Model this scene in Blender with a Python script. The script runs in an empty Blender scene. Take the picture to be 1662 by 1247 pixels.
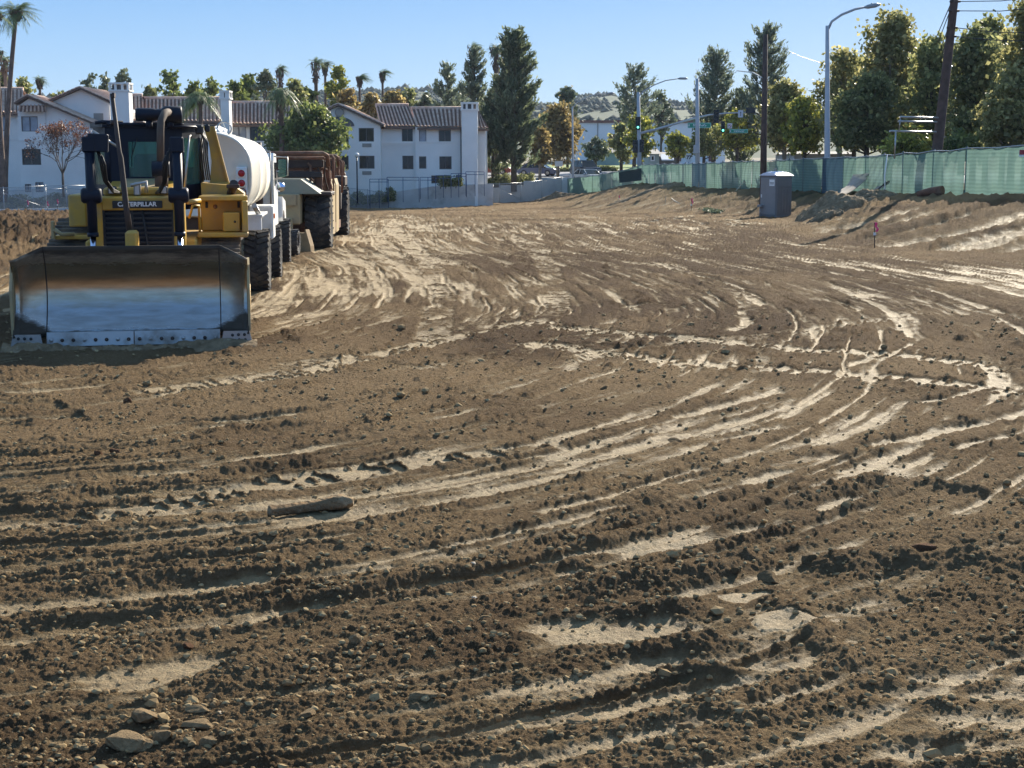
import bpy, math, random
import numpy as np
from mathutils import Vector, Matrix
# ---------------------------------------------------------------- camera, world, sun
S = bpy.context.scene
C = S.collection
R = math.radians
PI = math.pi
CAM_H = 2.5
F_PX = 2400.0
PITCH = math.atan(359.5 / F_PX)
cam_d = bpy.data.cameras.new('camera'); cam = bpy.data.objects.new('camera', cam_d); C.objects.link(cam)
cam.location = (0, 0, CAM_H); cam.rotation_euler = (PI / 2 - PITCH, 0, 0)
cam_d.sensor_width = 36; cam_d.lens = F_PX / 1662 * 36; cam_d.clip_start = 0.1; cam_d.clip_end = 9000
S.camera = cam
SUN_EL, SUN_AZ = R(27), R(27)          # azimuth measured from +Y (ahead) towards +X (right)
W = bpy.data.worlds.new('World'); S.world = W; W.use_nodes = True
nt = W.node_tree; bg = nt.nodes['Background']
sky = nt.nodes.new('ShaderNodeTexSky'); sky.sky_type = 'NISHITA'; sky.sun_disc = False
sky.sun_elevation = SUN_EL; sky.sun_rotation = SUN_AZ
sky.air_density = 1.0; sky.dust_density = 0.6; sky.ozone_density = 2.2; sky.altitude = 100
# clear blue autumn sky: the Nishita sky toned with an elevation gradient of the sky colours seen near the horizon, brightened overhead as added fill light
_g = nt.nodes.new('ShaderNodeTexCoord'); _s = nt.nodes.new('ShaderNodeSeparateXYZ'); nt.links.new(_g.outputs['Generated'], _s.inputs[0])
_r = nt.nodes.new('ShaderNodeValToRGB'); nt.links.new(_s.outputs[2], _r.inputs[0])
_e = _r.color_ramp.elements
_e[0].position = 0.0; _e[0].color = (2.9, 4.5, 6.5, 1); _e[1].position = 1.0; _e[1].color = (1.7, 2.8, 4.3, 1)
for _p, _c in ((.045, (2.15, 3.8, 5.9)), (.11, (1.15, 2.75, 5.45)), (.22, (1.7, 3.4, 5.9)), (.45, (1.9, 3.3, 5.3))):
    _q = _e.new(_p); _q.color = (*_c, 1)
_m = nt.nodes.new('ShaderNodeMix'); _m.data_type = 'RGBA'; _m.inputs[0].default_value = .86
nt.links.new(sky.outputs[0], _m.inputs[6]); nt.links.new(_r.outputs[0], _m.inputs[7])
# the sky is a deeper blue on the side away from the sun
_a = nt.nodes.new('ShaderNodeMapRange'); _a.inputs[1].default_value = .3; _a.inputs[2].default_value = -.8; nt.links.new(_s.outputs[1], _a.inputs[0])
_d = nt.nodes.new('ShaderNodeMix'); _d.data_type = 'RGBA'; _d.blend_type = 'MULTIPLY'; nt.links.new(_a.outputs[0], _d.inputs[0]); nt.links.new(_m.outputs[2], _d.inputs[6]); _d.inputs[7].default_value = (.62, .80, 1, 1)
nt.links.new(_d.outputs[2], bg.inputs[0]); bg.inputs[1].default_value = 0.08
sun_d = bpy.data.lights.new('sun', 'SUN'); sun_d.energy = 4.9; sun_d.angle = R(0.5); sun_d.color = (1, .91, .76)
sun = bpy.data.objects.new('sun', sun_d); C.objects.link(sun)
sd = Vector((math.sin(SUN_AZ) * math.cos(SUN_EL), math.cos(SUN_AZ) * math.cos(SUN_EL), math.sin(SUN_EL)))
sun.rotation_euler = (-sd).to_track_quat('-Z', 'Y').to_euler(); sun.location = (60, 100, 60)
S.view_settings.view_transform = 'Standard'; S.view_settings.look = 'None'
S.view_settings.exposure = 1.04; S.view_settings.gamma = 1
S.render.engine = 'CYCLES'
S.cycles.max_bounces = 6; S.cycles.transparent_max_bounces = 24
# ---------------------------------------------------------------- helpers
FWD = Vector((0, math.cos(PITCH), -math.sin(PITCH))); UP = Vector((0, math.sin(PITCH), math.cos(PITCH))); RT = Vector((1, 0, 0))
def P(px, py, Y):                       # the world point seen at photo pixel (px,py) at forward distance Y
    d = FWD + RT * ((px - 831) / F_PX) + UP * ((623.5 - py) / F_PX)
    t = Y / d.y
    return Vector((d.x * t, Y, CAM_H + d.z * t))
def G(px, py, z=0.0):                   # the point of the plane at height z seen at that pixel
    d = FWD + RT * ((px - 831) / F_PX) + UP * ((623.5 - py) / F_PX)
    t = (z - CAM_H) / d.z
    return Vector((d.x * t, d.y * t, z))
def sstep(a, b, x):
    t = np.clip((x - a) / (b - a), 0, 1); return t * t * (3 - 2 * t)
_rs = np.random.RandomState(7)
TAB = _rs.rand(4, 256, 256).astype(np.float32)
def vnoise(x, y, k=0):
    xi = np.floor(x).astype(np.int64); yi = np.floor(y).astype(np.int64)
    fx = (x - xi).astype(np.float32); fy = (y - yi).astype(np.float32)
    fx = fx * fx * (3 - 2 * fx); fy = fy * fy * (3 - 2 * fy)
    T = TAB[k]; x0 = xi & 255; x1 = (xi + 1) & 255; y0 = yi & 255; y1 = (yi + 1) & 255
    return (T[x0, y0] * (1 - fx) * (1 - fy) + T[x1, y0] * fx * (1 - fy) + T[x0, y1] * (1 - fx) * fy + T[x1, y1] * fx * fy) * 2 - 1
def fbm(x, y, o=4, k=0, gain=.5):
    a = 1.0; s = 0; n = 0
    for i in range(o):
        s = s + a * vnoise(x, y, (k + i) % 4); n += a; a *= gain
        x, y = (x * 1.62 + y * 1.18 + 17.3), (-x * 1.18 + y * 1.62 + 5.1)
    return s / n
def clods(x, y, cell, prob, k=0, rmin=.25, rmax=.5):
    """height in cells of round-ish lumps scattered one per cell"""
    u = x / cell; v = y / cell
    xi = np.floor(u).astype(np.int64); yi = np.floor(v).astype(np.int64)
    out = np.zeros(x.shape, np.float32)
    for dx in (-1, 0, 1):
        for dy in (-1, 0, 1):
            a = (xi + dx); b = (yi + dy); a1 = (a + 37 * (b >> 8)) & 255; b1 = (b + 91 * (a >> 8)) & 255
            jx = TAB[k % 4][a1, b1]; jy = TAB[(k + 1) % 4][a1, b1]; pr = TAB[(k + 2) % 4][a1, b1]; rr = TAB[(k + 3) % 4][a1, b1]
            r = rmin + (rmax - rmin) * rr * rr
            d2 = (u - a - jx) ** 2 + ((v - b - jy) ** 2) * (0.7 + .8 * jx)
            h = np.sqrt(np.maximum(0, r * r - d2)) * (.55 + .5 * jy)
            h = np.where(pr < prob, h, 0)
            out = np.maximum(out, h)
    return out * cell

class MB:
    """collects shapes into one mesh"""
    def __init__(s): s.v = []; s.f = []; s.smooth = []
    def add(s, vs, fs, smooth=False):
        n = len(s.v); s.v.extend([tuple(p) for p in vs]); s.f.extend([tuple(i + n for i in f) for f in fs]); s.smooth.extend([smooth] * len(fs)); return s
    def box(s, x0, x1, y0, y1, z0, z1, M=None, bev=0.0):
        if bev > 0:
            b = min(bev, (x1 - x0) * .45, (y1 - y0) * .45, (z1 - z0) * .45)
            import itertools
            vs = []; idx = {}
            for sx in (0, 1):
                for sy in (0, 1):
                    for sz in (0, 1):
                        X = (x0, x1)[sx]; Y = (y0, y1)[sy]; Z = (z0, z1)[sz]
                        ix = X + (b if sx == 0 else -b); iy = Y + (b if sy == 0 else -b); iz = Z + (b if sz == 0 else -b)
                        idx[(sx, sy, sz, 0)] = len(vs); vs.append(Vector((X, iy, iz)))
                        idx[(sx, sy, sz, 1)] = len(vs); vs.append(Vector((ix, Y, iz)))
                        idx[(sx, sy, sz, 2)] = len(vs); vs.append(Vector((ix, iy, Z)))
            I = lambda a, b_, c, k: idx[(a, b_, c, k)]
            fs = []
            for q in (0, 1):
                fs.append([I(q, 0, 0, 0), I(q, 1, 0, 0), I(q, 1, 1, 0), I(q, 0, 1, 0)])
                fs.append([I(0, q, 0, 1), I(1, q, 0, 1), I(1, q, 1, 1), I(0, q, 1, 1)])
                fs.append([I(0, 0, q, 2), I(1, 0, q, 2), I(1, 1, q, 2), I(0, 1, q, 2)])
            for a in (0, 1):
                for c in (0, 1):
                    fs.append([I(0, a, c, 1), I(1, a, c, 1), I(1, a, c, 2), I(0, a, c, 2)])
                    fs.append([I(a, 0, c, 0), I(a, 1, c, 0), I(a, 1, c, 2), I(a, 0, c, 2)])
                    fs.append([I(a, c, 0, 0), I(a, c, 1, 0), I(a, c, 1, 1), I(a, c, 0, 1)])
                    for d in (0, 1): fs.append([I(a, c, d, 0), I(a, c, d, 1), I(a, c, d, 2)]) if True else None
        else:
            vs = [Vector(p) for p in ((x0, y0, z0), (x1, y0, z0), (x1, y1, z0), (x0, y1, z0), (x0, y0, z1), (x1, y0, z1), (x1, y1, z1), (x0, y1, z1))]
            fs = [(0, 3, 2, 1), (4, 5, 6, 7), (0, 1, 5, 4), (1, 2, 6, 5), (2, 3, 7, 6), (3, 0, 4, 7)]
        if M is not None: vs = [M @ v for v in vs]
        return s.add(vs, fs)
    def tube(s, pts, r, n=10, cap=True, smooth=True):
        pts = [Vector(p) for p in pts]
        rs = r if isinstance(r, (list, tuple)) else [r] * len(pts)
        vs = []; fs = []; prev = None
        for i, p in enumerate(pts):
            if i == 0: t = pts[1] - p
            elif i == len(pts) - 1: t = p - pts[i - 1]
            else: t = (pts[i + 1] - p).normalized() + (p - pts[i - 1]).normalized()
            if t.length < 1e-9: t = Vector((0, 0, 1))
            t.normalize()
            if prev is None:
                a = Vector((0, 0, 1)) if abs(t.z) < .9 else Vector((1, 0, 0))
                nrm = t.cross(a).normalized()
            else:
                nrm = prev - t * prev.dot(t)
                nrm = nrm.normalized() if nrm.length > 1e-6 else t.orthogonal().normalized()
            prev = nrm; bn = t.cross(nrm)
            for k in range(n):
                a = 2 * PI * k / n
                vs.append(p + (nrm * math.cos(a) + bn * math.sin(a)) * rs[i])
        for i in range(len(pts) - 1):
            for k in range(n):
                k2 = (k + 1) % n; fs.append((i * n + k, i * n + k2, (i + 1) * n + k2, (i + 1) * n + k))
        s.add(vs, fs, smooth)
        if cap:
            m = len(s.v) - len(vs)
            s.f.append(tuple(m + k for k in range(n))[::-1]); s.smooth.append(False)
            s.f.append(tuple(m + (len(pts) - 1) * n + k for k in range(n))); s.smooth.append(False)
        return s
    def lathe(s, prof, M, n=32, smooth=True, mod=None):
        """prof: (radius, axial) list, revolved round local Z of M"""
        vs = []; fs = []
        for i, (r, z) in enumerate(prof):
            for k in range(n):
                a = 2 * PI * k / n
                rr = r * (mod(i, k) if mod else 1)
                vs.append(M @ Vector((rr * math.cos(a), rr * math.sin(a), z)))
        for i in range(len(prof) - 1):
            for k in range(n):
                k2 = (k + 1) % n; fs.append((i * n + k, i * n + k2, (i + 1) * n + k2, (i + 1) * n + k))
        return s.add(vs, fs, smooth)
    def prism(s, poly, y0, y1, axis='y', M=None, smooth=False):
        """poly of 2D points extruded along an axis"""
        n = len(poly)
        def mk(a, b, c):
            v = {'y': Vector((a, c, b)), 'x': Vector((c, a, b)), 'z': Vector((a, b, c))}[axis]
            return M @ v if M is not None else v
        vs = [mk(a, b, y0) for a, b in poly] + [mk(a, b, y1) for a, b in poly]
        s.add(vs, [tuple(range(n)), tuple(range(2 * n - 1, n - 1, -1))])
        m = len(s.v) - 2 * n
        for k in range(n):
            k2 = (k + 1) % n; s.f.append((m + k, m + k2, m + n + k2, m + n + k)); s.smooth.append(smooth)
        return s
    def quad(s, a, b, c, d): return s.add([a, b, c, d], [(0, 1, 2, 3)])
    def ball(s, c, r, n=10, m=7, sc=(1, 1, 1)):
        prof = [(max(1e-4, math.sin(PI * i / m)), -math.cos(PI * i / m)) for i in range(m + 1)]
        M = Matrix.Translation(c) @ Matrix.Diagonal((r * sc[0], r * sc[1], r * sc[2], 1))
        return s.lathe(prof, M, n)
    def build(s, name, mat, parent=None, world=False, fix=True, mat2=None):
        me = bpy.data.meshes.new(name)
        off = parent.location if (world and parent is not None) else Vector((0, 0, 0))
        me.from_pydata([(p[0] - off[0], p[1] - off[1], p[2] - off[2]) for p in s.v], [], s.f)
        me.polygons.foreach_set('use_smooth', s.smooth)
        if fix:
            import bmesh
            b = bmesh.new(); b.from_mesh(me); bmesh.ops.recalc_face_normals(b, faces=b.faces); b.to_mesh(me); b.free()
        me.materials.append(mat)
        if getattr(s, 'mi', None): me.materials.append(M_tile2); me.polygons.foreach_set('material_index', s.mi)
        me.update()
        o = bpy.data.objects.new(name, me); C.objects.link(o)
        if parent is not None: o.parent = parent
        return o
def np_mesh(name, v, f, mat, parent=None, smooth=False):
    """v (N,3), f (M,k) arrays"""
    me = bpy.data.meshes.new(name); k = f.shape[1]
    me.vertices.add(len(v)); me.vertices.foreach_set('co', np.asarray(v, np.float32).ravel())
    me.loops.add(f.size); me.loops.foreach_set('vertex_index', f.ravel().astype(np.int32))
    me.polygons.add(len(f)); me.polygons.foreach_set('loop_start', np.arange(0, f.size, k, dtype=np.int32))
    me.polygons.foreach_set('use_smooth', np.full(len(f), smooth))
    me.update(calc_edges=True); me.materials.append(mat)
    o = bpy.data.objects.new(name, me); C.objects.link(o)
    if parent is not None: o.parent = parent
    return o
def tag(o, label=None, cat=None, group=None, kind=None):
    if label: o['label'] = label
    if cat: o['category'] = cat
    if group: o['group'] = group
    if kind: o['kind'] = kind
    return o
def thing(name, label, cat, loc=(0, 0, 0), rz=0, group=None):
    o = bpy.data.objects.new(name, None); C.objects.link(o); o.location = loc; o.rotation_euler = (0, 0, rz)
    o.empty_display_size = .2
    return tag(o, label, cat, group)
def copy_tree(o, parent=None):
    c = o.copy(); C.objects.link(c)
    if parent is not None: c.parent = parent
    for ch in list(o.children): copy_tree(ch, c)
    return c
def fresh(o):
    for k in ('label', 'group'):
        if k in o: del o[k]
    return o
# ---------------------------------------------------------------- materials
def mat(name, col, rough=.8, metal=0.0, spec=.5, var=0.0, vscale=4.0, bump=0.0, bscale=30.0, col2=None, dirt=None, dscale=1.5, dlo=.5, dhi=.7, trans=0, coord='Object', alpha=None):
    m = bpy.data.materials.new(name); m.use_nodes = True; N = m.node_tree.nodes; L = m.node_tree.links
    b = N['Principled BSDF']; b.inputs['Base Color'].default_value = (*col, 1); b.inputs['Roughness'].default_value = rough
    b.inputs['Metallic'].default_value = metal; b.inputs['Specular IOR Level'].default_value = spec
    tc = N.new('ShaderNodeTexCoord')
    cur = None
    if var > 0 or col2:
        n = N.new('ShaderNodeTexNoise'); n.inputs['Scale'].default_value = vscale; n.inputs['Detail'].default_value = 5
        L.new(tc.outputs[coord], n.inputs['Vector'])
        r = N.new('ShaderNodeValToRGB'); r.color_ramp.elements[0].position = .3; r.color_ramp.elements[1].position = .7
        c2 = col2 or tuple(min(1, c * (1 + var)) for c in col)
        c1 = col if col2 else tuple(c * (1 - var) for c in col)
        r.color_ramp.elements[0].color = (*c1, 1); r.color_ramp.elements[1].color = (*c2, 1)
        L.new(n.outputs[0], r.inputs[0]); cur = r.outputs[0]
    if dirt:
        n2 = N.new('ShaderNodeTexNoise'); n2.inputs['Scale'].default_value = dscale; n2.inputs['Detail'].default_value = 8; n2.inputs['Roughness'].default_value = .65
        L.new(tc.outputs[coord], n2.inputs['Vector'])
        r2 = N.new('ShaderNodeMapRange'); r2.inputs[1].default_value = dlo; r2.inputs[2].default_value = dhi
        L.new(n2.outputs[0], r2.inputs[0])
        mx = N.new('ShaderNodeMix'); mx.data_type = 'RGBA'; L.new(r2.outputs[0], mx.inputs[0])
        if cur: L.new(cur, mx.inputs[6])
        else: mx.inputs[6].default_value = (*col, 1)
        mx.inputs[7].default_value = (*dirt, 1); cur = mx.outputs[2]
        rr = N.new('ShaderNodeMapRange'); rr.inputs[3].default_value = rough; rr.inputs[4].default_value = .95
        L.new(r2.outputs[0], rr.inputs[0]); L.new(rr.outputs[0], b.inputs['Roughness'])
        if metal > 0:
            mm = N.new('ShaderNodeMapRange'); mm.inputs[3].default_value = metal; mm.inputs[4].default_value = 0
            L.new(r2.outputs[0], mm.inputs[0]); L.new(mm.outputs[0], b.inputs['Metallic'])
    if cur: L.new(cur, b.inputs['Base Color'])
    if bump > 0:
        n3 = N.new('ShaderNodeTexNoise'); n3.inputs['Scale'].default_value = bscale; n3.inputs['Detail'].default_value = 6
        L.new(tc.outputs[coord], n3.inputs['Vector'])
        bp = N.new('ShaderNodeBump'); bp.inputs['Strength'].default_value = bump; bp.inputs['Distance'].default_value = .05
        L.new(n3.outputs[0], bp.inputs['Height']); L.new(bp.outputs[0], b.inputs['Normal'])
    if alpha is not None: b.inputs['Alpha'].default_value = alpha
    if trans > 0:
        t = N.new('ShaderNodeBsdfTranslucent'); mxs = N.new('ShaderNodeMixShader'); mxs.inputs[0].default_value = trans
        if cur: L.new(cur, t.inputs[0])
        else: t.inputs[0].default_value = (*col, 1)
        L.new(b.outputs[0], mxs.inputs[1]); L.new(t.outputs[0], mxs.inputs[2]); L.new(mxs.outputs[0], N['Material Output'].inputs[0])
    return m
# ---------------------------------------------------------------- terrain
FENCE = [(1041, 135, .53), (1100, 120, .6), (1200, 95, .76), (1300, 81, .88), (1400, 72, .97), (1460, 65, 1.09), (1560, 58, 1.22), (1662, 54, 1.31)]
FX = lambda px, D: (px - 831) / 2400 * D
_fp = [(0, 38., 1.5), (30, 26.3, 1.42)] + sorted([(D, FX(px, D), z) for px, D, z in FENCE]) + [(140, 10.4, -.05), (148, 8.0, -.6), (152, 5.4, -.95), (160, 2., -1.), (9000, 2, -1)]
_fp = np.array(sorted(_fp))
_ft = np.array([(0, 34), (30, 20), (38, 16.), (44, 11.2), (55, 10.2), (65, 12.2), (72, 12.8), (78, 10.8), (88, 8.4), (100, 7.), (130, 4.5), (152, 0), (9000, 0)])
def macro(X, Y):
    X = np.asarray(X, float); Y = np.asarray(Y, float)
    base = -1.4 * sstep(62, 125, Y)
    foot = np.interp(Y, _ft[:, 0], _ft[:, 1]); top = np.interp(Y, _fp[:, 0], _fp[:, 1]) - .8; zt = np.interp(Y, _fp[:, 0], _fp[:, 2])
    t = np.clip((X - foot) / np.maximum(top - foot, .5), 0, 1)
    s = .5 * t + .5 * t * t * (3 - 2 * t)
    z = base * (1 - s) + zt * s
    # rough raised dirt left of the bulldozer
    d = np.hypot((X + 17.5) / 6.0, (Y - 43) / 15.0)
    z = z + .55 * sstep(1.0, .45, d)
    # beyond the site
    far = np.interp(Y, [140, 152, 160, 200, 320, 700], [-.9, .1, .75, 1.7, 3.0, 5])
    k = sstep(150, 158, Y - .35 * np.clip(X, -20, 20)) * sstep(-9, -4, X)
    z = z * (1 - k) + far * k
    kl = sstep(128, 142, Y) * (1 - sstep(-9, -4, X))
    z = z - 2.1 * kl
    return z
def catmull(pts, n=10):
    pts = [np.array(p[:2], float) for p in pts]
    pts = [2 * pts[0] - pts[1]] + pts + [2 * pts[-1] - pts[-2]]
    out = []
    for i in range(1, len(pts) - 2):
        p0, p1, p2, p3 = pts[i - 1:i + 3]
        for k in range(n):
            t = k / n
            out.append(.5 * (2 * p1 + (p2 - p0) * t + (2 * p0 - 5 * p1 + 4 * p2 - p3) * t * t + (-p0 + 3 * p1 - 3 * p2 + p3) * t ** 3))
    out.append(pts[-2]); return np.array(out)
def polydist(X, Y, pl):
    """signed distance across and arc length along a polyline"""
    best = np.full(X.shape, 1e9); sd_ = np.zeros(X.shape); sl = np.zeros(X.shape); acc = 0
    for i in range(len(pl) - 1):
        a = pl[i]; d = pl[i + 1] - a; Ln = math.hypot(*d)
        if Ln < 1e-6: continue
        ux, uy = d / Ln
        rx = X - a[0]; ry = Y - a[1]
        s = rx * ux + ry * uy
        lo = -1e9 if i == 0 else 0; hi = 1e9 if i == len(pl) - 2 else Ln
        sc = np.clip(s, lo, hi); c = -rx * uy + ry * ux
        dd = np.hypot(s - sc, c)
        m = dd < best
        best = np.where(m, dd, best); sd_ = np.where(m, np.sign(c) * dd, sd_); sl = np.where(m, acc + sc, sl)
        acc += Ln
    return sd_, sl, acc
def gp(*pts): return catmull([G(x, y)[:2] for x, y in pts])
CLEAT = [  # cleated crawler tracks: pixel path, width, strength
    (gp((-150, 905), (0, 878), (200, 838), (420, 795), (640, 757), (800, 737), (950, 718)), .34, 1.0),
    (gp((820, 556), (1000, 580), (1180, 598), (1400, 612), (1662, 638), (1900, 665)), .5, .85),
    (gp((860, 530), (1060, 548), (1300, 568), (1500, 585), (1662, 602), (1900, 640)), .5, .85),
    (gp((200, 645), (480, 606), (640, 572), (780, 540), (900, 520)), .5, .8),
    (gp((430, 600), (560, 585), (680, 600), (900, 560)), .45, .6),
    (gp((1010, 356), (1060, 352), (1130, 346), (1235, 330)), .6, .7),
    (gp((630, 365), (680, 410), (715, 470), (700, 560)), .5, .6),
    (gp((770, 360), (860, 400), (900, 470), (880, 540)), .5, .5),
    (gp((1180, 345), (1195, 360), (1190, 382), (1150, 400)), .5, .35),
    (gp((980, 420), (1100, 440), (1200, 480), (1220, 510), (1170, 545)), .45, .5),
    (gp((900, 590), (1100, 560), (1300, 540), (1500, 505)), .45, .5),
]
RUT = [  # thin polished strips: path, width, strength
    (gp((380, 1020), (660, 965), (930, 912), (1180, 850), (1395, 770)), .07, 1.0),
    (gp((960, 912), (1100, 890), (1210, 868), (1300, 850)), .13, .9),
    (gp((1310, 840), (1400, 812), (1485, 785)), .09, 1.1),
    (gp((1200, 792), (1250, 778), (1300, 765)), .08, 1.1),
    (gp((-100, 1012), (0, 1000), (240, 975), (480, 938)), .18, .8),
    (gp((100, 960), (250, 935), (400, 915), (490, 900)), .10, .5),
    (gp((330, 990), (480, 962), (540, 950)), .06, .8),
    (gp((-50, 1062), (100, 1035), (260, 1000)), .12, .5),
    (gp((850, 840), (960, 815), (1080, 780), (1200, 748)), .07, .8),
    (gp((1080, 682), (1180, 660), (1280, 634)), .10, .9),
    (gp((1320, 750), (1490, 712), (1600, 690), (1700, 665)), .10, 1.1),
    (gp((1470, 755), (1560, 730), (1662, 708)), .10, .9),
    (gp((1100, 735), (1180, 715), (1300, 690)), .10, .6),
    (gp((900, 760), (1000, 735), (1100, 705)), .10, .6),
    (gp((1140, 700), (1250, 672), (1290, 655)), .06, .8),
    (gp((1470, 660), (1540, 648), (1600, 630)), .08, 1.0),
    (gp((260, 690), (420, 678), (560, 660)), .06, .7),
    (gp((120, 1140), (190, 1120), (330, 1075), (420, 1060)), .22, .7),
    (gp((820, 1040), (900, 1032), (1010, 1030), (1180, 1025)), .20, .7),
    (gp((980, 1085), (1100, 1080), (1200, 1078)), .09, .6),
    (gp((480, 660), (700, 625), (760, 600)), .1, .5),
    (gp((870, 930), (960, 940), (1010, 935)), .1, .6),
    (gp((1420, 590), (1460, 572), (1495, 552)), .07, .9),
    (gp((1200, 503), (1208, 515), (1212, 527), (1185, 541)), .09, 1.0),
    (gp((1370, 594), (1410, 584), (1440, 572)), .07, .9),
    (gp((1090, 440), (1150, 452), (1210, 470), (1260, 478)), .09, .7),
    (gp((960, 405), (1040, 415), (1140, 425)), .09, .7),
    (gp((1300, 430), (1400, 455), (1500, 470), (1662, 520)), .09, .6),
    (gp((1240, 425), (1400, 440), (1520, 470)), .09, .6),
    (gp((1000, 500), (1060, 495), (1130, 500)), .09, .6),
    (gp((880, 555), (960, 545), (1050, 545), (1120, 555)), .12, .8),
    (gp((900, 568), (980, 562), (1080, 566)), .12, .8),
    (gp((1400, 1236), (1540, 1225), (1700, 1212)), .10, .9),
    (gp((1610, 520), (1640, 530), (1700, 550)), .14, .9),
]
RIDGE = [  # crumbly windrows: path, width, height
    (gp((1270, 925), (1340, 922), (1480, 918), (1662, 922), (1900, 930)), .17, .085),
    (gp((900, 1005), (1000, 1002), (1100, 995), (1190, 990)), .09, .05),
    (gp((1020, 1050), (1100, 1052), (1200, 1048), (1240, 1040)), .08, .05),
    (gp((1010, 1102), (1120, 1104), (1240, 1098), (1310, 1090)), .08, .05),
    (gp((1100, 1165), (1200, 1168), (1300, 1160)), .08, .05),
    (gp((1220, 950), (1290, 1000), (1350, 1060), (1390, 1110)), .10, .035),
    (gp((900, 985), (960, 965), (1100, 945), (1240, 915), (1290, 920)), .14, .06),
    (gp((930, 872), (1060, 838), (1160, 815), (1250, 790)), .10, .05),
    (gp((480, 1000), (700, 945), (860, 900), (990, 870)), .08, .035),
    (gp((300, 720), (420, 700), (560, 690)), .12, .05),
    (gp((0, 840), (200, 800), (420, 765), (560, 750)), .10, .05),
    (gp((300, 1120), (520, 1080), (700, 1050), (900, 1020)), .14, .05),
    (gp((1240, 835), (1420, 790), (1560, 800), (1662, 800)), .10, .05),
    (gp((10, 955), (200, 925), (400, 905)), .06, .03),
]
SPINE = gp((-2090, 1264), (-860, 1098), (480, 955), (900, 880), (1300, 770), (1490, 680), (1540, 600), (1460, 500), (1200, 430), (1000, 395), (880, 355))
def surface(X, Y, fine=True):
    """height and looseness (0 packed pale, 1 loose clods) and redness of the site soil"""
    z = macro(X, Y)
    d, s, _ = polydist(X, Y, SPINE)
    wx = X + .12 * fbm(X * 2, Y * 2, 2, 1); wy = Y + .12 * fbm(X * 2 + 9, Y * 2, 2, 2)
    far = sstep(18, 60, Y)
    st1 = fbm(d * 3.2 + .3 * fbm(X, Y, 2, 3), s * .22, 3, 0)            # sweeping tracks
    st2 = fbm(Y * 4.5 + .25 * X + .3 * fbm(X, Y, 2, 1), X * .35, 3, 2)    # blade scrape lines, lower right
    st3 = fbm(d * .9 + 7, s * .08, 3, 1)
    mr = sstep(.8, 2.2, X - .4 * (Y - 7)) * sstep(10.8, 9.4, Y)      # the scraped lower right corner
    stripe = st1 * (1 - mr) + st2 * mr
    big = fbm(X * .35, Y * .35, 4, 3); med = fbm(wx * 1.5, wy * 1.5, 4, 0)
    st4 = fbm(d * 7 + .4 * fbm(X * 2, Y * 2, 2, 0), s * .5, 3, 2); st5 = fbm(d * 15 + .5 * fbm(X * 3, Y * 3, 2, 1), s * .9, 2, 0)
    L = .56 + (.66 - .26 * far) * stripe + .62 * st4 + (.36 + .2 * far) * st5 + .2 * st3 + .22 * big + .22 * med + .17 * far + .12 * sstep(13, 20, Y) - .10 * sstep(13, 8, Y)
    # many thin parallel traces following the sweep of the machines
    tu = d / .46 + .55 * fbm(s * .16, d * .25, 2, 1) + .06 * fbm(X * 3, Y * 3, 2, 0); tf = tu - np.floor(tu); ti = np.floor(tu)
    wv = .07 + .05 * vnoise(ti * 5.3, ti * 0 + 2.5, 2)
    gate = sstep(-.05, .30, vnoise(ti * 3.17 + 9, s * .33, 1) + .35 * vnoise(ti * 7.7, s * 1.3, 3)) * (1 - mr) * sstep(70, 45, Y)
    tl = np.exp(-((tf - .5) / wv) ** 2) * gate; tr_ = np.exp(-((np.abs(tf - .5) - 2.2 * wv) / (.8 * wv)) ** 2) * gate
    L = L - .62 * tl + .22 * tr_
    # left lane beside the parked machines: packed and pale
    px = X / np.maximum(Y, 1) * 2400 + 831
    pale = np.exp(-(((X + 3.4 + .05 * (Y - 30)) / 2.6) ** 2)) * sstep(19, 26, Y) * sstep(90, 60, Y)
    L = L - .50 * pale * (1 + 1.3 * med + .9 * st4)
    L = L - .45 * np.exp(-((X - 12.2) / 4.5) ** 2 - ((Y - 33.5) / 3.2) ** 2)
    L = L - .35 * np.exp(-((X - 4) / 8) ** 2 - ((Y - 60) / 14) ** 2) * (1 + med)
    L = L + .30 * np.exp(-((X + .5) / 3.5) ** 2 - ((Y - 22) / 5) ** 2) + .25 * mr
    L = L + .35 * np.exp(-((X + 2.5) / 2.6) ** 2 - ((Y - 14.5) / 2.2) ** 2)
    L = L + .35 * sstep(-10, -12.5, X + .1 * (Y - 30))
    dz = -.013 * tl + .016 * tr_
    # ruts
    for pl, w, st in RUT:
        bb = (X > pl[:, 0].min() - 1) & (X < pl[:, 0].max() + 1) & (Y > pl[:, 1].min() - 1) & (Y < pl[:, 1].max() + 1)
        if not bb.any(): continue
        dd, ss, tot = polydist(X[bb], Y[bb], pl)
        w_ = w * (1 + .45 * fbm(ss * 2.2, dd * 0 + w * 50, 3, 1)); dd = dd + .02 * fbm(ss * 5, dd * 4, 2, 2)
        e = np.exp(-(dd / w_) ** 4) * sstep(0, .3, ss) * sstep(tot, tot - .3, ss)
        e = e * sstep(-.75, -.2, fbm(ss * 1.4 + w * 80, dd * 0, 3, 3))
        berm = np.exp(-((np.abs(dd) - w_ * 1.9) / (w_ * .7)) ** 2) * sstep(0, .3, ss) * sstep(tot, tot - .3, ss)
        L[bb] = L[bb] * (1 - np.minimum(1, e * st)) + .35 * berm * (1 - e) - .12 * e * st
        dz[bb] += -.018 * e * st + .022 * berm * st
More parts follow.
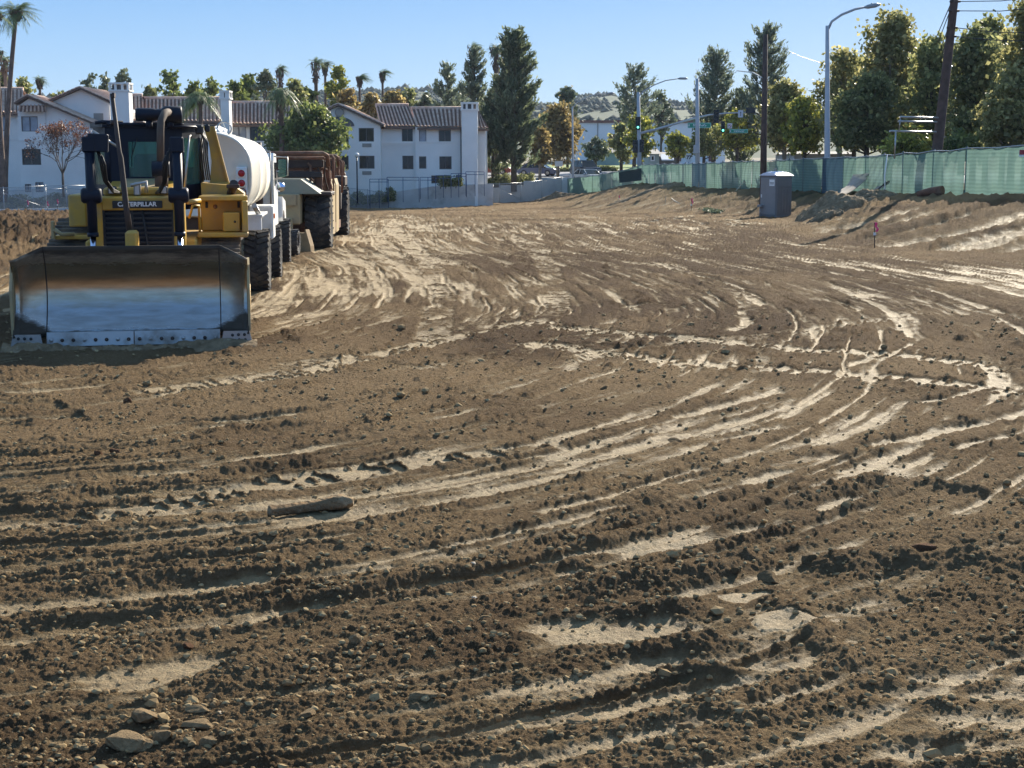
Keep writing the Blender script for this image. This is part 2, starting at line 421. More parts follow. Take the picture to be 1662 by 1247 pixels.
    for pl, w, st in CLEAT:
        bb = (X > pl[:, 0].min() - 1) & (X < pl[:, 0].max() + 1) & (Y > pl[:, 1].min() - 1) & (Y < pl[:, 1].max() + 1)
        if not bb.any(): continue
        dd, ss, tot = polydist(X[bb], Y[bb], pl)
        e = sstep(w * .62, w * .46, np.abs(dd + .04 * fbm(ss * 3, ss * 0, 2, 1))) * sstep(0, .5, ss) * sstep(tot, tot - .5, ss) * st
        ph = (ss + .10 * np.abs(dd)) / (.17 + .05 * (w > .55)) + .15 * fbm(X[bb] * 3, Y[bb] * 3, 2, 2)
        fr = ph - np.floor(ph); bar = sstep(0, .14, fr) * sstep(.38, .24, fr) * sstep(.05, .25, vnoise(np.floor(ph) * 3.7, dd * 9, 2) + .35)
        brk = sstep(-.62, -.12, fbm(ss * 1.1 + w * 9, dd * 2.5, 3, 0))
        L[bb] = L[bb] * (1 - e) + e * (-.05 + .95 * bar * (.5 + .5 * brk) + .60 * (1 - brk))
        berm = np.exp(-((np.abs(dd) - w * .62) / .07) ** 2) * st
        dz[bb] += -.010 * e + .008 * e * bar * brk + .016 * berm * (1 - e) * (.4 + .6 * bar)
    for pl, w, h in RIDGE:
        bb = (X > pl[:, 0].min() - 1) & (X < pl[:, 0].max() + 1) & (Y > pl[:, 1].min() - 1) & (Y < pl[:, 1].max() + 1)
        if not bb.any(): continue
        dd, ss, tot = polydist(X[bb], Y[bb], pl)
        w_ = w * (1 + .4 * fbm(ss * 3, dd * 0 + h * 90, 3, 1))
        e = np.exp(-(dd / w_) ** 2) * sstep(0, .4, ss) * sstep(tot, tot - .4, ss)
        dz[bb] += h * e * (1 + .5 * fbm(X[bb] * 7, Y[bb] * 7, 3, 0)); L[bb] += .8 * e
    # pale slab of packed mud, lower right
    c = G(1268, 1018); q = np.hypot((X - c.x) / .19, (Y - c.y) / .17) + .35 * fbm(X * 9, Y * 9, 3, 1)
    e = sstep(1.05, .8, q); L = L * (1 - e) - .3 * e; dz = dz + .02 * e
    c = G(1205, 975); q = np.hypot((X - c.x) / .17, (Y - c.y) / .10) + .35 * fbm(X * 9, Y * 9, 3, 2)
    e = sstep(1.05, .8, q); L = L * (1 - e); dz = dz + .01 * e
    # bank: parallel crawler lines
    foot = np.interp(Y, _ft[:, 0], _ft[:, 1]); bank = sstep(-1.5, 1.5, X - foot) * sstep(150, 130, Y)
    q = Y - .035 * (X - 6) ** 2
    bl = fbm(q * 1.25 + .7 * fbm(X * .3, Y * .3, 2, 2), X * .06, 4, 1, .65)
    L = L * (1 - bank) + bank * (.58 + 1.25 * bl + .25 * med)
    dz = dz + bank * (.26 * bl + .02 * med)
    topf = np.interp(Y, _fp[:, 0], _fp[:, 1]); tb = sstep(-5, -1.5, X - topf) * bank
    L = L + .6 * tb; L = np.where(bank > .5, np.maximum(L, .22), L)
    L = np.clip(L, 0, 1)
    Ls = L * L * (3 - 2 * L)
    # broad unevenness and sweeping undulation
    rn = 1 - 3.2 * np.abs(fbm(d * 2.1 + 31 + .25 * fbm(X * 1.3, Y * 1.3, 2, 3), s * .3, 3, 3)); rn = np.clip(rn, -.3, 1) * (.6 + .8 * med) * (1 - .6 * mr) * (1 - bank)
    dz = dz + .03 * rn * (1 - .4 * far) + .03 * big + .022 * stripe + .016 * st4 + .02 * Ls + far * (.03 * fbm(X * 1.1, Y * .8, 3, 1) + (.02 + .07 * Ls) * fbm(X * 4, Y * 2.2, 4, 2, .65))
    rough_l = sstep(-10.5, -13, X + .1 * (Y - 30))
    dz = dz + rough_l * (.42 * (np.abs(fbm(X * 1.2, Y * .5, 4, 2, .7)) - .12) + .20 * fbm(X * 3.5, Y * 1.8, 4, 0, .75))
    dz = dz + rough_l * .35 * clods(X * .8, Y * .6, .6, .45, 1)
    dz = dz + sstep(40, 90, Y) * .06 * fbm(X * .5, Y * .35, 4, 2) * (1 - .4 * bank)
    fineness = 1 - .45 * mr
    if fine:
        c1 = clods(wx, wy, .30, .12, 0); c2 = clods(wx + .07, wy, .15, .26, 1); c3 = clods(wx, wy + .03, .075, .5, 2, .3, .6)
        near = sstep(24, 13, Y); c4 = clods(X, Y, .038, .75, 3, .35, .6) * near; c5 = clods(X + 5, Y, .02, .8, 1, .35, .6) * sstep(13, 9, Y)
        amp = Ls * (.35 + .65 * sstep(-.5, .5, med))
        cl = np.maximum(np.maximum(c1 * .55 * fineness, c2 * .7 * fineness), c3 * .75)
        pat = sstep(-.35, .35, fbm(X * 2.1 + 11, Y * 2.1, 3, 3))
        dz = dz + (.42 + .74 * sstep(10, 20, Y)) * amp * (.45 + .75 * pat) * cl + (.32 + .68 * Ls) * c4 * (.22 + .5 * pat) + (.45 + .55 * Ls) * c5 * .6
        dz = dz + (.006 + .010 * Ls) * fbm(X * 22, Y * 22, 3, 0) + .0022 * fbm(X * 70, Y * 70, 2, 1) * near
        cm = np.clip(cl / .05, 0, 1) * amp
    else: cm = Ls * .3
    red = np.clip(.25 + .75 * np.exp(-((X - 3.5) / 8) ** 2) * sstep(15, 24, Y) * sstep(75, 45, Y) + .6 * sstep(-10.5, -13, X + .1 * (Y - 30)) + .9 * fbm(X * .55 + 3, Y * .4, 3, 2) + .35 * cm, 0, 1)
    return z + dz, L, red
def nmix(N, L, t, fac, a, b_):
    m = N.new('ShaderNodeMix'); m.data_type = t
    return m
def soil_material():
    m = bpy.data.materials.new('site_soil'); m.use_nodes = True; N = m.node_tree.nodes; K = m.node_tree.links
    b = N['Principled BSDF']
    at = N.new('ShaderNodeAttribute'); at.attribute_name = 'soil'
    sp = N.new('ShaderNodeSeparateColor'); K.new(at.outputs['Color'], sp.inputs[0])
    tc = N.new('ShaderNodeTexCoord')
    def noise(sc, det=4, ro=.6):
        n = N.new('ShaderNodeTexNoise'); n.inputs['Scale'].default_value = sc; n.inputs['Detail'].default_value = det; n.inputs['Roughness'].default_value = ro
        K.new(tc.outputs['Object'], n.inputs['Vector']); return n.outputs[0]
    def math_(op, a, b2, c=None):
        n = N.new('ShaderNodeMath'); n.operation = op
        for i, v in enumerate((a, b2, c)):
            if v is None: continue
            if isinstance(v, (int, float)): n.inputs[i].default_value = v
            else: K.new(v, n.inputs[i])
        return n.outputs[0]
    def mixc(f, a, c):
        n = N.new('ShaderNodeMix'); n.data_type = 'RGBA'
        if isinstance(f, (int, float)): n.inputs[0].default_value = f
        else: K.new(f, n.inputs[0])
        for i, v in ((6, a), (7, c)):
            if isinstance(v, tuple): n.inputs[i].default_value = (*v, 1)
            else: K.new(v, n.inputs[i])
        return n.outputs[2]
    def rng(v, a, b2, c=0, d=1):
        n = N.new('ShaderNodeMapRange'); K.new(v, n.inputs[0])
        for i, q in enumerate((a, b2, c, d)): n.inputs[i + 1].default_value = q
        return n.outputs[0]
    L1 = math_('ADD', sp.outputs[0], math_('MULTIPLY', math_('SUBTRACT', noise(9, 6, .7), .5), .5))
    L1 = math_('ADD', L1, math_('MULTIPLY', math_('SUBTRACT', noise(3.4, 8, .85), .5), 1.15))
    f = rng(L1, .20, .68)
    dark = mixc(rng(noise(35, 4), .42, .7), SOIL_DARK, SOIL_MID)
    dark = mixc(rng(sp.outputs[1], 0, 1, 0, .95), dark, SOIL_RED)
    dark = mixc(rng(noise(140, 2), .62, .75), dark, SOIL_LIGHT)
    pale = mixc(rng(noise(4, 8, .75), .38, .62), SOIL_PALE, SOIL_PALE2)
    pale = mixc(rng(noise(45, 4), .52, .72), pale, SOIL_DARK)
    col = mixc(f, pale, dark)
    col = mixc(sp.outputs[2], col, mixc(rng(noise(2.5, 5), .4, .6), (.06, .075, .03), (.10, .085, .05)))
    K.new(col, b.inputs['Base Color'])
    K.new(rng(f, 0, .6, .68, .95), b.inputs['Roughness'])
    K.new(rng(f, 0, .6, .2, .05), b.inputs['Specular IOR Level'])
    bp = N.new('ShaderNodeBump'); bp.inputs['Strength'].default_value = .6; bp.inputs['Distance'].default_value = .012
    K.new(noise(60, 5, .7), bp.inputs['Height'])
    b2 = N.new('ShaderNodeBump'); b2.inputs['Strength'].default_value = 1.0; b2.inputs['Distance'].default_value = .34
    K.new(math_('MULTIPLY', noise(9, 7, .8), rng(f, 0, 1, .30, 1)), b2.inputs['Height']); K.new(bp.outputs[0], b2.inputs['Normal']); K.new(b2.outputs[0], b.inputs['Normal'])
    return m
SOIL_DARK = (.328, .219, .117); SOIL_RED = (.138, .085, .048); SOIL_MID = (.44, .310, .176); SOIL_LIGHT = (.48, .38, .24)
SOIL_PALE = (.52, .385, .21); SOIL_PALE2 = (.34, .24, .123)
M_soil = soil_material()
def build_ground():
    h = 359.5
    ypx = np.concatenate([np.arange(1330, 345, -1.0)])
    Yr = np.array([G(831, y).y for y in ypx])
    Yr = np.concatenate([Yr, Yr[-1] + np.cumsum(np.linspace(.7, 1.2, 82))])
    u0 = np.concatenate([np.linspace(-.85, -.37, 120)[:-1], np.linspace(-.37, .37, 1000), np.linspace(.37, .85, 120)[1:]])
    X = Yr[:, None] * u0[None, :]; Y = np.repeat(Yr[:, None], len(u0), 1)
    z, L, red = surface(X.ravel(), Y.ravel())
    nr, nc = X.shape
    i = np.arange(nr - 1)[:, None] * nc + np.arange(nc - 1)[None, :]
    f = np.stack([i, i + 1, i + 1 + nc, i + nc], -1).reshape(-1, 4)
    o = np_mesh('ground', np.stack([X.ravel(), Y.ravel(), z], 1), f, M_soil, smooth=True)
    Xf, Yf = X.ravel(), Y.ravel()
    topf = np.interp(Yf, _fp[:, 0], _fp[:, 1]); gr = sstep(-4.5, -.5, Xf - topf + 1.6 * fbm(Xf * .6, Yf * .3, 3, 2)) * sstep(58, 75, Yf) * sstep(150, 140, Yf)
    gr = np.clip(gr * (.7 + .8 * fbm(Xf * 1.5, Yf * 1.5, 3, 1)), 0, 1)
    ca = o.data.color_attributes.new('soil', 'FLOAT_COLOR', 'POINT')
    ca.data.foreach_set('color', np.stack([L, red, gr, np.ones_like(L)], 1).astype(np.float32).ravel())
    tag(o, 'brown churned soil of the construction site with pale packed track marks', kind='structure')
    return o
ground = build_ground()
def gz(x, y, fine=False):
    z, _, _ = surface(np.array([float(x)]), np.array([float(y)]), fine); return float(z[0])
# ---------------------------------------------------------------- wider terrain, road, lawn, hills
M_terrain = mat('dry_ground', (.17, .14, .085), .95, var=.3, vscale=.15, bump=.3, bscale=2, coord='Object')
M_asphalt = mat('asphalt', (.22, .22, .225), .85, var=.15, vscale=.4)
M_lawn = mat('lawn', (.10, .17, .03), .9, col2=(.20, .26, .05), vscale=.4)
M_concrete = mat('concrete', (.50, .49, .47), .85, var=.12, vscale=.8, dirt=(.24, .23, .21), dscale=.5, dlo=.52, dhi=.75)
def sheet(name, xs, ys, m, dz, label, drop=None):
    X, Y = np.meshgrid(xs, ys); z = macro(X.ravel(), Y.ravel()) + dz
    if drop is not None: z = z + drop(X.ravel(), Y.ravel())
    nr, nc = X.shape; i = np.arange(nr - 1)[:, None] * nc + np.arange(nc - 1)[None, :]
    f = np.stack([i, i + 1, i + 1 + nc, i + nc], -1).reshape(-1, 4)
    return tag(np_mesh(name, np.stack([X.ravel(), Y.ravel(), z], 1), f, m, smooth=True), label, kind='structure')
_site = lambda X, Y: np.where((Y < 166) & (np.abs(X) < .84 * Y - 3.5) & (Y > 7.0), -.8, 0.0) * sstep(170, 160, Y) - .15
sheet('terrain', np.concatenate([np.linspace(-4000, -160, 14), np.linspace(-140, 140, 90), np.linspace(160, 4000, 14)]), np.concatenate([np.linspace(-400, -20, 5), np.linspace(0, 320, 110), np.linspace(350, 5000, 16)]), M_terrain, 0, 'dry brown earth around and beyond the construction site', _site)
sheet('road', np.linspace(-6, 60, 50), np.linspace(157, 186, 22), M_asphalt, .05, 'pale asphalt road curving past the far end of the site')
sheet('lawn', np.linspace(-8, 22, 24), np.linspace(190, 236, 20), M_lawn, .08, 'sunlit green lawn beyond the road')
sheet('pavement', np.linspace(-8, 50, 40), np.linspace(187, 189.4, 4), M_concrete, .17, 'pale concrete pavement along the lawn')
M_hill = mat('hill_grass', (.035, .052, .022), .95, col2=(.07, .095, .035), vscale=.012, coord='Object')
M_scrub = mat('hill_scrub', (.035, .05, .03), .95, var=.35, vscale=.05)
def hill(name, prof, D, depth, label, seed=0):
    xs = np.linspace(prof[0][0], prof[-1][0], 120); ys = np.interp(xs, [p[0] for p in prof], [p[1] for p in prof])
    rows = 26; V = []
    for j in range(rows):
        t = j / (rows - 1); Y = D - depth * (1 - t) if t < 1 else D
        for i, x in enumerate(xs):
            top = P(x, ys[i], D); k = math.sin(t * PI / 2)
            X = top.x
            V.append((X, Y, 2 + (top.z - 2) * k))
    V = np.array(V); n = fbm(V[:, 0] / 90 + seed, V[:, 1] / 90, 4, 1); V[:, 2] += n * 10 * (V[:, 1] - D + depth) / depth * (V[:, 1] < D - 1) ; 
    back = V[-len(xs):].copy(); back[:, 1] += depth; back[:, 2] = 0; V = np.concatenate([V, back]); rows += 1
    nc = len(xs); i = np.arange(rows - 1)[:, None] * nc + np.arange(nc - 1)[None, :]
    f = np.stack([i, i + 1, i + 1 + nc, i + nc], -1).reshape(-1, 4)
    o = tag(np_mesh(name, V, f, M_hill, smooth=True), label, kind='structure')
    # scrub growing on it
    r = np.random.RandomState(seed + 3); m = 26000
    k = r.randint(4 * nc, (rows - 2) * nc, m); c = V[k] + r.randn(m, 3) * (6, 8, 0)
    keep = (fbm(c[:, 0] / 90 + 5, c[:, 1] / 120, 3, 2) > -.28); c = c[keep]; m = len(c)
    s = r.uniform(1.0, 3.8, (m, 1)); c[:, 2] += s[:, 0] * .3
    oct_ = np.array([(1, 0, 0), (-1, 0, 0), (0, 1, 0), (0, -1, 0), (0, 0, .8), (0, 0, -.8)])
    vv = (c[:, None, :] + oct_[None] * s[:, :, None] * r.uniform(.6, 1.4, (m, 6, 3))).reshape(-1, 3)
    ff = np.array([(0, 2, 4), (2, 1, 4), (1, 3, 4), (3, 0, 4), (2, 0, 5), (1, 2, 5), (3, 1, 5), (0, 3, 5)])
    ff = (ff[None] + np.arange(m)[:, None, None] * 6).reshape(-1, 3)
    tag(np_mesh('hillside_scrub', vv, ff, M_scrub, smooth=True), 'dark scrub dotting the distant hillside', kind='stuff')
hill('hills', [(-900, 180), (-200, 172), (0, 176), (150, 170), (400, 176), (620, 160), (680, 158), (800, 178), (860, 182), (900, 178), (935, 166), (960, 163), (990, 172), (1020, 180), (1060, 176), (1090, 182), (1130, 186), (1250, 178), (1400, 184), (1662, 180), (2500, 190)], 1500, 900, 'hazy green hills on the horizon')
# ---------------------------------------------------------------- apartment building
M_stucco = mat('white_stucco', (.86, .83, .78), .9, var=.05, vscale=.6, bump=.15, bscale=6, dirt=(.74, .71, .66), dscale=.25, dlo=.55, dhi=.9)
M_trim = mat('brown_trim', (.16, .10, .075), .8, var=.2, vscale=1)
M_tile = mat('clay_tile', (.58, .34, .24), .8, col2=(.76, .56, .43), vscale=1.6, dirt=(.34, .20, .15), dscale=3, dlo=.5, dhi=.8)
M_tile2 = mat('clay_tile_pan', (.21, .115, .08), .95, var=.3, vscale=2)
M_frame = mat('window_frame_dark', (.12, .11, .11), .5)
M_glass = mat('window_glass', (.012, .018, .022), .08, spec=.35, col2=(.05, .055, .055), vscale=.9)
M_curtain = mat('curtain_glass', (.30, .34, .40), .25, spec=.8, var=.2, vscale=2)
M_grille = mat('grille', (.33, .31, .28), .7)
def cutwall(mb, x0, x1, z0, z1, y, holes, rec=.16):
    xs = sorted({x0, x1} | {min(max(h[0], x0), x1) for h in holes} | {min(max(h[1], x0), x1) for h in holes})
    zs = sorted({z0, z1} | {min(max(h[2], z0), z1) for h in holes} | {min(max(h[3], z0), z1) for h in holes})
    for i in range(len(xs) - 1):
        for j in range(len(zs) - 1):
            cx = (xs[i] + xs[i + 1]) / 2; cz = (zs[j] + zs[j + 1]) / 2
            if any(h[0] < cx < h[1] and h[2] < cz < h[3] for h in holes): continue
            mb.quad((xs[i], y, zs[j]), (xs[i + 1], y, zs[j]), (xs[i + 1], y, zs[j + 1]), (xs[i], y, zs[j + 1]))
    for h in holes:
        a, b, c, d = h[:4]
        mb.quad((a, y, c), (a, y + rec, c), (a, y + rec, d), (a, y, d)); mb.quad((b, y, c), (b, y + rec, c), (b, y + rec, d), (b, y, d))
        mb.quad((a, y, c), (b, y, c), (b, y + rec, c), (a, y + rec, c)); mb.quad((a, y, d), (b, y, d), (b, y + rec, d), (a, y + rec, d))
def window(root, x0, x1, z0, z1, y, glass, mull=1, name='window'):
    f = MB(); t = .06; yy = y + .06
    f.box(x0, x0 + t, yy, yy + .07, z0, z1); f.box(x1 - t, x1, yy, yy + .07, z0, z1)
    f.box(x0 + t, x1 - t, yy, yy + .07, z0, z0 + t); f.box(x0 + t, x1 - t, yy, yy + .07, z1 - t, z1)
    for k in range(mull):
        xm = x0 + (x1 - x0) * (k + 1) / (mull + 1); f.box(xm - t / 2, xm + t / 2, yy + .003, yy + .067, z0 + t, z1 - t)
    o = f.build(name, M_frame, root, world=True)
    g = MB(); g.box(x0 + .01, x1 - .01, yy + .075, yy + .09, z0 + .01, z1 - .01)
    g.build('pane', glass, None); p = C.objects[-1]
    p.data.transform(Matrix.Translation(-root.location)); p.parent = o
    return o
def tiles(mb, a0, a1, b0, b1, per=.33, amp=.09):
    """corrugated tile sheet: a0..a1 along the eave, b0..b1 along the ridge"""
    a0, a1, b0, b1 = map(Vector, (a0, a1, b0, b1)); n = max(2, int((a1 - a0).length / per * 6)); rows = 9
    nr = (a1 - a0).cross(b0 - a0).normalized(); nr = nr if nr.z > 0 else -nr
    vs = []; fs = []; mi = []
    wtot = (a1 - a0).length
    for j in range(rows * 2):
        t = (j // 2 + (j % 2)) / rows; lift = .035 if j % 2 == 0 else 0.0
        for i in range(n + 1):
            s = i / n; p = (a0.lerp(a1, s)).lerp(b0.lerp(b1, s), t)
            ph = s * wtot / per * 2 * PI
            vs.append(p + nr * (amp * max(math.sin(ph), -.35) + lift))
    m = n + 1
    for j in range(rows * 2 - 1):
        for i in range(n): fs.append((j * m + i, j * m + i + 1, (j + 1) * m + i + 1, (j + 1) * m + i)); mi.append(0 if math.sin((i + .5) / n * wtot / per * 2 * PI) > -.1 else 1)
    mb.add(vs, fs, True); mb.mi = getattr(mb, 'mi', []) + mi
bld = thing('apartment_building', 'long white stucco apartment building with red clay tile roofs and white chimneys behind the site', 'building', P(500, 330, 134))
def pr(x, y, D): p = P(x, y, D); return p.x, p.z
BZ = -6.0
def section(xa, xb, ye, D, wins=(), acs=(), roof=None, gable=None, body=12):
    """xa,xb,ye in photo pixels at distance D; wins: (x0,x1,y0,y1,glass,mull)"""
    x0, _ = pr(xa, ye, D); x1, ze = pr(xb, ye, D)
    hs = []
    for w in wins:
        a, zt = pr(w[0], w[2], D); b, zb = pr(w[1], w[3], D); hs.append((a, b, zb, zt))
    mb = MB(); cutwall(mb, x0, x1, BZ, ze, D, hs)
    mb.box(x0 + .002, x1 - .002, D + .20, D + body, BZ, ze - .05)
    mb.quad((x0, D, BZ), (x0, D + .3, BZ), (x0, D + .3, ze), (x0, D, ze)); mb.quad((x1, D, BZ), (x1, D + .3, BZ), (x1, D + .3, ze), (x1, D, ze))
    if gable:                       # list of pixel points above the eave line
        pts = [pr(gx, gy, D) for gx, gy in gable]
        mb.prism(pts, D, D + body * .5)
    # string course
    w = mb.build('wall', M_stucco, bld, world=True)
    for h, wn in zip(hs, wins): window(bld, *h, D, wn[4], wn[5] if len(wn) > 5 else 1)
    for a in acs:
        xa_, zt = pr(a[0], a[2], D); xb_, zb = pr(a[1], a[3], D)
        g = MB(); g.box(xa_, xb_, D - .04, D + .01, zb, zt)
        for k in range(4): g.box(xa_ + .03, xb_ - .03, D - .055, D - .038, zb + (zt - zb) * (k + .3) / 4.2, zb + (zt - zb) * (k + .75) / 4.2)
        g.build('air_conditioner_grille', M_grille, bld, world=True)
    if roof:
        ra, rb, ry, dep = roof[:4]
        ea, eb = (roof[4], roof[5]) if len(roof) > 4 else (ra, rb)
        e0 = Vector((P(ea, ye, D - .5).x, D - .55, ze - .02)); e1 = Vector((P(eb, ye, D - .5).x, D - .55, ze - .02))
        r0 = P(ra, ry, D + dep); r1 = P(rb, ry, D + dep)
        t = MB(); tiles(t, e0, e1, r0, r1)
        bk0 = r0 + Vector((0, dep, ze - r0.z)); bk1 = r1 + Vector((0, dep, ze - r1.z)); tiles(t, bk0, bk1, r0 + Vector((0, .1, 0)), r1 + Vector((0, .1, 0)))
        ro = t.build('roof', M_tile, bld, world=True, fix=False)
        f = MB(); f.box(e0.x, e1.x, D - .50, D - .32, ze - .28, ze - .09)
        f.box(e0.x, e1.x, D - .32, D + .0, ze - .20, ze - .10)
        f.build('eave_trim', M_trim, bld, world=True)
        f = MB(); f.tube([r0 + Vector((0, 0, .08)), r1 + Vector((0, 0, .08))], .16, 8); f.build('ridge_cap', M_tile, bld, world=True)
def rake(pts, D, w=.28, proud=.5, depth=6):
    """roof slab along a gable rake, pixel points"""
    P_ = [pr(x, y, D) for x, y in pts]
    for a, b in zip(P_[:-1], P_[1:]):
        mb = MB()
        mb.prism([a, b, (b[0], b[1] + w * .55), (a[0], a[1] + w * .55)], D - proud, D + depth)
        mb.build('gable_trim', M_trim, bld, world=True)
        t = MB(); n = w * .6
        tiles(t, (a[0], D - proud, a[1] + n), (a[0], D + depth, a[1] + n), (b[0], D - proud, b[1] + n), (b[0], D + depth, b[1] + n)) if False else None
        tt = MB(); tiles(tt, (min(a, b)[0], D - proud, min(a, b)[1] + n), (min(a, b)[0], D + depth, min(a, b)[1] + n), (max(a, b)[0], D - proud, max(a, b)[1] + n), (max(a, b)[0], D + depth, max(a, b)[1] + n))
        tt.build('roof', M_tile, bld, world=True, fix=False)
def chimney(xa, xb, yt, D, crown=True):
    x0, zt = pr(xa, yt, D); x1, _ = pr(xb, yt, D)
    mb = MB(); mb.box(x0, x1, D, D + 1.3, BZ, zt - .62, bev=.03)
    mb.box(x0 - .10, x1 + .10, D - .08, D + 1.4, zt - .74, zt - .60)
    n = 4; w = (x1 - x0 + .1)
    for k in range(n):                                       # crown pillars with openings between them
        a = x0 - .05 + w * k / (n - 1) - (.0 if k == 0 else .18 if k == n - 1 else .09)
        for yy in (D - .04, D + 1.16): mb.box(a, a + .18, yy, yy + .18, zt - .60, zt - .14)
    mb.box(x0 - .08, x1 + .08, D - .07, D + 1.38, zt - .14, zt)
    c = mb.build('chimney', M_stucco, bld, world=True)
    f = MB(); f.box(x0 + .15, x1 - .15, D + .3, D + 1.0, zt - .6, zt - .2); f.build('chimney_flue', M_frame, None); o = C.objects[-1]
    o.data.transform(Matrix.Translation(-bld.location)); o.parent = c
GL, CU = M_glass, M_curtain
section(-260, 31, 183, 128.6, wins=[(-60, -30, 188, 213, GL), (-12, 12, 188, 213, CU), (-14, 9, 242, 267, GL), (-70, -40, 242, 267, GL)], roof=(-260, 38, 146, 6))
section(30, 176, 214, 126.5, wins=[(35, 67, 242, 268, GL), (40, 51, 299, 312, CU), (57, 71, 296, 312, CU)], body=5)
# raised part of the second bay: a wall above its lower eave, cut for the top window
_m = MB(); a = pr(30, 214, 126.5); b_ = pr(75, 214, 126.5); t_ = pr(30, 172, 126.5)
w0 = pr(34, 189, 126.5); w1 = pr(62, 213.6, 126.5)
cutwall(_m, a[0], b_[0], a[1] + .002, t_[1], 126.5, [(w0[0], w1[0], w1[1], w0[1])]); _m.box(a[0], b_[0], 126.7, 131, a[1], t_[1] - .02)
_m.prism([pr(75, 214, 126.5), pr(176, 214, 126.5), pr(176, 212, 126.5), pr(75, 171, 126.5)], 126.5, 131)
_m.prism([pr(30, 171.9, 126.5), pr(75, 171.9, 126.5), pr(47, 160, 126.5)], 126.5, 131)
_m.build('wall', M_stucco, bld, world=True)
window(bld, w0[0], w1[0], w1[1], w0[1], 126.5, CU)
_t = MB(); e0 = P(29, 182, 125.7); e1 = P(75, 182, 125.7); r0 = P(31, 171, 126.45); r1 = P(74, 171, 126.45); tiles(_t, e0, e1, r0, r1); _t.build('roof', M_tile, bld, world=True, fix=False)
rake([(26, 170), (47, 158), (183, 215)], 126.5, depth=4)
section(78, 178, 169, 128.8, gable=[(76, 169.1), (180, 169.1), (131, 146)], acs=[(152, 168, 184, 197)])
rake([(74, 170), (131, 145), (182, 168)], 128.8, depth=8)
chimney(177, 208, 134, 127.2)
section(207, 232, 196, 129.2, gable=[(207, 195.9), (232, 195.9), (231, 190), (207, 177)], roof=(207, 231, 156, 7, 207, 233))
section(232, 360, 197, 131, wins=[(240, 262, 205, 226, GL), (285, 308, 205, 226, GL), (326, 355, 203, 222, CU), (326, 355, 250, 272, GL), (285, 308, 250, 272, GL)], acs=[(331, 348, 230, 237)], roof=(230, 360, 161, 6))
chimney(357, 371, 147, 129.8)
section(371, 528, 201, 133, wins=[(375, 400, 205, 228, CU), (405, 431, 203, 229, GL), (375, 400, 250, 273, GL), (440, 462, 206, 228, GL), (405, 431, 250, 273, GL)], acs=[(380, 396, 231, 237), (380, 396, 277, 283)], roof=(371, 452, 168, 6.5))
_t = MB(); D_ = 133; e0 = P(450, 201, D_ - .5); e1 = P(530, 201, D_ - .5); r0 = P(450, 172, D_ + 6); r1 = P(530, 172, D_ + 6); e0.z = e1.z; tiles(_t, e0, e1, r0, r1); _t.build('roof', M_tile, bld, world=True, fix=False)
section(481, 617, 204, 135.5, wins=[(582, 607, 208, 230, GL), (583, 608, 253, 274, GL), (490, 515, 208, 230, GL), (540, 566, 208, 232, GL), (540, 566, 253, 275, GL)], acs=[(588, 603, 233, 239), (588, 603, 278, 284)], gable=[(481, 203.9), (617, 203.9), (549, 173)])
rake([(474, 206), (549, 172), (624, 206)], 135.5, depth=9)
_m = MB(); c = P(551, 183, 135.4); _m.lathe([(.01, 0), (.42, 0), (.42, .06), (.30, .08), (.01, .08)], Matrix.Translation(c) @ Matrix.Rotation(PI / 2, 4, 'X'), 20); _m.build('round_vent', M_grille, bld, world=True)
_m = MB(); c = P(549, 205, 135.44)
_arc = [(c.x + 1.45 * math.cos(a), c.z + .85 * math.sin(a)) for a in np.linspace(0, PI, 15)]; _m.prism(_arc, 135.38, 135.47); _m.build('arched_recess', M_frame, bld, world=True)
section(617, 674, 205, 137, wins=[(652, 670, 209, 231, GL), (653, 671, 253, 275, GL)], roof=(609, 663, 172, 6.5, 617, 677))
section(674, 750, 206, 136.3, wins=[(680, 692, 210, 231, CU, 0), (712, 732, 211, 232, GL), (680, 692, 254, 274, GL, 0), (713, 733, 254, 275, GL), (700, 728, 285, 298, GL), (740, 748, 284, 300, CU, 0)], roof=(666, 752, 177, 6.5, 677, 752))
chimney(749, 775, 166, 135.2)
section(775, 788, 208, 137, roof=(775, 777, 180, 6.5, 775, 793))
_m = MB()
for xa, xb, y, D in ((617, 749, 231, 137), (775, 788, 231, 137), (371, 481, 240, 133), (-260, 30, 226, 128.6), (30, 74, 228, 126.5)):
    a = pr(xa, y, D); b_ = pr(xb, y, D); yb = 136.3 if xa == 617 else D; _m.box(a[0], b_[0] - .01, yb - .05, yb - .005, a[1] - .06, a[1] + .06)
_m.build('string_course', M_stucco, bld, world=True)
_m = MB(); a = P(749, 206, 136.2)
for x, D in ((618, 136.9), (748, 136.2), (359.5, 129.7)):
    q = P(x, 206, D - .08); _m.tube([(q.x, q.y, BZ), q], .06, 6)
_m.build('downpipe', M_frame, bld, world=True)
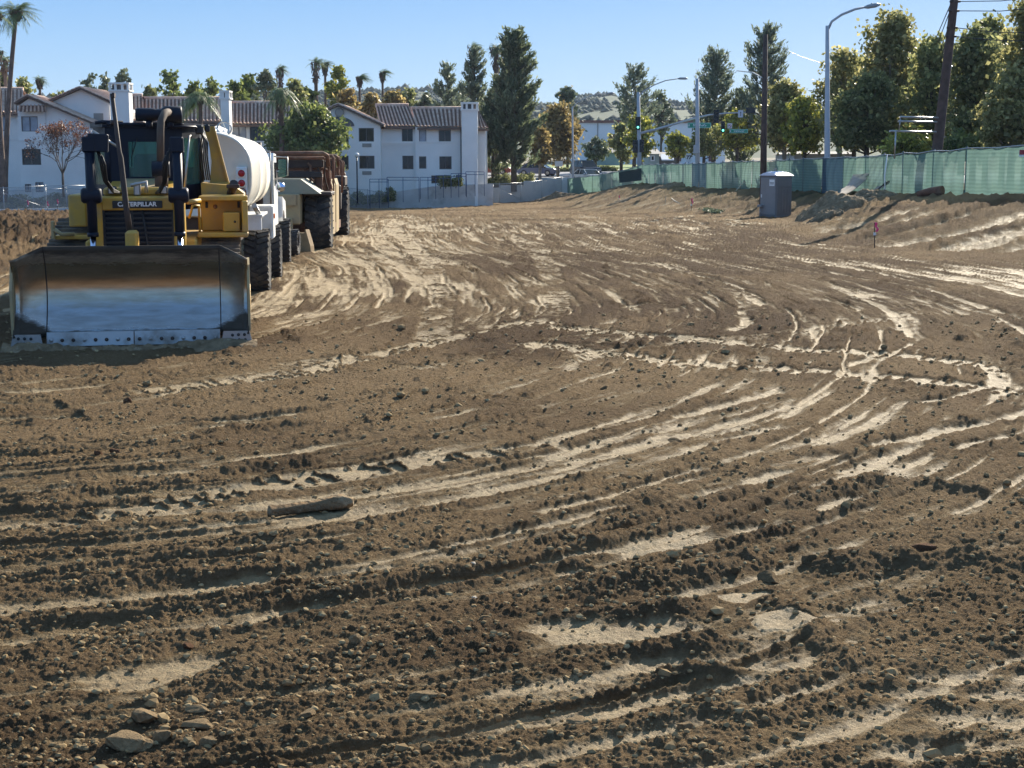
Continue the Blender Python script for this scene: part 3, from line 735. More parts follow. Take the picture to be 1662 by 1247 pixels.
# ---------------------------------------------------------------- retaining walls and blue railings in front of the building
def wall_run(name, label, pts, thick=.3, m=None, cat='wall'):
    """pts: (px, y_top, D); one stepped or sloping wall down into the ground"""
    mb = MB()
    for (xa, ya, Da), (xb, yb, Db) in zip(pts[:-1], pts[1:]):
        a = P(xa, ya, Da); b_ = P(xb, yb, Db)
        v = [(a.x, a.y, -7), (b_.x, b_.y, -7), (b_.x, b_.y, b_.z), (a.x, a.y, a.z), (a.x, a.y + thick, -7), (b_.x, b_.y + thick, -7), (b_.x, b_.y + thick, b_.z), (a.x, a.y + thick, a.z)]
        mb.add(v, [(0, 1, 2, 3), (4, 7, 6, 5), (3, 2, 6, 7), (0, 3, 7, 4), (1, 5, 6, 2)])
    o = mb.build(name, m or M_concrete); return tag(o, label, cat)
M_whitewall = mat('white_wall', (.58, .58, .57), .85, var=.08, vscale=.5, dirt=(.34, .34, .34), dscale=.8, dlo=.5, dhi=.8)
wall_run('retaining_wall', 'stained grey concrete retaining wall behind the chain link fence, rising to the right below the building', [(560, 322, 134), (640, 312, 134), (700, 303, 134), (745, 300, 134.5), (800, 299, 136)])
wall_run('retaining_wall', 'stepped white retaining wall below the pine trees, right of the apartment building', [(792, 305, 146), (812, 305, 146), (812.1, 301, 146), (850, 301, 148), (850.1, 294, 148), (888, 294, 150), (888.1, 289, 150), (930, 288, 152)], m=M_whitewall)
wall_run('retaining_wall', 'long low white wall directly behind the fence where the green screen begins', [(775, 328, 146), (860, 317, 150), (915, 304, 153.5)], m=M_whitewall)
M_blue = mat('blue_rail_paint', (.03, .07, .16), .5)
rl = thing('railing', 'stepped dark blue metal railing above the grey retaining wall', 'railing', P(700, 300, 132))
for xa, xb, yt, yb in ((600, 630, 291, 322), (628, 680, 288, 310), (682, 707, 288, 305), (707, 732, 285, 303), (732, 757, 282, 302), (756, 786, 279, 300)):
    mb = MB(); D = 131.8; a = P(xa, yt, D); b_ = P(xb, yt, D); z1 = P(xa, yb, D).z
    for z in (a.z, a.z - .25): mb.tube([(a.x, D, z), (b_.x, D, z)], .03, 6)
    for k in range(3):
        x = a.x + (b_.x - a.x) * k / 2; mb.tube([(x, D, z1 - 1), (x, D, a.z)], .03, 6)
    mb.build('rail_section', M_blue, rl, world=True)
# ---------------------------------------------------------------- fences
M_galv = mat('galvanised_steel', (.42, .43, .44), .45, metal=.6)
def link_material():
    m = bpy.data.materials.new('chain_link'); m.use_nodes = True; N = m.node_tree.nodes; K = m.node_tree.links
    b = N['Principled BSDF']; b.inputs['Base Color'].default_value = (.36, .38, .39, 1); b.inputs['Roughness'].default_value = .5; b.inputs['Metallic'].default_value = .3
    tc = N.new('ShaderNodeTexCoord'); outs = []
    for ang in (45, -45):
        mp = N.new('ShaderNodeMapping'); mp.inputs['Rotation'].default_value = (0, R(ang), 0); K.new(tc.outputs['Object'], mp.inputs[0])
        w = N.new('ShaderNodeTexWave'); w.bands_direction = 'X'; w.inputs['Scale'].default_value = 4.5; K.new(mp.outputs[0], w.inputs[0])
        g = N.new('ShaderNodeMath'); g.operation = 'GREATER_THAN'; g.inputs[1].default_value = .93; K.new(w.outputs['Fac'], g.inputs[0]); outs.append(g)
    mx = N.new('ShaderNodeMath'); mx.operation = 'MAXIMUM'; K.new(outs[0].outputs[0], mx.inputs[0]); K.new(outs[1].outputs[0], mx.inputs[1])
    K.new(mx.outputs[0], b.inputs['Alpha']); return m
M_link = link_material()
def fence_line(pts, step):
    """resample a list of (x,y) every step metres"""
    out = [np.array(pts[0], float)]; 
    for a, b in zip(pts[:-1], pts[1:]):
        a = np.array(a, float); b = np.array(b, float); n = max(1, round(np.linalg.norm(b - a) / step))
        out += [a + (b - a) * k / n for k in range(1, n + 1)]
    return out
def chain_fence(name, label, pts, h=1.9, step=3.0, r=.035, braces=()):
    L = fence_line(pts, step); root = thing(name, label, 'fence', (L[0][0], L[0][1], gz(*L[0])))
    zs = [gz(*p) for p in L]; rail = MB(); mesh = MB()
    for p, z in zip(L, zs):
        q = MB(); q.tube([(p[0], p[1], z - .3), (p[0], p[1], z + h + .05)], r, 8); q.ball((p[0], p[1], z + h + .06), r * 1.2, 8, 5); q.build('post', M_galv, root, world=True)
    for i in range(len(L) - 1):
        a, b = L[i], L[i + 1]
        rail.tube([(a[0], a[1], zs[i] + h), (b[0], b[1], zs[i + 1] + h)], .025, 6)
        mesh.quad((a[0], a[1] - .04, zs[i] + .03), (b[0], b[1] - .04, zs[i + 1] + .03), (b[0], b[1] - .04, zs[i + 1] + h), (a[0], a[1] - .04, zs[i] + h))
        if i in braces: rail.tube([(a[0], a[1], zs[i] + h * .8), (b[0], b[1], zs[i + 1] + .2)], .025, 6)
    rail.build('top_rail', M_galv, root, world=True); mesh.build('wire_mesh', M_link, root, world=True, fix=False)
    return root
cf_pts = [(P(x, 300, D).x, D) for x, D in ((-140, 110), (140, 118), (560, 130), (700, 138), (912, 151))]
chain_fence('chain_link_fence', 'galvanised chain link fence along the far edge of the site below the apartments', cf_pts, braces=(2, 5, 12, 19, 22))
cf2 = [(P(x, 300, D).x, D) for x, D in ((-120, 113.5), (160, 121.5))]
chain_fence('chain_link_fence', 'second shorter run of chain link fence standing just behind the first at the left edge', cf2, h=1.6, step=2.6, r=.03)
cf3 = [(P(x, 300, D).x, D) for x, D in ((560, 133), (700, 141.5), (800, 146))]
chain_fence('chain_link_fence', 'inner run of chain link fence close to the grey retaining wall', cf3, h=1.7, step=3.6, r=.05)
kb = MB(); L = fence_line([(p[0] - .2, p[1] - .9) for p in cf_pts[:3]], 3)
for a, b in zip(L[:-1], L[1:]):
    za, zb = gz(*a), gz(*b); kb.add([(a[0], a[1], za - .3), (b[0], b[1], zb - .3), (b[0], b[1], zb + .24), (a[0], a[1], za + .24), (a[0], a[1] + .5, za - .3), (b[0], b[1] + .5, zb - .3), (b[0], b[1] + .5, zb + .24), (a[0], a[1] + .5, za + .24)], [(0, 1, 2, 3), (4, 7, 6, 5), (3, 2, 6, 7), (0, 3, 7, 4), (1, 5, 6, 2)])
tag(kb.build('kerb', M_whitewall), 'pale concrete kerb running along the foot of the chain link fence', kind='structure')
# green wind screen fence
def screen_material(name, col, trans, alpha):
    m = bpy.data.materials.new(name); m.use_nodes = True; N = m.node_tree.nodes; K = m.node_tree.links
    b = N['Principled BSDF']; b.inputs['Roughness'].default_value = .7; b.inputs['Specular IOR Level'].default_value = .2
    tc = N.new('ShaderNodeTexCoord'); w = N.new('ShaderNodeTexWave'); w.bands_direction = 'Z'; w.inputs['Scale'].default_value = 2.2; w.inputs['Distortion'].default_value = 2.5; w.inputs['Detail'].default_value = 3
    K.new(tc.outputs['Object'], w.inputs[0]); n = N.new('ShaderNodeTexNoise'); n.inputs['Scale'].default_value = .9; n.inputs['Detail'].default_value = 5; K.new(tc.outputs['Object'], n.inputs[0])
    ad = N.new('ShaderNodeMath'); ad.operation = 'ADD'; K.new(w.outputs['Fac'], ad.inputs[0]); K.new(n.outputs[0], ad.inputs[1])
    r = N.new('ShaderNodeMapRange'); r.inputs[1].default_value = .2; r.inputs[2].default_value = 1.6; K.new(ad.outputs[0], r.inputs[0])
    mx = N.new('ShaderNodeMix'); mx.data_type = 'RGBA'; mx.inputs[6].default_value = (*[c * .82 for c in col], 1); mx.inputs[7].default_value = (*[min(1, c * 1.12) for c in col], 1); K.new(r.outputs[0], mx.inputs[0])
    K.new(mx.outputs[2], b.inputs['Base Color'])
    t = N.new('ShaderNodeBsdfTranslucent'); K.new(mx.outputs[2], t.inputs[0]); ms = N.new('ShaderNodeMixShader'); ms.inputs[0].default_value = trans
    K.new(b.outputs[0], ms.inputs[1]); K.new(t.outputs[0], ms.inputs[2])
    tr = N.new('ShaderNodeBsdfTransparent'); tr.inputs[0].default_value = (.8, 1, .95, 1); m2 = N.new('ShaderNodeMixShader'); m2.inputs[0].default_value = alpha
    K.new(ms.outputs[0], m2.inputs[1]); K.new(tr.outputs[0], m2.inputs[2]); K.new(m2.outputs[0], N['Material Output'].inputs[0]); return m
M_screen = screen_material('green_screen', (.15, .25, .215), .55, .10)
M_screen2 = screen_material('dark_screen', (.05, .10, .14), .35, .06)
M_screen3 = screen_material('banner_green', (.012, .04, .045), .05, .0)
M_post = mat('fence_post', (.10, .13, .14), .6, metal=.3)
gp_pts = [(p[1], p[0]) for p in _fp if 26 <= p[0] <= 152][::1]
gpx = sorted([(p[0], p[1]) for p in _fp if 26 <= p[0] <= 152.5])
gpts = [(float(np.interp(Y, _fp[:, 0], _fp[:, 1])), Y) for Y in (32, 54, 58, 65, 72, 81, 95, 120, 135, 140, 148, 152)]
GL_ = fence_line(gpts, 3.05)
gf = thing('green_screen_fence', 'long temporary fence covered in green wind screen along the top of the right bank', 'fence', (GL_[0][0], GL_[0][1], gz(*GL_[0])))
rr = random.Random(5); zt_ = []
for i, p in enumerate(GL_):
    z = float(macro(np.array([p[0]]), np.array([p[1]]))[0]); zt_.append(z)
H_ = 1.83
for i, p in enumerate(GL_):
    q = MB(); lean = rr.uniform(-.05, .05); q.tube([(p[0], p[1], zt_[i] - .5), (p[0] + lean, p[1] + .02, zt_[i] + H_ + .07)], .035, 7); q.build('post', M_post, gf, world=True)
rail = MB()
for i in range(len(GL_) - 1):
    a, b = GL_[i], GL_[i + 1]; nx, nz = 13, 9; vs = []; fs = []
    px_ = (a[0] + b[0]) / 2 / ((a[1] + b[1]) / 2) * 2400 + 831
    dark = any(l < px_ < h for l, h in ((1118, 1142), (1318, 1348), (1386, 1396), (1415, 1440), (1512, 1518)))
    bel = rr.uniform(-.16, .10); sag = rr.uniform(.0, .09); fold = rr.uniform(.03, .075); ph = rr.uniform(0, 6)
    dirx = np.array([b[1] - a[1], -(b[0] - a[0])]); dirx = dirx / np.linalg.norm(dirx)
    for j in range(nz):
        t = j / (nz - 1)
        for k in range(nx):
            s = k / (nx - 1); x, y = a + (b - a) * s
            o_ = bel * math.sin(PI * s) * math.sin(PI * min(1, t * 1.1)) + fold * math.sin(s * 23 + ph + t * 2) * math.sin(PI * s) + .02 * math.sin(s * 41 + ph) * (1 - t)
            zb = zt_[i] * (1 - s) + zt_[i + 1] * s - .12; ztp = zb + .12 + H_ - .03 - sag * math.sin(PI * s)
            vs.append((x + dirx[0] * (o_ - .045), y + dirx[1] * (o_ - .045), zb + (ztp - zb) * t))
    for j in range(nz - 1):
        for k in range(nx - 1): m0 = j * nx + k; fs.append((m0, m0 + 1, m0 + nx + 1, m0 + nx))
    s_ = MB(); s_.add(vs, fs, True); o = s_.build('screen_panel', M_screen2 if dark else M_screen, gf, world=True, fix=False)
    if dark: o['label'] = 'dark slate doubled screen panel'
    rail.tube([(a[0], a[1], zt_[i] + H_), ((a[0] + b[0]) / 2, (a[1] + b[1]) / 2, (zt_[i] + zt_[i + 1]) / 2 + H_ - .03 - sag * .5), (b[0], b[1], zt_[i + 1] + H_)], .024, 6)
rail.build('top_rail', M_galv, gf, world=True)
# dark banner tied to the far part of the fence
a = P(1004, 280, 138.6); b_ = P(1041, 273, 133.8); c = P(1041, 293, 133.8); d = P(1005, 297, 138.6)
mb = MB(); n = 9; vs = []
for j in range(2):
    for k in range(n):
        s = k / (n - 1); p = (a.lerp(b_, s)) if j else (d.lerp(c, s)); vs.append((p.x, p.y - .25 - .05 * math.sin(s * 9), p.z))
mb.add(vs, [(k, k + 1, n + k + 1, n + k) for k in range(n - 1)])
vs2 = [(x, y + .02, z) for x, y, z in vs]; mb.add(vs2, [(k, n + k, n + k + 1, k + 1) for k in range(n - 1)])
tag(mb.build('banner', M_screen3, fix=False), 'dark green rectangular banner hung on the far end of the screened fence', 'banner')
M_red = mat('red_sign', (.35, .03, .04), .5); M_white = mat('white_paint', (.75, .75, .74), .5)
sg = thing('warning_sign', 'small red and white sign fixed to the green screen at the right edge', 'sign', P(1659, 250, 53.3))
q = P(1659, 249, 53.3); mb = MB(); mb.box(q.x - .11, q.x + .35, q.y - .03, q.y, q.z - .12, q.z + .12); mb.build('sign_board', M_white, sg, world=True)
mb = MB(); mb.box(q.x - .11, q.x + .35, q.y - .036, q.y - .033, q.z - .05, q.z + .12); mb.build('red_panel', M_red, sg, world=True)
# ---------------------------------------------------------------- far buildings
M_ind = mat('painted_panel_wall', (.84, .83, .81), .8, var=.04, vscale=.1); M_indtrim = mat('rust_brown_trim', (.20, .09, .07), .8, var=.15, vscale=.3)
def bbox_px(mb, xa, xb, yt, yb, D, dep, proud=0):
    a = P(xa, yb, D); b = P(xb, yt, D); mb.box(a.x, b.x, D - proud, D + dep, a.z, b.z); return mb
wh = thing('warehouse', 'large white warehouse with a brown roof band beyond the lawn', 'building', P(1060, 275, 260))
bbox_px(MB(), 938, 1178, 199, 300, 260, 60).build('wall', M_ind, wh, world=True)
bbox_px(MB(), 936, 1180, 195.5, 199.6, 260, 60.3, .3).build('roof_band', M_indtrim, wh, world=True)
for xa, xb in ((988, 1001), (1092, 1106), (1150, 1160)): bbox_px(MB(), xa, xb, 218, 262, 260, .2, .15).build('brown_panel', M_indtrim, wh, world=True)
for x in (970, 1055, 1130): bbox_px(MB(), x - .8, x + .8, 200, 270, 260, .2, .12).build('downpipe', M_frame, wh, world=True)
M_green_h = mat('green_siding', (.30, .36, .33), .8, var=.1, vscale=1); M_shingle = mat('grey_shingle', (.34, .31, .28), .9, var=.2, vscale=2)
def house(name, label, xa, xb, yr, ye, yb, D, dep=8, m=M_green_h, wins=()):
    h = thing(name, label, 'house', P((xa + xb) / 2, yb, D))
    w = MB(); bbox_px(w, xa, xb, ye, yb + 12, D, dep); w.build('wall', m, h, world=True)
    a = P(xa - 3, ye, D - .5); b = P(xb + 3, ye, D - .5); r0 = P(xa + 2, yr, D + dep / 2); r1 = P(xb - 2, yr, D + dep / 2)
    rf = MB(); rf.add([a, b, r1, r0, (b.x, D + dep + .5, b.z), (a.x, D + dep + .5, a.z)], [(0, 1, 2, 3), (2, 4, 5, 3), (0, 3, 5), (1, 4, 2), (0, 5, 4, 1)]); rf.build('roof', M_shingle, h, world=True)
    for (x0, x1, y0, y1) in wins:
        p = P(x0, y1, D); q = P(x1, y0, D); f = MB(); f.box(p.x - .12, q.x + .12, D - .06, D - .01, p.z - .12, q.z + .12); fo = f.build('window', M_white, h, world=True)
        g = MB(); g.box(p.x, q.x, D - .08, D - .062, p.z, q.z); g.build('pane', M_glass, None); o = C.objects[-1]; o.data.transform(Matrix.Translation(-h.location)); o.parent = fo
house('small_house', 'small pale green house with a light shingle roof seen past the lawn trees', 968, 1006, 239, 248, 268, 228, wins=[(975, 982, 251, 259)])
house('small_house', 'small green house with white window behind the signal pole', 1053, 1070, 243, 250, 276, 180, wins=[(1057.5, 1061, 254, 260)])
house('low_building', 'low building with a pale roof and white awning behind the green fence', 1068, 1102, 247, 254, 276, 185, m=mat('brown_siding', (.12, .10, .08), .8))
house('low_building', 'long low grey building behind the tall street lamp', 1288, 1384, 246, 250, 290, 112, m=mat('grey_block', (.50, .48, .46), .85, var=.1, vscale=1))
_m = MB(); a = P(1074, 259, 178); b = P(1094, 257, 178); _m.add([(a.x, 178, a.z), (b.x, 178, a.z), (b.x, 180, b.z + .5), (a.x, 180, b.z + .5), (a.x, 178, a.z - .12), (b.x, 178, a.z - .12), (b.x, 180, b.z + .38), (a.x, 180, b.z + .38)], [(0, 1, 2, 3), (4, 7, 6, 5), (0, 4, 5, 1), (1, 5, 6, 2), (0, 3, 7, 4), (3, 2, 6, 7)])
tag(_m.build('awning', M_white), 'white sloping awning on the low building left of the grey pole', 'awning')
def text_obj(name, s, size, mat_, loc, rot, parent=None, ext=.004, bold=True, sx=1.0):
    cu = bpy.data.curves.new(name, 'FONT'); cu.body = s; cu.size = size; cu.extrude = ext; cu.align_x = 'CENTER'; cu.align_y = 'CENTER'
    if bold: cu.offset = size * .03
    t = bpy.data.objects.new(name, cu); C.objects.link(t)
    dg = bpy.context.evaluated_depsgraph_get(); me = bpy.data.meshes.new_from_object(t.evaluated_get(dg)); bpy.data.objects.remove(t)
    me.transform(Matrix.Diagonal((sx, 1, 1, 1)))
    me.materials.clear(); me.materials.append(mat_); o = bpy.data.objects.new(name, me); C.objects.link(o); o.location = loc; o.rotation_euler = rot
    if parent is not None: o.parent = parent
    return o
M_black = mat('black_letters', (.02, .02, .02), .6)
sg = thing('number_sign', 'white square sign with a black number above the green fence, left of the grey pole', 'sign', P(1118, 262, 150))
q = P(1118, 256, 150); mb = MB(); mb.box(q.x - .27, q.x + .27, 150, 150.05, q.z - .42, q.z + .42, bev=.02); mb.build('sign_board', M_white, sg, world=True)
mb = MB(); mb.tube([(q.x, 150.08, q.z), (q.x, 150.08, q.z - 3)], .05, 6); mb.build('sign_post', M_galv, sg, world=True)
text_obj('sign_number', '77', .5, M_black, (q.x - sg.location.x, -.02, q.z - sg.location.z), (PI / 2, 0, 0), sg)
# ---------------------------------------------------------------- trees
def leaf_mat(name, c1, c2, c3=None, trans=.35):
    m = bpy.data.materials.new(name); m.use_nodes = True; N = m.node_tree.nodes; K = m.node_tree.links
    b = N['Principled BSDF']; b.inputs['Roughness'].default_value = .5; b.inputs['Specular IOR Level'].default_value = .45
    g = N.new('ShaderNodeNewGeometry'); r = N.new('ShaderNodeValToRGB'); K.new(g.outputs['Random Per Island'], r.inputs[0])
    r.color_ramp.elements[0].color = (*c1, 1); r.color_ramp.elements[1].color = (*c2, 1); r.color_ramp.elements[1].position = .8
    if c3: e = r.color_ramp.elements.new(1.0); e.color = (*c3, 1)
    K.new(r.outputs[0], b.inputs['Base Color']); t = N.new('ShaderNodeBsdfTranslucent'); K.new(r.outputs[0], t.inputs[0])
    s = N.new('ShaderNodeMixShader'); s.inputs[0].default_value = trans; K.new(b.outputs[0], s.inputs[1]); K.new(t.outputs[0], s.inputs[2]); K.new(s.outputs[0], N['Material Output'].inputs[0]); return m
LM = dict(
    pine=leaf_mat('pine_needles', (.08, .105, .055), (.18, .215, .115), (.36, .39, .23), .5),
    pine2=leaf_mat('grey_pine_needles', (.11, .135, .09), (.21, .25, .17), (.38, .42, .29), .5),
    green=leaf_mat('green_leaves', (.08, .11, .032), (.21, .25, .075), (.44, .46, .15), .55),
    olive=leaf_mat('olive_leaves', (.14, .16, .06), (.32, .33, .13), (.60, .56, .24), .6),
    syc=leaf_mat('sycamore_leaves', (.17, .17, .065), (.36, .34, .14), (.66, .58, .26), .6),
    orange=leaf_mat('autumn_leaves', (.16, .12, .045), (.36, .27, .11), (.60, .48, .20), .55),
    yellow=leaf_mat('yellow_green_leaves', (0.135, 0.158, 0.034), (0.360, 0.360, 0.075), (0.650, 0.600, 0.112), .45),
    euc=leaf_mat('grey_green_leaves', (0.068, 0.090, 0.051), (0.180, 0.210, 0.128), (0.319, 0.338, 0.206), .35),
    dark=leaf_mat('dark_leaves', (.12, .14, .06), (.26, .27, .11), (.54, .52, .22), .6),
    red=leaf_mat('dry_red_leaves', (0.101, 0.040, 0.028), (0.240, 0.105, 0.060), (0.413, 0.225, 0.112), .35),
    palm=leaf_mat('palm_fronds', (0.056, 0.090, 0.034), (0.180, 0.240, 0.090), (0.450, 0.469, 0.188), .3))
M_bark = mat('bark', (.09, .068, .05), .95, var=.35, vscale=3, bump=.6, bscale=8)
M_pbark = mat('palm_trunk', (.16, .11, .085), .95, var=.35, vscale=2, bump=.7, bscale=6)
M_wbark = mat('pale_bark', (.26, .22, .18), .9, var=.3, vscale=2)
def quads(c, s, rnd, up=0.0, elong=1.6, dirs=None):
    """leaf-sized quads at the points c"""
    n = len(c)
    a = rnd.randn(n, 3); 
    if dirs is not None: a = a * .45 + dirs
    a[:, 2] += up; a /= np.linalg.norm(a, axis=1, keepdims=True) + 1e-9
    b = rnd.randn(n, 3); b = np.cross(a, b); b /= np.linalg.norm(b, axis=1, keepdims=True) + 1e-9
    s = s * rnd.uniform(.6, 1.35, (n, 1)); A = a * s * elong * .5; B = b * s * .5
    v = np.stack([c - A, c + B * .9, c + A, c - B * .9], 1).reshape(-1, 3)
    f = np.arange(4 * n).reshape(n, 4); return v, f
def add_crown(root, v, f, m, name='crown'):
    return np_mesh(name, v, f, m, root)
def broad(root, w, h, z0, seed, mk, n=9000, leaf=.22, top=1.0, trunk_r=.2, nbl=None, gap=.30, shape='round'):
    """root at the foot; crown w wide between z0 and h"""
    r = np.random.RandomState(seed); ch = h - z0; nb = nbl or int(22 + w * 4)
    cs = []; rs = []
    for k in range(nb):
        t = (k + r.uniform(.2, .9)) / nb
        if shape == 'round': prof = math.sqrt(max(.02, 1 - (2 * t - .85) ** 2 * .95))
        elif shape == 'cone': prof = (1 - t) ** .75 * .95 + .10
        else: prof = min(1, .55 + 1.4 * t) * math.sqrt(max(.03, 1 - t ** 3))
        a = k * 2.4 + r.uniform(-.5, .5); rad = w / 2 * prof * r.uniform(.2, .92)
        cs.append((math.cos(a) * rad, math.sin(a) * rad, z0 + ch * t)); rs.append(w * .088 * r.uniform(.4, 1.6) + .16)
    cs = np.array(cs); rs = np.array(rs)
    limbs = MB(); th = z0 + ch * .35
    lean = r.uniform(-.02, .02, 2) * h
    limbs.tube([(0, 0, -.6), (lean[0] * .3, lean[1] * .3, th * .5), (lean[0], lean[1], th), (lean[0] * 1.6, lean[1] * 1.6, z0 + ch * .75)], [trunk_r, trunk_r * .8, trunk_r * .6, trunk_r * .15], 7)
    for c in cs[::1]:
        s0 = Vector((lean[0] * .8, lean[1] * .8, min(c[2] * .8, th) * r.uniform(.75, 1.0))); e = Vector(c); mid = s0.lerp(e, .55) + Vector((0, 0, -.03 * w))
        limbs.tube([s0, mid, e], [trunk_r * .32, trunk_r * .2, trunk_r * .07], 4, cap=False)
    limbs.build('trunk', M_bark if mk not in ('syc', 'orange') else M_wbark, root, fix=False)
    # each blob holds many small twig clumps, each clump many leaves
    nc = int(n * .38 / 22); leaf = leaf * 1.18; k = r.choice(nb, nc, p=rs ** 2 / (rs ** 2).sum())
    d = r.randn(nc, 3); d /= np.linalg.norm(d, axis=1, keepdims=True); rad = r.uniform(gap, 1.12, (nc, 1)) ** .6
    cc = cs[k] + d * rad * rs[k][:, None] * np.array([1.15, 1.15, .9])
    cl = .075 * w * .5 + .14
    L = np.repeat(cc, 22, 0) + r.randn(nc * 22, 3) * cl * np.array([1, 1, .8]) * r.uniform(.5, 1.2, (nc * 22, 1))
    v, f = quads(L, leaf, r, elong=1.3); return add_crown(root, v, f, LM[mk])
def pine(root, w, h, seed, mk='pine', n=9000, z0=.2, dense=1.0, leaf=.32, wind=.25, taper=1.0):
    r = np.random.RandomState(seed); tr = MB()
    tr.tube([(0, 0, -.5), (r.uniform(-.1, .1), 0, h * .5), (0, 0, h * .97)], [h * .022, h * .014, h * .003], 7)
    nb = int(34 * dense + 6); pts = []; dr = []; 
    for k in range(nb):
        t = z0 + (1 - z0) * ((k + r.uniform(0, .8)) / nb) ** .95; a = k * 2.399 + r.uniform(-.4, .4)
        tt = (t - z0) / (1 - z0)
        L = w / 2 * (min(1, .55 + tt * 1.6) * (1 - tt) ** .62 * taper + .12) * r.uniform(.65, 1.12)
        s = Vector((0, 0, h * t)); e = s + Vector((math.cos(a) * L + wind * L * .3, math.sin(a) * L, L * r.uniform(.25, .75) - .1))
        mid = s.lerp(e, .5) + Vector((0, 0, -.12 * L)); tr.tube([s, mid, e], [h * .006, h * .004, h * .0015], 4, cap=False)
        m = max(2, int(L / (w * .085)))
        for q in range(m):
            u = .30 + .72 * (q + r.uniform(0, 1)) / m
            p = s.lerp(mid, u * 2) if u < .5 else mid.lerp(e, (u - .5) * 2)
            off = r.randn(3) * L * .10; pts.append((p.x + off[0], p.y + off[1], p.z + abs(off[2]) + .03 * h * .3)); dr.append((e - s).normalized() + Vector((wind * .8, 0, .9)))
    pts.append((0, 0, h)); dr.append(Vector((0, 0, 1)))
    tr.build('trunk', M_bark, root, fix=False)
    pts = np.array(pts); dr = np.array([tuple(x.normalized()) for x in dr]); per = max(8, int(n * .62 / len(pts)))
    k = np.repeat(np.arange(len(pts)), per); sz = w * .058 + .13
    t = r.uniform(-1, 1.2, (len(k), 1)); off = r.randn(len(k), 3) * sz * .33
    L = pts[k] + off + dr[k] * t * sz * 1.15
    v, f = quads(L, leaf * .5, r, elong=3.0, dirs=dr[k]); return add_crown(root, v, f, LM[mk])
def palm(root, h, cr, seed, wind=.3, lean=(0, 0), r0=.17, skirt=.8, nf=34, droop=1.0):
    r = np.random.RandomState(seed); tr = MB(); n = 9
    tp = Vector((lean[0], lean[1], h))
    pts = [Vector((lean[0] * (k / (n - 1)) ** 1.4, lean[1] * (k / (n - 1)) ** 1.4, -.5 + (h + .5) * k / (n - 1))) for k in range(n)]
    tr.tube(pts, [r0 * (1.25 - .5 * k / (n - 1)) * r.uniform(.95, 1.06) for k in range(n)], 8); tr.build('trunk', M_pbark, root)
    V = []; F = []; 
    for k in range(nf):
        a = k * 2.399 + r.uniform(-.2, .2); el = r.uniform(-.35, 1.25); L = cr * 1.35 * r.uniform(.7, 1.1)
        d = Vector((math.cos(a) * math.cos(el), math.sin(a) * math.cos(el), math.sin(el))) + Vector((wind, 0, 0)); d.normalize()
        side = d.cross(Vector((0, 0, 1))); side = side.normalized() if side.length > .1 else Vector((1, 0, 0))
        m = 5; prev = None
        for q in range(m + 1):
            t = q / m; c = tp + d * L * t + Vector((wind * L * .35 * t * t, 0, -droop * L * .55 * t * t))
            if q >= 1:
                wv = L * (.04 + .20 * math.sin(PI * min(1, t * .95)))
                for sgn in (-1, 1):
                    for u in range(3):
                        cc = prev.lerp(c, u / 3); tip = cc + side * sgn * wv * r.uniform(.7, 1.1) + (c - prev) * .8 + Vector((0, 0, -wv * .5))
                        i0 = len(V); wd = (c - prev) * .10; V += [cc - wd, cc + wd, tip]; F.append((i0, i0 + 1, i0 + 2))
            prev = c
    fr = MB(); fr.add(V, F); fr.build('crown', LM['palm'], root, fix=False)
    if skirt > 0:
        nq = int(150); tt = r.uniform(0, 1, nq); a = r.uniform(0, 2 * PI, nq); rad = r0 * (1.0 + .9 * (1 - tt)) * r.uniform(.7, 1.3, nq)
        c = np.stack([lean[0] + rad * np.cos(a), lean[1] + rad * np.sin(a), h - skirt * tt], 1); v, f = quads(c, .16, r, up=-2.5, elong=3); np_mesh('dead_frond_skirt', v, f, M_pbark, root)
def tree_at(name, label, px, base_y, D, kind, top_y, hw, group=None, **kw):
    """photo pixel column, foot row, distance; height and width follow from the distance"""
    b = P(px, base_y, D); t = P(px, top_y, D); h = t.z - b.z; w = 2 * hw / 2400 * D
    root = thing(name, label, 'palm tree' if 'palm' in name else 'shrub' if 'shrub' in name or 'hedge' in name else 'tree', b, 0, group)
    if kind == 'palm': palm(root, h, w / 2, **kw)
    elif kind == 'pine': pine(root, w, h, **kw)
    else:
        zf = kw.pop('cy', None); z0 = (P(px, zf, D).z - b.z) if zf else h * .3
        broad(root, w, h, z0, **kw)
    return root
GT = 'treetops behind the apartment building'
# pines
tree_at('pine_tree', 'largest dense dark pine tree right of the apartment building', 834, 303, 147, 'pine', 58, 50, seed=1, n=26000, dense=2.0, leaf=.34, z0=.13)
tree_at('pine_tree', 'lower spreading pine left of the largest dense pine, trunks forking near the ground', 800, 300, 149, 'pine', 150, 36, seed=2, n=9000, dense=1.2, z0=.15)
tree_at('pine_tree', 'slim pine rising just right of the end chimney', 771, 290, 156, 'pine', 84, 27, seed=3, mk='pine2', n=6500, dense=1.1, z0=.35)
tree_at('pine_tree', 'sparse wispy pine directly behind the roof left of the end chimney', 727, 290, 165, 'pine', 108, 32, seed=4, mk='pine2', n=5500, dense=.9, z0=.4)
tree_at('pine_tree', 'small sparse pine top between the two slim pines left of the large pine', 752, 290, 170, 'pine', 138, 24, seed=5, mk='pine2', n=3500, dense=.8, z0=.4)
tree_at('pine_tree', 'airy pine behind the left traffic signal pole', 1029, 272, 190, 'pine', 113, 40, seed=6, mk='pine2', n=9000, dense=1.0, z0=.25)
tree_at('pine_tree', 'tall feathery pine left of the grey pole beyond the green fence', 1158, 280, 160, 'pine', 88, 46, seed=7, mk='pine2', n=14000, dense=1.6, z0=.15)
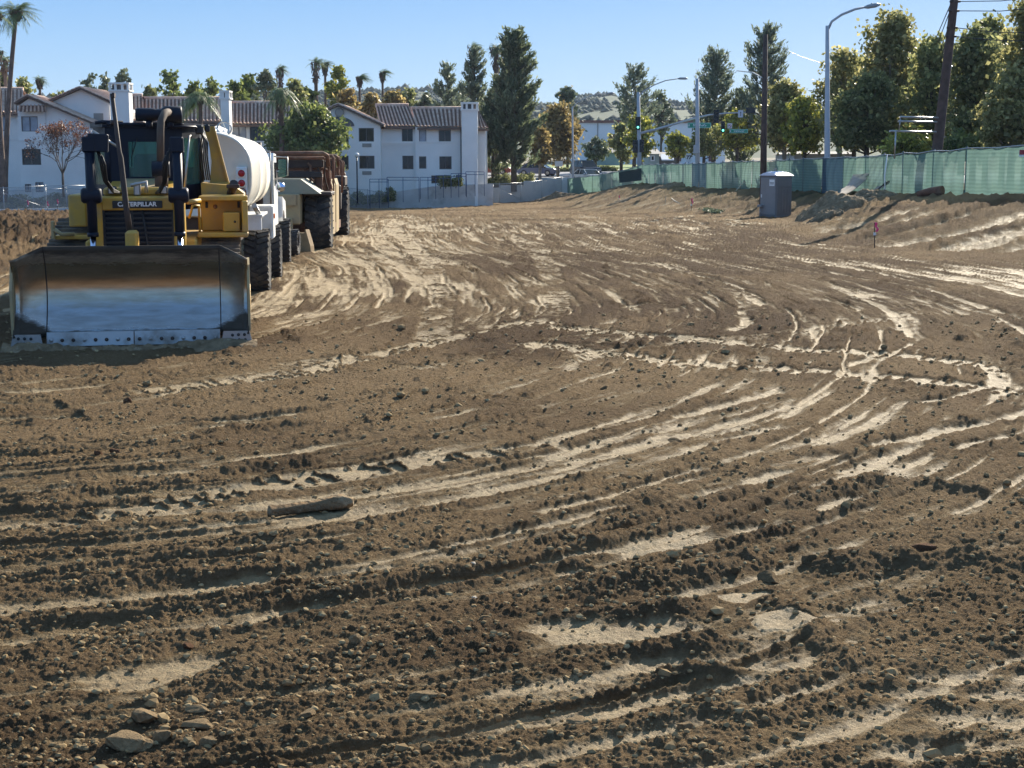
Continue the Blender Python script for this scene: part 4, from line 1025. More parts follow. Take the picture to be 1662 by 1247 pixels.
tree_at('pine_tree', 'tall pine behind the dark vertical utility pole', 1238, 285, 150, 'pine', 50, 50, seed=8, mk='pine2', n=14000, dense=1.3, z0=.2)
tree_at('pine_tree', 'short pine filling the gap between the two tall pines beyond the green fence', 1200, 280, 160, 'pine', 150, 32, seed=9, n=8000, dense=1.3, z0=.1)
tree_at('eucalyptus_tree', 'grey green tree top above the orange tree beside the road', 921, 280, 200, 'broad', 146, 24, cy=215, seed=10, mk='euc', n=5000, leaf=.35)
tree_at('eucalyptus_tree', 'thin pale tree just right of the airy pine with hills behind it', 1072, 275, 215, 'broad', 150, 24, cy=215, seed=11, mk='euc', n=2400, leaf=.35)
# autumn trees by the road
tree_at('autumn_tree', 'bright orange autumn tree beside the road, right of the large pine', 905, 290, 165, 'broad', 180, 42, cy=255, seed=12, mk='orange', n=15000, leaf=.28)
tree_at('autumn_tree', 'smaller brown autumn tree in front of the orange one by the parked blue car', 876, 296, 158, 'broad', 212, 24, cy=262, seed=13, mk='orange', n=6000, leaf=.24)
tree_at('small_tree', 'small green tree on the lawn right of the orange tree', 967, 282, 195, 'broad', 225, 17, cy=258, seed=14, mk='euc', n=3500, leaf=.28)
tree_at('small_tree', 'yellow green tree right behind the left traffic signal pole', 1040, 278, 152, 'broad', 192, 25, cy=252, seed=15, mk='yellow', n=7000, leaf=.24)
tree_at('small_tree', 'leafy green tree just left of the left traffic signal pole', 1008, 276, 160, 'broad', 205, 20, cy=258, seed=16, mk='olive', n=5000, leaf=.26)
tree_at('small_tree', 'low bushy tree over the small building left of the grey pole', 1100, 276, 160, 'broad', 222, 24, cy=250, seed=17, mk='yellow', n=4500, leaf=.25)
tree_at('small_tree', 'low green tree right behind the grey pole', 1142, 282, 150, 'broad', 205, 30, cy=250, seed=18, mk='olive', n=7000, leaf=.2)
tree_at('small_tree', 'multi stemmed yellow green tree below the hanging street name signs', 1196, 278, 150, 'broad', 185, 34, cy=238, seed=19, mk='yellow', n=9000, leaf=.2)
# sycamores on the right
tree_at('sycamore_tree', 'rounded brown green sycamore right of the dark vertical utility pole', 1272, 285, 108, 'broad', 142, 42, cy=235, seed=20, mk='syc', n=14000, leaf=.2)
tree_at('sycamore_tree', 'yellowing low sycamore just left of the tall street lamp', 1305, 285, 104, 'broad', 165, 38, cy=238, seed=21, mk='yellow', n=9000, leaf=.2)
tree_at('sycamore_tree', 'olive brown sycamore directly behind the tall street lamp', 1362, 285, 100, 'broad', 88, 46, cy=225, seed=22, mk='syc', n=12000, leaf=.19)
tree_at('sycamore_tree', 'tallest pointed sycamore between the street lamp and the leaning utility pole', 1440, 290, 96, 'broad', 28, 66, cy=215, seed=23, mk='syc', n=26000, leaf=.2, shape='cone', trunk_r=.3)
tree_at('sycamore_tree', 'dense lower sycamore under the tallest pointed one', 1405, 290, 92, 'broad', 130, 62, cy=235, seed=24, mk='dark', n=17000, leaf=.2)
tree_at('sycamore_tree', 'dense olive sycamore behind the leaning utility pole', 1508, 290, 90, 'broad', 62, 52, cy=225, seed=25, mk='olive', n=18000, leaf=.19)
tree_at('sycamore_tree', 'broad green sycamore just right of the leaning utility pole', 1578, 290, 84, 'broad', 52, 60, cy=225, seed=26, mk='dark', n=22000, leaf=.19)
tree_at('sycamore_tree', 'pale rounded sycamore top poking above the broad green one right of the leaning pole', 1598, 290, 96, 'broad', 38, 44, cy=180, seed=27, mk='olive', n=8000, leaf=.2)
tree_at('sycamore_tree', 'tall brown and gold sycamore cut by the right edge', 1662, 290, 78, 'broad', 8, 58, cy=220, seed=28, mk='syc', n=24000, leaf=.18, shape='cone')
tree_at('sycamore_tree', 'yellowish low sycamore at the right edge above the green screen', 1640, 290, 74, 'broad', 120, 52, cy=232, seed=29, mk='syc', n=12000, leaf=.17)
tree_at('sycamore_tree', 'large sycamore beyond the right edge', 1770, 290, 76, 'broad', 20, 75, cy=225, seed=30, mk='syc', n=12000, leaf=.2)
tree_at('sycamore_tree', 'olive sycamore filling the gap right of the tall street lamp', 1385, 290, 106, 'broad', 100, 46, cy=225, seed=91, mk='olive', n=14000, leaf=.2)
tree_at('sycamore_tree', 'yellow olive sycamore between the tallest pointed one and the leaning pole', 1478, 290, 100, 'broad', 78, 44, cy=225, seed=92, mk='syc', n=14000, leaf=.2)
tree_at('sycamore_tree', 'yellow brown sycamore behind the broad green one right of the leaning pole', 1625, 290, 92, 'broad', 66, 50, cy=220, seed=93, mk='syc', n=15000, leaf=.2)
tree_at('hedge_shrub', 'yellow leaved shrub row showing above the green screen left of the leaning pole', 1470, 268, 82, 'broad', 222, 46, cy=250, seed=31, mk='yellow', n=6000, leaf=.16)
tree_at('hedge_shrub', 'bright green shrub above the screen right of the leaning pole', 1560, 266, 78, 'broad', 222, 42, cy=250, seed=32, mk='green', n=4000, leaf=.16)
# in front of the apartments
tree_at('ficus_tree', 'round green ficus tree in front of the apartment building', 505, 300, 124, 'broad', 187, 70, cy=262, seed=33, mk='green', n=26000, leaf=.24, trunk_r=.3)
tree_at('ficus_tree', 'darker lower crown beneath the round green ficus', 500, 306, 126, 'broad', 235, 62, cy=288, seed=34, mk='dark', n=10000, leaf=.24)
tree_at('palm_tree', 'palm with a drooping crown in front of the roof above the white tank', 329, 300, 122, 'palm', 160, 33, seed=35, wind=-.2, r0=.2, skirt=.4, nf=60, droop=1.5)
tree_at('palm_tree', 'ragged palm rising behind the left part of the ficus', 459, 300, 121, 'palm', 150, 26, seed=36, wind=.05, r0=.2, skirt=2.6, nf=55, droop=1.7)
b = P(103, 312, 119)
rt = thing('bare_tree', 'nearly leafless reddish tree in front of the white wall left of the bulldozer', 'tree', b)
def branch(mb, p, d, L, r_, n, rnd, ends):
    e = p + d * L; mb.tube([p, p.lerp(e, .5) + Vector(rnd.randn(3) * L * .04), e], [r_, r_ * .8, r_ * .6], 5, cap=False)
    if n == 0: ends.append(e); return
    for k in range(3 if n > 3 else 2 + (rnd.rand() > .5)):
        nd = (d + Vector(rnd.randn(3) * .42) + Vector((0, 0, .12))).normalized(); branch(mb, e if k else p.lerp(e, .85), nd, L * rnd.uniform(.66, .86), r_ * .62, n - 1, rnd, ends)
mb = MB(); rnd = np.random.RandomState(4); ends = []
branch(mb, Vector((0, 0, -.3)), Vector((0.02, 0, 1)), 1.9, .12, 1, rnd, []) if False else None
mb.tube([(0, 0, -.4), (0, 0, 1.5)], [.11, .09], 7)
for a in range(5): branch(mb, Vector((0, 0, 1.4)), Vector((math.cos(a * 1.256) * .42, math.sin(a * 1.256) * .42, 1)).normalized(), 1.25, .055, 5, rnd, ends)
mb.build('trunk', M_bark, rt, fix=False)
ends = np.array([tuple(e) for e in ends]); k = rnd.choice(len(ends), 2600); v, f = quads(ends[k] + rnd.randn(2600, 3) * .12, .10, rnd); add_crown(rt, v, f, LM['red'])
# palms
tree_at('palm_tree', 'tallest palm with a curved leaning trunk at the left edge', 8, 318, 121, 'palm', 20, 35, seed=40, wind=.15, lean=(1.65, 0), r0=.21, skirt=.6, nf=40)
tree_at('palm_tree', 'palm crown cut off by the top left corner', 4, 318, 116, 'palm', 24, 24, seed=41, wind=.1, r0=.3)
tree_at('palm_tree', 'palm at the left edge with its crown halfway up the tallest trunk', 5, 300, 140, 'palm', 84, 15, seed=42, wind=.1, r0=.25)
tree_at('palm_tree', 'small palm just left of the tallest palm trunk above the roof', 17, 300, 150, 'palm', 98, 15, seed=43, wind=.1, r0=.22, skirt=1.5)
tree_at('palm_tree', 'small palm standing alone above the two left gables', 72, 300, 160, 'palm', 130, 13, seed=44, wind=.15, r0=.18, skirt=.9)
tree_at('palm_tree', 'palm crown showing above the ragged palm behind the ficus', 458, 300, 160, 'palm', 112, 12, seed=45, wind=.5, r0=.2, skirt=2.2)
tree_at('palm_tree', 'left of the two close palms above the middle roof', 516, 300, 165, 'palm', 102, 15, seed=46, wind=.3, r0=.24, skirt=2.2)
tree_at('palm_tree', 'right and slimmer of the two close palms above the middle roof', 531, 300, 168, 'palm', 104, 13, seed=47, wind=.4, r0=.17, skirt=1.2)
tree_at('palm_tree', 'windblown palm above the round vent gable', 586, 300, 170, 'palm', 126, 13, seed=48, wind=.9, r0=.17, skirt=1.0)
tree_at('palm_tree', 'windblown palm standing alone above the right roof', 623, 300, 172, 'palm', 118, 12, seed=49, wind=.7, r0=.17, skirt=1.0)
tree_at('palm_tree', 'palm top above the slim pine beside the end chimney', 768, 300, 158, 'palm', 76, 13, seed=50, wind=.6, r0=.22, skirt=1.8)
tree_at('palm_tree', 'thick trunked palm rising left beside the largest pine', 806, 300, 160, 'palm', 78, 16, seed=51, wind=.1, r0=.32, skirt=2.4, nf=46)
tree_at('palm_tree', 'tiny far palm on the ridge right of the largest pine', 889, 190, 420, 'palm', 168, 6, seed=52, wind=.1, r0=.5, skirt=0)
# treetops behind the building
tops = [(-40, 120, 40, 'olive', 'leafy treetop at the far left edge behind the roof'), (44, 133, 20, 'olive', 'olive treetop between the leaning palm and the small lone palm'),
        (8, 118, 20, 'dark', 'dark treetop behind the left roof and leaning palm'), (152, 124, 20, 'euc', 'thin grey treetop left of the left chimney'), (178, 128, 16, 'euc', 'grey treetop touching the left chimney'), (205, 123, 16, 'euc', 'grey treetop just right of the left chimney'),
        (247, 146, 18, 'dark', 'low dark treetop behind the roof above the bulldozer cab'), (281, 122, 27, 'green', 'tall bright green treetop above the bulldozer cab'), (318, 140, 22, 'green', 'green treetop over the drooping palm'),
        (347, 134, 18, 'green', 'narrow green treetop left of the middle chimney'), (385, 136, 22, 'green', 'green treetop just right of the middle chimney'), (408, 128, 20, 'green', 'bright green treetop between the middle chimney and the ragged palm'),
        (437, 124, 22, 'euc', 'grey green treetop immediately left of the ragged palm'), (480, 134, 24, 'olive', 'olive treetop immediately right of the ragged palm'), (500, 146, 18, 'green', 'low green treetop left of the two close palms'),
        (551, 116, 22, 'yellow', 'tall pale yellow treetop right of the two close palms'), (565, 148, 22, 'orange', 'low brown treetop behind the round vent gable'), (605, 156, 20, 'orange', 'low brown treetop between the two windblown palms'),
        (640, 152, 20, 'orange', 'brown treetop right of the lone windblown palm'), (664, 148, 16, 'olive', 'rounded olive treetop above the right roof'), (690, 155, 18, 'euc', 'grey treetop left of the sparse wispy pine'), (105, 155, 26, 'olive', 'low olive treetop behind the two left gables')]
for i, (x, ty, hw, mk, lab) in enumerate(tops):
    tree_at('tree', lab, x, 290, 152 + (i % 4) * 4, 'broad', ty, hw, group=GT, cy=205, seed=60 + i, mk=mk, n=4200 if mk != 'euc' else 2800, leaf=.30)
# hedges and shrubs
def shrub_run(name, label, pts, hgt, dep, mk, n, seed, leaf=.12):
    r = np.random.RandomState(seed); pts = np.array(pts, float); t = r.uniform(0, len(pts) - 1, n); k = np.minimum(t.astype(int), len(pts) - 2); fr = (t - k)[:, None]
    c = pts[k] * (1 - fr) + pts[k + 1] * fr; lump = .75 + .35 * vnoise(t * 5, t * 0 + seed)
    u = r.uniform(0, 1, n) ** .5; ang = r.uniform(0, PI, n)
    c = c + np.stack([r.randn(n) * .15, np.cos(ang) * dep / 2 * u, np.sin(ang) * hgt * u * lump], 1)
    o0 = thing(name, label, 'shrub', pts[0]); v, f = quads(c - np.array(tuple(o0.location)), leaf, r); np_mesh('leaves', v, f, LM[mk], o0)
    m = MB()
    for a, b in zip(pts[:-1], pts[1:]): 
        for q in range(4):
            p = Vector(a).lerp(Vector(b), q / 4) - o0.location; m.tube([p - Vector((0, 0, .2)), p + Vector((.1, 0, hgt * .6))], [.04, .015], 4)
    m.build('stems', M_bark, o0, fix=False); return o0
def gline(pts): return [(P(x, y, D).x, D, P(x, y, D).z) for x, y, D in pts]
shrub_run('hedge_shrub', 'clipped green hedge behind the chain link fence at the left edge', gline([(-60, 344, 118), (46, 344, 119.3)]), 1.7, 1.6, 'olive', 7000, 1)
shrub_run('hedge_shrub', 'dark shadowed hedge between the left chain link fence and the bulldozer', gline([(46, 345, 119.5), (160, 342, 122)]), 1.5, 1.4, 'dark', 7000, 2)
shrub_run('hedge_shrub', 'dark shrubs under the ficus behind the chain link fence', gline([(556, 335, 133), (600, 330, 133.6), (640, 326, 134)]), 1.3, 1.2, 'dark', 5000, 3)
shrub_run('hedge_shrub', 'dark green shrub beside the blue railing near the end chimney', gline([(715, 303, 132.6), (748, 302, 132.8)]), .9, .8, 'dark', 1800, 4)
shrub_run('hedge_shrub', 'dark low shrubs beneath the pine trees above the white walls', gline([(792, 300, 147), (830, 298, 149), (865, 294, 152)]), 1.0, 1.5, 'dark', 5000, 5)
shrub_run('hedge_shrub', 'long dark hedge between the road and the lawn', gline([(845, 287, 176), (900, 284, 184), (1000, 280, 187)]), .9, 1.2, 'dark', 6000, 6, .2)
# ---------------------------------------------------------------- machine materials
DUST = (.33, .26, .17)
M_yel = mat('dusty_yellow_paint', (.52, .30, .035), .45, var=.15, vscale=3, dirt=(.36, .25, .12), dscale=2.2, dlo=.48, dhi=.72)
M_navy = mat('dark_blue_black_paint', (.005, .009, .022), .42, spec=.25, dirt=(.018, .02, .026), dscale=4, dlo=.5, dhi=.8)
M_blk = mat('black_rubber_hose', (.012, .012, .013), .5)
M_chrome = mat('chrome_rod', (.62, .68, .85), .22, metal=1.0)
M_steel = mat('bare_steel', (.42, .41, .40), .35, metal=.85, dirt=(.22, .17, .12), dscale=3, dlo=.5, dhi=.8)
M_track = mat('muddy_track_steel', (.13, .115, .10), .7, metal=.4, dirt=(.24, .19, .13), dscale=4, dlo=.42, dhi=.62, bump=.4, bscale=20)
M_wedge = mat('wedge_tan', (.26, .17, .08), .8, var=.2, vscale=4)
M_pipe = mat('rusty_exhaust', (.085, .058, .042), .8, var=.25, vscale=6)
M_tank = mat('white_tank_paint', (.76, .72, .62), .4, dirt=(.55, .48, .36), dscale=1.3, dlo=.46, dhi=.78)
M_wht = mat('white_truck_paint', (.72, .72, .70), .45, dirt=(.45, .38, .28), dscale=1.5, dlo=.5, dhi=.8)
M_tyre = mat('dusty_tyre', (.035, .034, .035), .85, dirt=(.20, .16, .115), dscale=3, dlo=.5, dhi=.75, bump=.4, bscale=20)
M_tan = mat('faded_tan_paint', (.42, .31, .15), .65, var=.12, vscale=2, dirt=(.30, .23, .15), dscale=2, dlo=.45, dhi=.7)
M_olive = mat('faded_olive_paint', (.23, .23, .17), .65, var=.1, vscale=2, dirt=(.30, .25, .18), dscale=2, dlo=.55, dhi=.8)
M_rust = mat('rusty_steel', (.16, .07, .04), .85, var=.4, vscale=4, dirt=(.28, .19, .12), dscale=3, dlo=.5, dhi=.75)
M_brown = mat('dark_brown_metal', (.045, .028, .022), .7, var=.3, vscale=4)
M_redl = mat('red_lens', (.35, .01, .02), .2); M_clear = mat('clear_lens', (.55, .5, .45), .15); M_orange = mat('orange_lens', (.8, .16, .02), .3)
def glass_mat():
    m = bpy.data.materials.new('cab_glass'); m.use_nodes = True; N = m.node_tree.nodes; K = m.node_tree.links; b = N['Principled BSDF']
    b.inputs['Base Color'].default_value = (.10, .20, .18, 1); b.inputs['Roughness'].default_value = .08; b.inputs['Specular IOR Level'].default_value = .7
    t = N.new('ShaderNodeBsdfTransparent'); t.inputs[0].default_value = (.55, .85, .78, 1); s = N.new('ShaderNodeMixShader'); s.inputs[0].default_value = .62
    K.new(b.outputs[0], s.inputs[1]); K.new(t.outputs[0], s.inputs[2]); K.new(s.outputs[0], N['Material Output'].inputs[0]); return m
M_cab = glass_mat()
def blade_mat():
    m = bpy.data.materials.new('polished_blade'); m.use_nodes = True; N = m.node_tree.nodes; K = m.node_tree.links; b = N['Principled BSDF']
    tc = N.new('ShaderNodeTexCoord'); mp = N.new('ShaderNodeMapping'); mp.inputs['Scale'].default_value = (1.2, 3, 7); K.new(tc.outputs['Object'], mp.inputs[0])
    n = N.new('ShaderNodeTexNoise'); n.inputs['Scale'].default_value = 2; n.inputs['Detail'].default_value = 8; n.inputs['Roughness'].default_value = .7; K.new(mp.outputs[0], n.inputs[0])
    sx = N.new('ShaderNodeSeparateXYZ'); K.new(tc.outputs['Object'], sx.inputs[0])
    # unpolished weathered steel along the top edge, wear boundary broken up by noise
    a = N.new('ShaderNodeMath'); a.operation = 'MULTIPLY_ADD'; K.new(n.outputs[0], a.inputs[0]); a.inputs[1].default_value = -.25; K.new(sx.outputs[2], a.inputs[2])
    r = N.new('ShaderNodeMapRange'); r.inputs[1].default_value = .98; r.inputs[2].default_value = 1.16; K.new(a.outputs[0], r.inputs[0])
    r0 = N.new('ShaderNodeMapRange'); r0.inputs[1].default_value = .10; r0.inputs[2].default_value = .06; K.new(a.outputs[0], r0.inputs[0])
    mxx = N.new('ShaderNodeMath'); mxx.operation = 'MAXIMUM'; K.new(r.outputs[0], mxx.inputs[0]); K.new(r0.outputs[0], mxx.inputs[1])
    mx = N.new('ShaderNodeMix'); mx.data_type = 'RGBA'; mx.inputs[6].default_value = (.40, .39, .385, 1); mx.inputs[7].default_value = (.07, .052, .036, 1); rz = N.new('ShaderNodeMapRange'); rz.inputs[1].default_value = .38; rz.inputs[2].default_value = .52; K.new(a.outputs[0], rz.inputs[0]); mz = N.new('ShaderNodeMix'); mz.data_type = 'RGBA'; mz.inputs[6].default_value = (.40, .39, .385, 1); mz.inputs[7].default_value = (.56, .44, .31, 1); K.new(rz.outputs[0], mz.inputs[0]); K.new(mz.outputs[2], mx.inputs[6])  # tan upper zone: the ground's reflection painted into the steel colour
    ab = N.new('ShaderNodeMath'); ab.operation = 'ABSOLUTE'; K.new(sx.outputs[0], ab.inputs[0])
    ar = N.new('ShaderNodeMapRange'); ar.inputs[1].default_value = .95; ar.inputs[2].default_value = 1.5; ar.inputs[3].default_value = .0; ar.inputs[4].default_value = .34; K.new(ab.outputs[0], ar.inputs[0])
    sb = N.new('ShaderNodeMath'); sb.operation = 'SUBTRACT'; K.new(a.outputs[0], sb.inputs[0]); K.new(ar.outputs[0], sb.inputs[1])
    r5 = N.new('ShaderNodeMapRange'); r5.inputs[1].default_value = .02; r5.inputs[2].default_value = -.03; K.new(sb.outputs[0], r5.inputs[0])
    m5 = N.new('ShaderNodeMath'); m5.operation = 'MAXIMUM'; K.new(mxx.outputs[0], m5.inputs[0]); K.new(r5.outputs[0], m5.inputs[1]); mxx = m5
    K.new(mxx.outputs[0], mx.inputs[0])
    m2 = N.new('ShaderNodeMix'); m2.data_type = 'RGBA'; m2.blend_type = 'MULTIPLY'; m2.inputs[0].default_value = .6; K.new(mx.outputs[2], m2.inputs[6]); K.new(n.outputs['Color'], m2.inputs[7])
    r3 = N.new('ShaderNodeValToRGB'); r3.color_ramp.elements[0].position = .35; r3.color_ramp.elements[0].color = (.50, .46, .42, 1); r3.color_ramp.elements[1].position = .6; K.new(n.outputs[0], r3.inputs[0]); K.new(r3.outputs[0], m2.inputs[7])
    K.new(m2.outputs[2], b.inputs['Base Color']); mm = N.new('ShaderNodeMapRange'); mm.inputs[3].default_value = .92; mm.inputs[4].default_value = .1; K.new(mxx.outputs[0], mm.inputs[0]); K.new(mm.outputs[0], b.inputs['Metallic'])
    rr_ = N.new('ShaderNodeMapRange'); rr_.inputs[3].default_value = .24; rr_.inputs[4].default_value = .8; K.new(mxx.outputs[0], rr_.inputs[0]); K.new(rr_.outputs[0], b.inputs['Roughness'])
    bp = N.new('ShaderNodeBump'); bp.inputs['Strength'].default_value = .25; bp.inputs['Distance'].default_value = .01; K.new(n.outputs[0], bp.inputs['Height']); K.new(bp.outputs[0], b.inputs['Normal']); return m
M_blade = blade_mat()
RX = lambda a: Matrix.Rotation(a, 4, 'X'); RY = lambda a: Matrix.Rotation(a, 4, 'Y'); RZ = lambda a: Matrix.Rotation(a, 4, 'Z'); T = lambda *p: Matrix.Translation(Vector(p))
# ---------------------------------------------------------------- bulldozer (x right, y back, z up, origin under the blade)
def bulldozer():
    th = math.asin(.172); o = (-5.17, 20.15, gz(-5.2, 20.2) + .0)
    t = thing('bulldozer', 'yellow crawler bulldozer with a wide worn steel blade, facing the camera, head of row', 'bulldozer', o, th)
    W2 = 1.57; H = 1.36
    # blade: curved moldboard with flared side wings
    prof = []
    for k in range(19):
        z = .17 + (H - .17) * k / 18; u = (z - .17) / (H - .17); y = .30 * math.sin(PI * (u * .86 + .07)) - .10 + (.03 * u); prof.append((y, z))
    xs = [-1.60, -1.52, -1.50, -1.24, -1.20, -.6, 0, .6, 1.20, 1.24, 1.50, 1.52, 1.60]
    def yoff(x, y, u):
        a = abs(x)
        if a >= 1.49: return y - .20 - (a - 1.49) * 1.6
        if a > 1.21: return y - .20 * (a - 1.21) / .28 * 1.0
        return y
    vs = []; fs = []; n = len(xs)
    for (y, z) in prof:
        u = (z - .17) / (H - .17)
        for x in xs:
            zz = z - max(0, abs(x) - 1.22) / .38 * .17 * u ** 3
            vs.append((x, yoff(x, y, u), zz))
    m = len(vs)
    vs += [(x, y + .06, z) for x, y, z in vs]
    R_ = len(prof)
    for j in range(R_ - 1):
        for i in range(n - 1):
            a = j * n + i; fs.append((a, a + 1, a + n + 1, a + n)); fs.append((m + a, m + a + n, m + a + n + 1, m + a + 1))
    for i in range(n - 1): fs.append((i, m + i, m + i + 1, i + 1)); a = (R_ - 1) * n + i; fs.append((a, a + 1, m + a + 1, m + a))
    for j in range(R_ - 1): a = j * n; fs.append((a, a + n, m + a + n, m + a)); a += n - 1; fs.append((a, m + a, m + a + n, a + n))
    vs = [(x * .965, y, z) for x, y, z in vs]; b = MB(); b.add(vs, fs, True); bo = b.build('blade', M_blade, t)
    for x in (-1.16, 1.16): s = MB(); s.tube([(x, yoff(x, y, 0) - .004, z) for y, z in prof], .008, 5); s.build('weld_seam', M_brown, bo)
    e = MB()
    e.box(-1.15, -.004, -.145, -.10, .005, .20, RX(R(-6)), .004); e.build('cutting_edge', M_steel, t)
    e = MB(); e.box(.004, 1.15, -.145, -.10, .005, .20, RX(R(-6)), .004); ce = e.build('cutting_edge', M_steel, t)
    for k in range(16):
        bl = MB(); x = -1.09 + 2.18 * k / 15; bl.lathe([(.002, .012), (.016, .012), (.022, .004), (.026, 0)], T(x, -.158, .105) @ RX(PI / 2), 8); bl.build('bolt', M_brown if k % 3 else M_steel, ce)
    for sg in (-1, 1):
        q = MB(); q.prism([(sg * 1.20, .21), (sg * 1.55, .21), (sg * 1.60, -.01), (sg * 1.16, -.01)], -.36, -.315, M=Matrix.Identity(4)); o_ = q.build('end_bit', M_steel, t)
        for (x, z) in ((1.36, .155), (1.44, .16), (1.52, .16), (1.37, .085), (1.45, .09), (1.53, .09)): q = MB(); q.lathe([(.002, .012), (.017, .010), (.022, 0)], T(sg * (x - .04), -.362, z) @ RX(PI / 2), 8); q.build('bolt', M_blk, o_)
        g = MB(); g.prism([(-.33, .21), (.18, .21), (.26, .7), (.12, 1.18), (-.20, 1.10), (-.36, .8)], 1.535 if sg > 0 else -1.57, 1.57 if sg > 0 else -1.535, 'x'); g.build('blade_side_plate', M_tan, t)
        # push arm
        a = MB(); a.box(sg * 1.50 - .07, sg * 1.50 + .07, .1, 3.0, .34, .60, bev=.02); a.build('push_arm', M_yel, t)
        # lift cylinder
        c = MB(); c.tube([(sg * .60, .93, 2.62), (sg * .60, .98, 1.46)], .068, 14); c.box(sg * .60 - .095, sg * .60 + .095, .86, 1.04, 2.62, 2.84, bev=.02)
        if sg < 0: c.box(-.76, -.48, .87, 1.03, 2.60, 2.85, RY(R(3)), bev=.015)
        c.tube([(sg * .60, .98, 1.50), (sg * .60, .98, 1.44)], .08, 14)
        cy = c.build('lift_cylinder', M_navy, t)
        c = MB(); c.tube([(sg * .60, .985, 1.46), (sg * .60, .85, .75)], .042, 12); c.build('cylinder_rod', M_chrome, cy)
        y_ = MB(); y_.lathe([(.001, -.14), (.085, -.14), (.11, -.11), (.11, .11), (.085, .14), (.001, .14)], T(sg * .60, .98, 2.02) @ RY(PI / 2), 16); y_.box(sg * .60 - .10, sg * .60 + .10, .98, 1.3, 1.90, 2.10, bev=.03)
        y_.build('trunnion_yoke', M_navy, t)
        h = MB(); s1 = -sg
        for k in range(3):
            h.tube([(sg * (.50 - k * .03), .98, 2.68 - k * .05), (sg * (.46 - k * .03), 1.0, 2.45), (sg * (.43 - k * .02), 1.1, 2.22), (sg * (.33), 1.3, 2.06 + .02 * k), (sg * .25, 1.6, 2.04)], .016, 6)
        h.build('hydraulic_hose', M_blk, t)
    # front: radiator guard
    g = MB(); g.box(-.66, -.50, 1.35, 1.75, .45, 1.93, bev=.02); g.box(.50, .66, 1.35, 1.75, .45, 1.93, bev=.02); g.box(-.50, .50, 1.35, 1.75, 1.80, 1.985, bev=.015)
    g.box(-.62, .62, 1.42, 1.78, 1.935, 2.0, bev=.02); g.build('radiator_frame', M_yel, t)
    g = MB(); g.box(-.50, .50, 1.46, 1.60, .45, 1.80); gr = g.build('grille', M_navy, t)
    g = MB()
    for k in range(17): g.box(-.47, .47, 1.40, 1.455, .62 + k * .07, .645 + k * .07, T(0, 0, 0))
    g.box(-.5, -.47, 1.39, 1.46, .5, 1.8); g.box(.47, .5, 1.39, 1.46, .5, 1.8); g.box(-.10, -.07, 1.385, 1.40, .5, 1.8); g.build('louvres', M_blk, gr)
    g = MB(); g.box(-.35, .35, 1.325, 1.35, 1.83, 1.935, bev=.006); npl = g.build('name_plate', M_blk, t)
    text_obj('lettering', 'CATERPILLAR', .088, M_white, (-.005, 1.322, 1.884), (PI / 2, 0, 0), npl, .002, sx=1.02)
    c = MB(); c.tube([(.06, 1.37, 1.80), (.10, 1.36, 1.5), (.13, 1.37, 1.2), (.16, 1.37, .9)], .018, 6); c.build('chain', M_blk, t)
    # hood
    h = MB(); h.prism([(1.75, 1.2), (1.75, 1.99), (1.95, 2.04), (3.2, 2.20), (3.2, 1.2)], -.50, .50, 'x'); h.build('hood', M_yel, t)
    h = MB(); h.prism([(1.78, 2.03), (3.15, 2.21), (3.15, 2.235), (1.78, 2.055)], -.33, .33, 'x'); h.build('hood_top_panel', M_tan, t)
    h = MB(); h.box(-.50, .50, 1.6, 2.0, 2.0, 2.12, bev=.03); h.build('crossbar', M_yel, t)
    for x in (-.36, .36):
        l = MB(); l.box(x - .06, x + .06, 1.46, 1.60, 2.03, 2.14, bev=.015); lo = l.build('work_lamp', M_navy, t)
        l = MB(); l.box(x - .045, x + .045, 1.452, 1.462, 2.04, 2.13); l.build('lens', M_clear, lo)
    j = MB(); j.box(-.06, .04, 1.5, 1.62, 2.0, 2.2, bev=.02); j.tube([(-.10, 1.5, 2.15), (.12, 1.52, 2.2), (.12, 1.5, 2.05)], .03, 7); j.build('hydraulic_block', M_steel, t)
    # exhaust and air cleaner
    p = MB(); p.tube([(.29, 2.35, 2.1), (.29, 2.35, 2.42)], .10, 12); p.tube([(.28, 2.35, 2.40), (.30, 2.36, 2.95), (.31, 2.42, 3.10), (.36, 2.62, 3.22), (.40, 2.80, 3.24)], [.056, .055, .056, .06, .06], 12); p.build('exhaust_pipe', M_pipe, t)
    p = MB(); p.tube([(.16, 2.32, 2.38), (.42, 2.32, 2.38)], .12, 12); p.build('muffler_shield', M_navy, t)
    p = MB()
    p.lathe([(.001, -.34), (.09, -.34), (.10, -.30), (.10, -.06), (.085, -.04), (.085, .04), (.10, .06), (.13, .10), (.13, .34), (.11, .36), (.001, .36)], T(.24, 2.98, 3.21) @ RY(PI / 2), 20); p.tube([(.10, 2.98, 3.12), (.10, 2.98, 3.0)], .05, 8); p.tube([(.42, 2.98, 3.12), (.42, 2.98, 3.0)], .05, 8)
    p.build('air_pre_cleaner', M_navy, t)
    # mast on the blade
    p = MB(); p.tube([(-.06, .55, 1.50), (-.10, .58, 1.9), (-.15, .62, 2.55), (-.165, .63, 2.62), (-.24, .70, 3.42)], [.045, .042, .038, .032, .03], 10); p.tube([(-.23, .69, 3.0), (-.225, .69, 3.06)], .05, 8); p.box(-.235, -.20, .6, .8, 3.37, 3.43); ms = p.build('mast', M_brown, t)
    p = MB(); p.box(-.10, .06, .20, .60, 1.26, 1.55, bev=.03); p.build('mast_base', M_yel, ms)
    # cab
    poly = [(-.58, 3.15), (.58, 3.15), (.82, 3.75), (.82, 4.95), (-.82, 4.95), (-.82, 3.75)]
    def ring(z0, z1, pl, mb): mb.prism(pl, z0, z1, 'z')
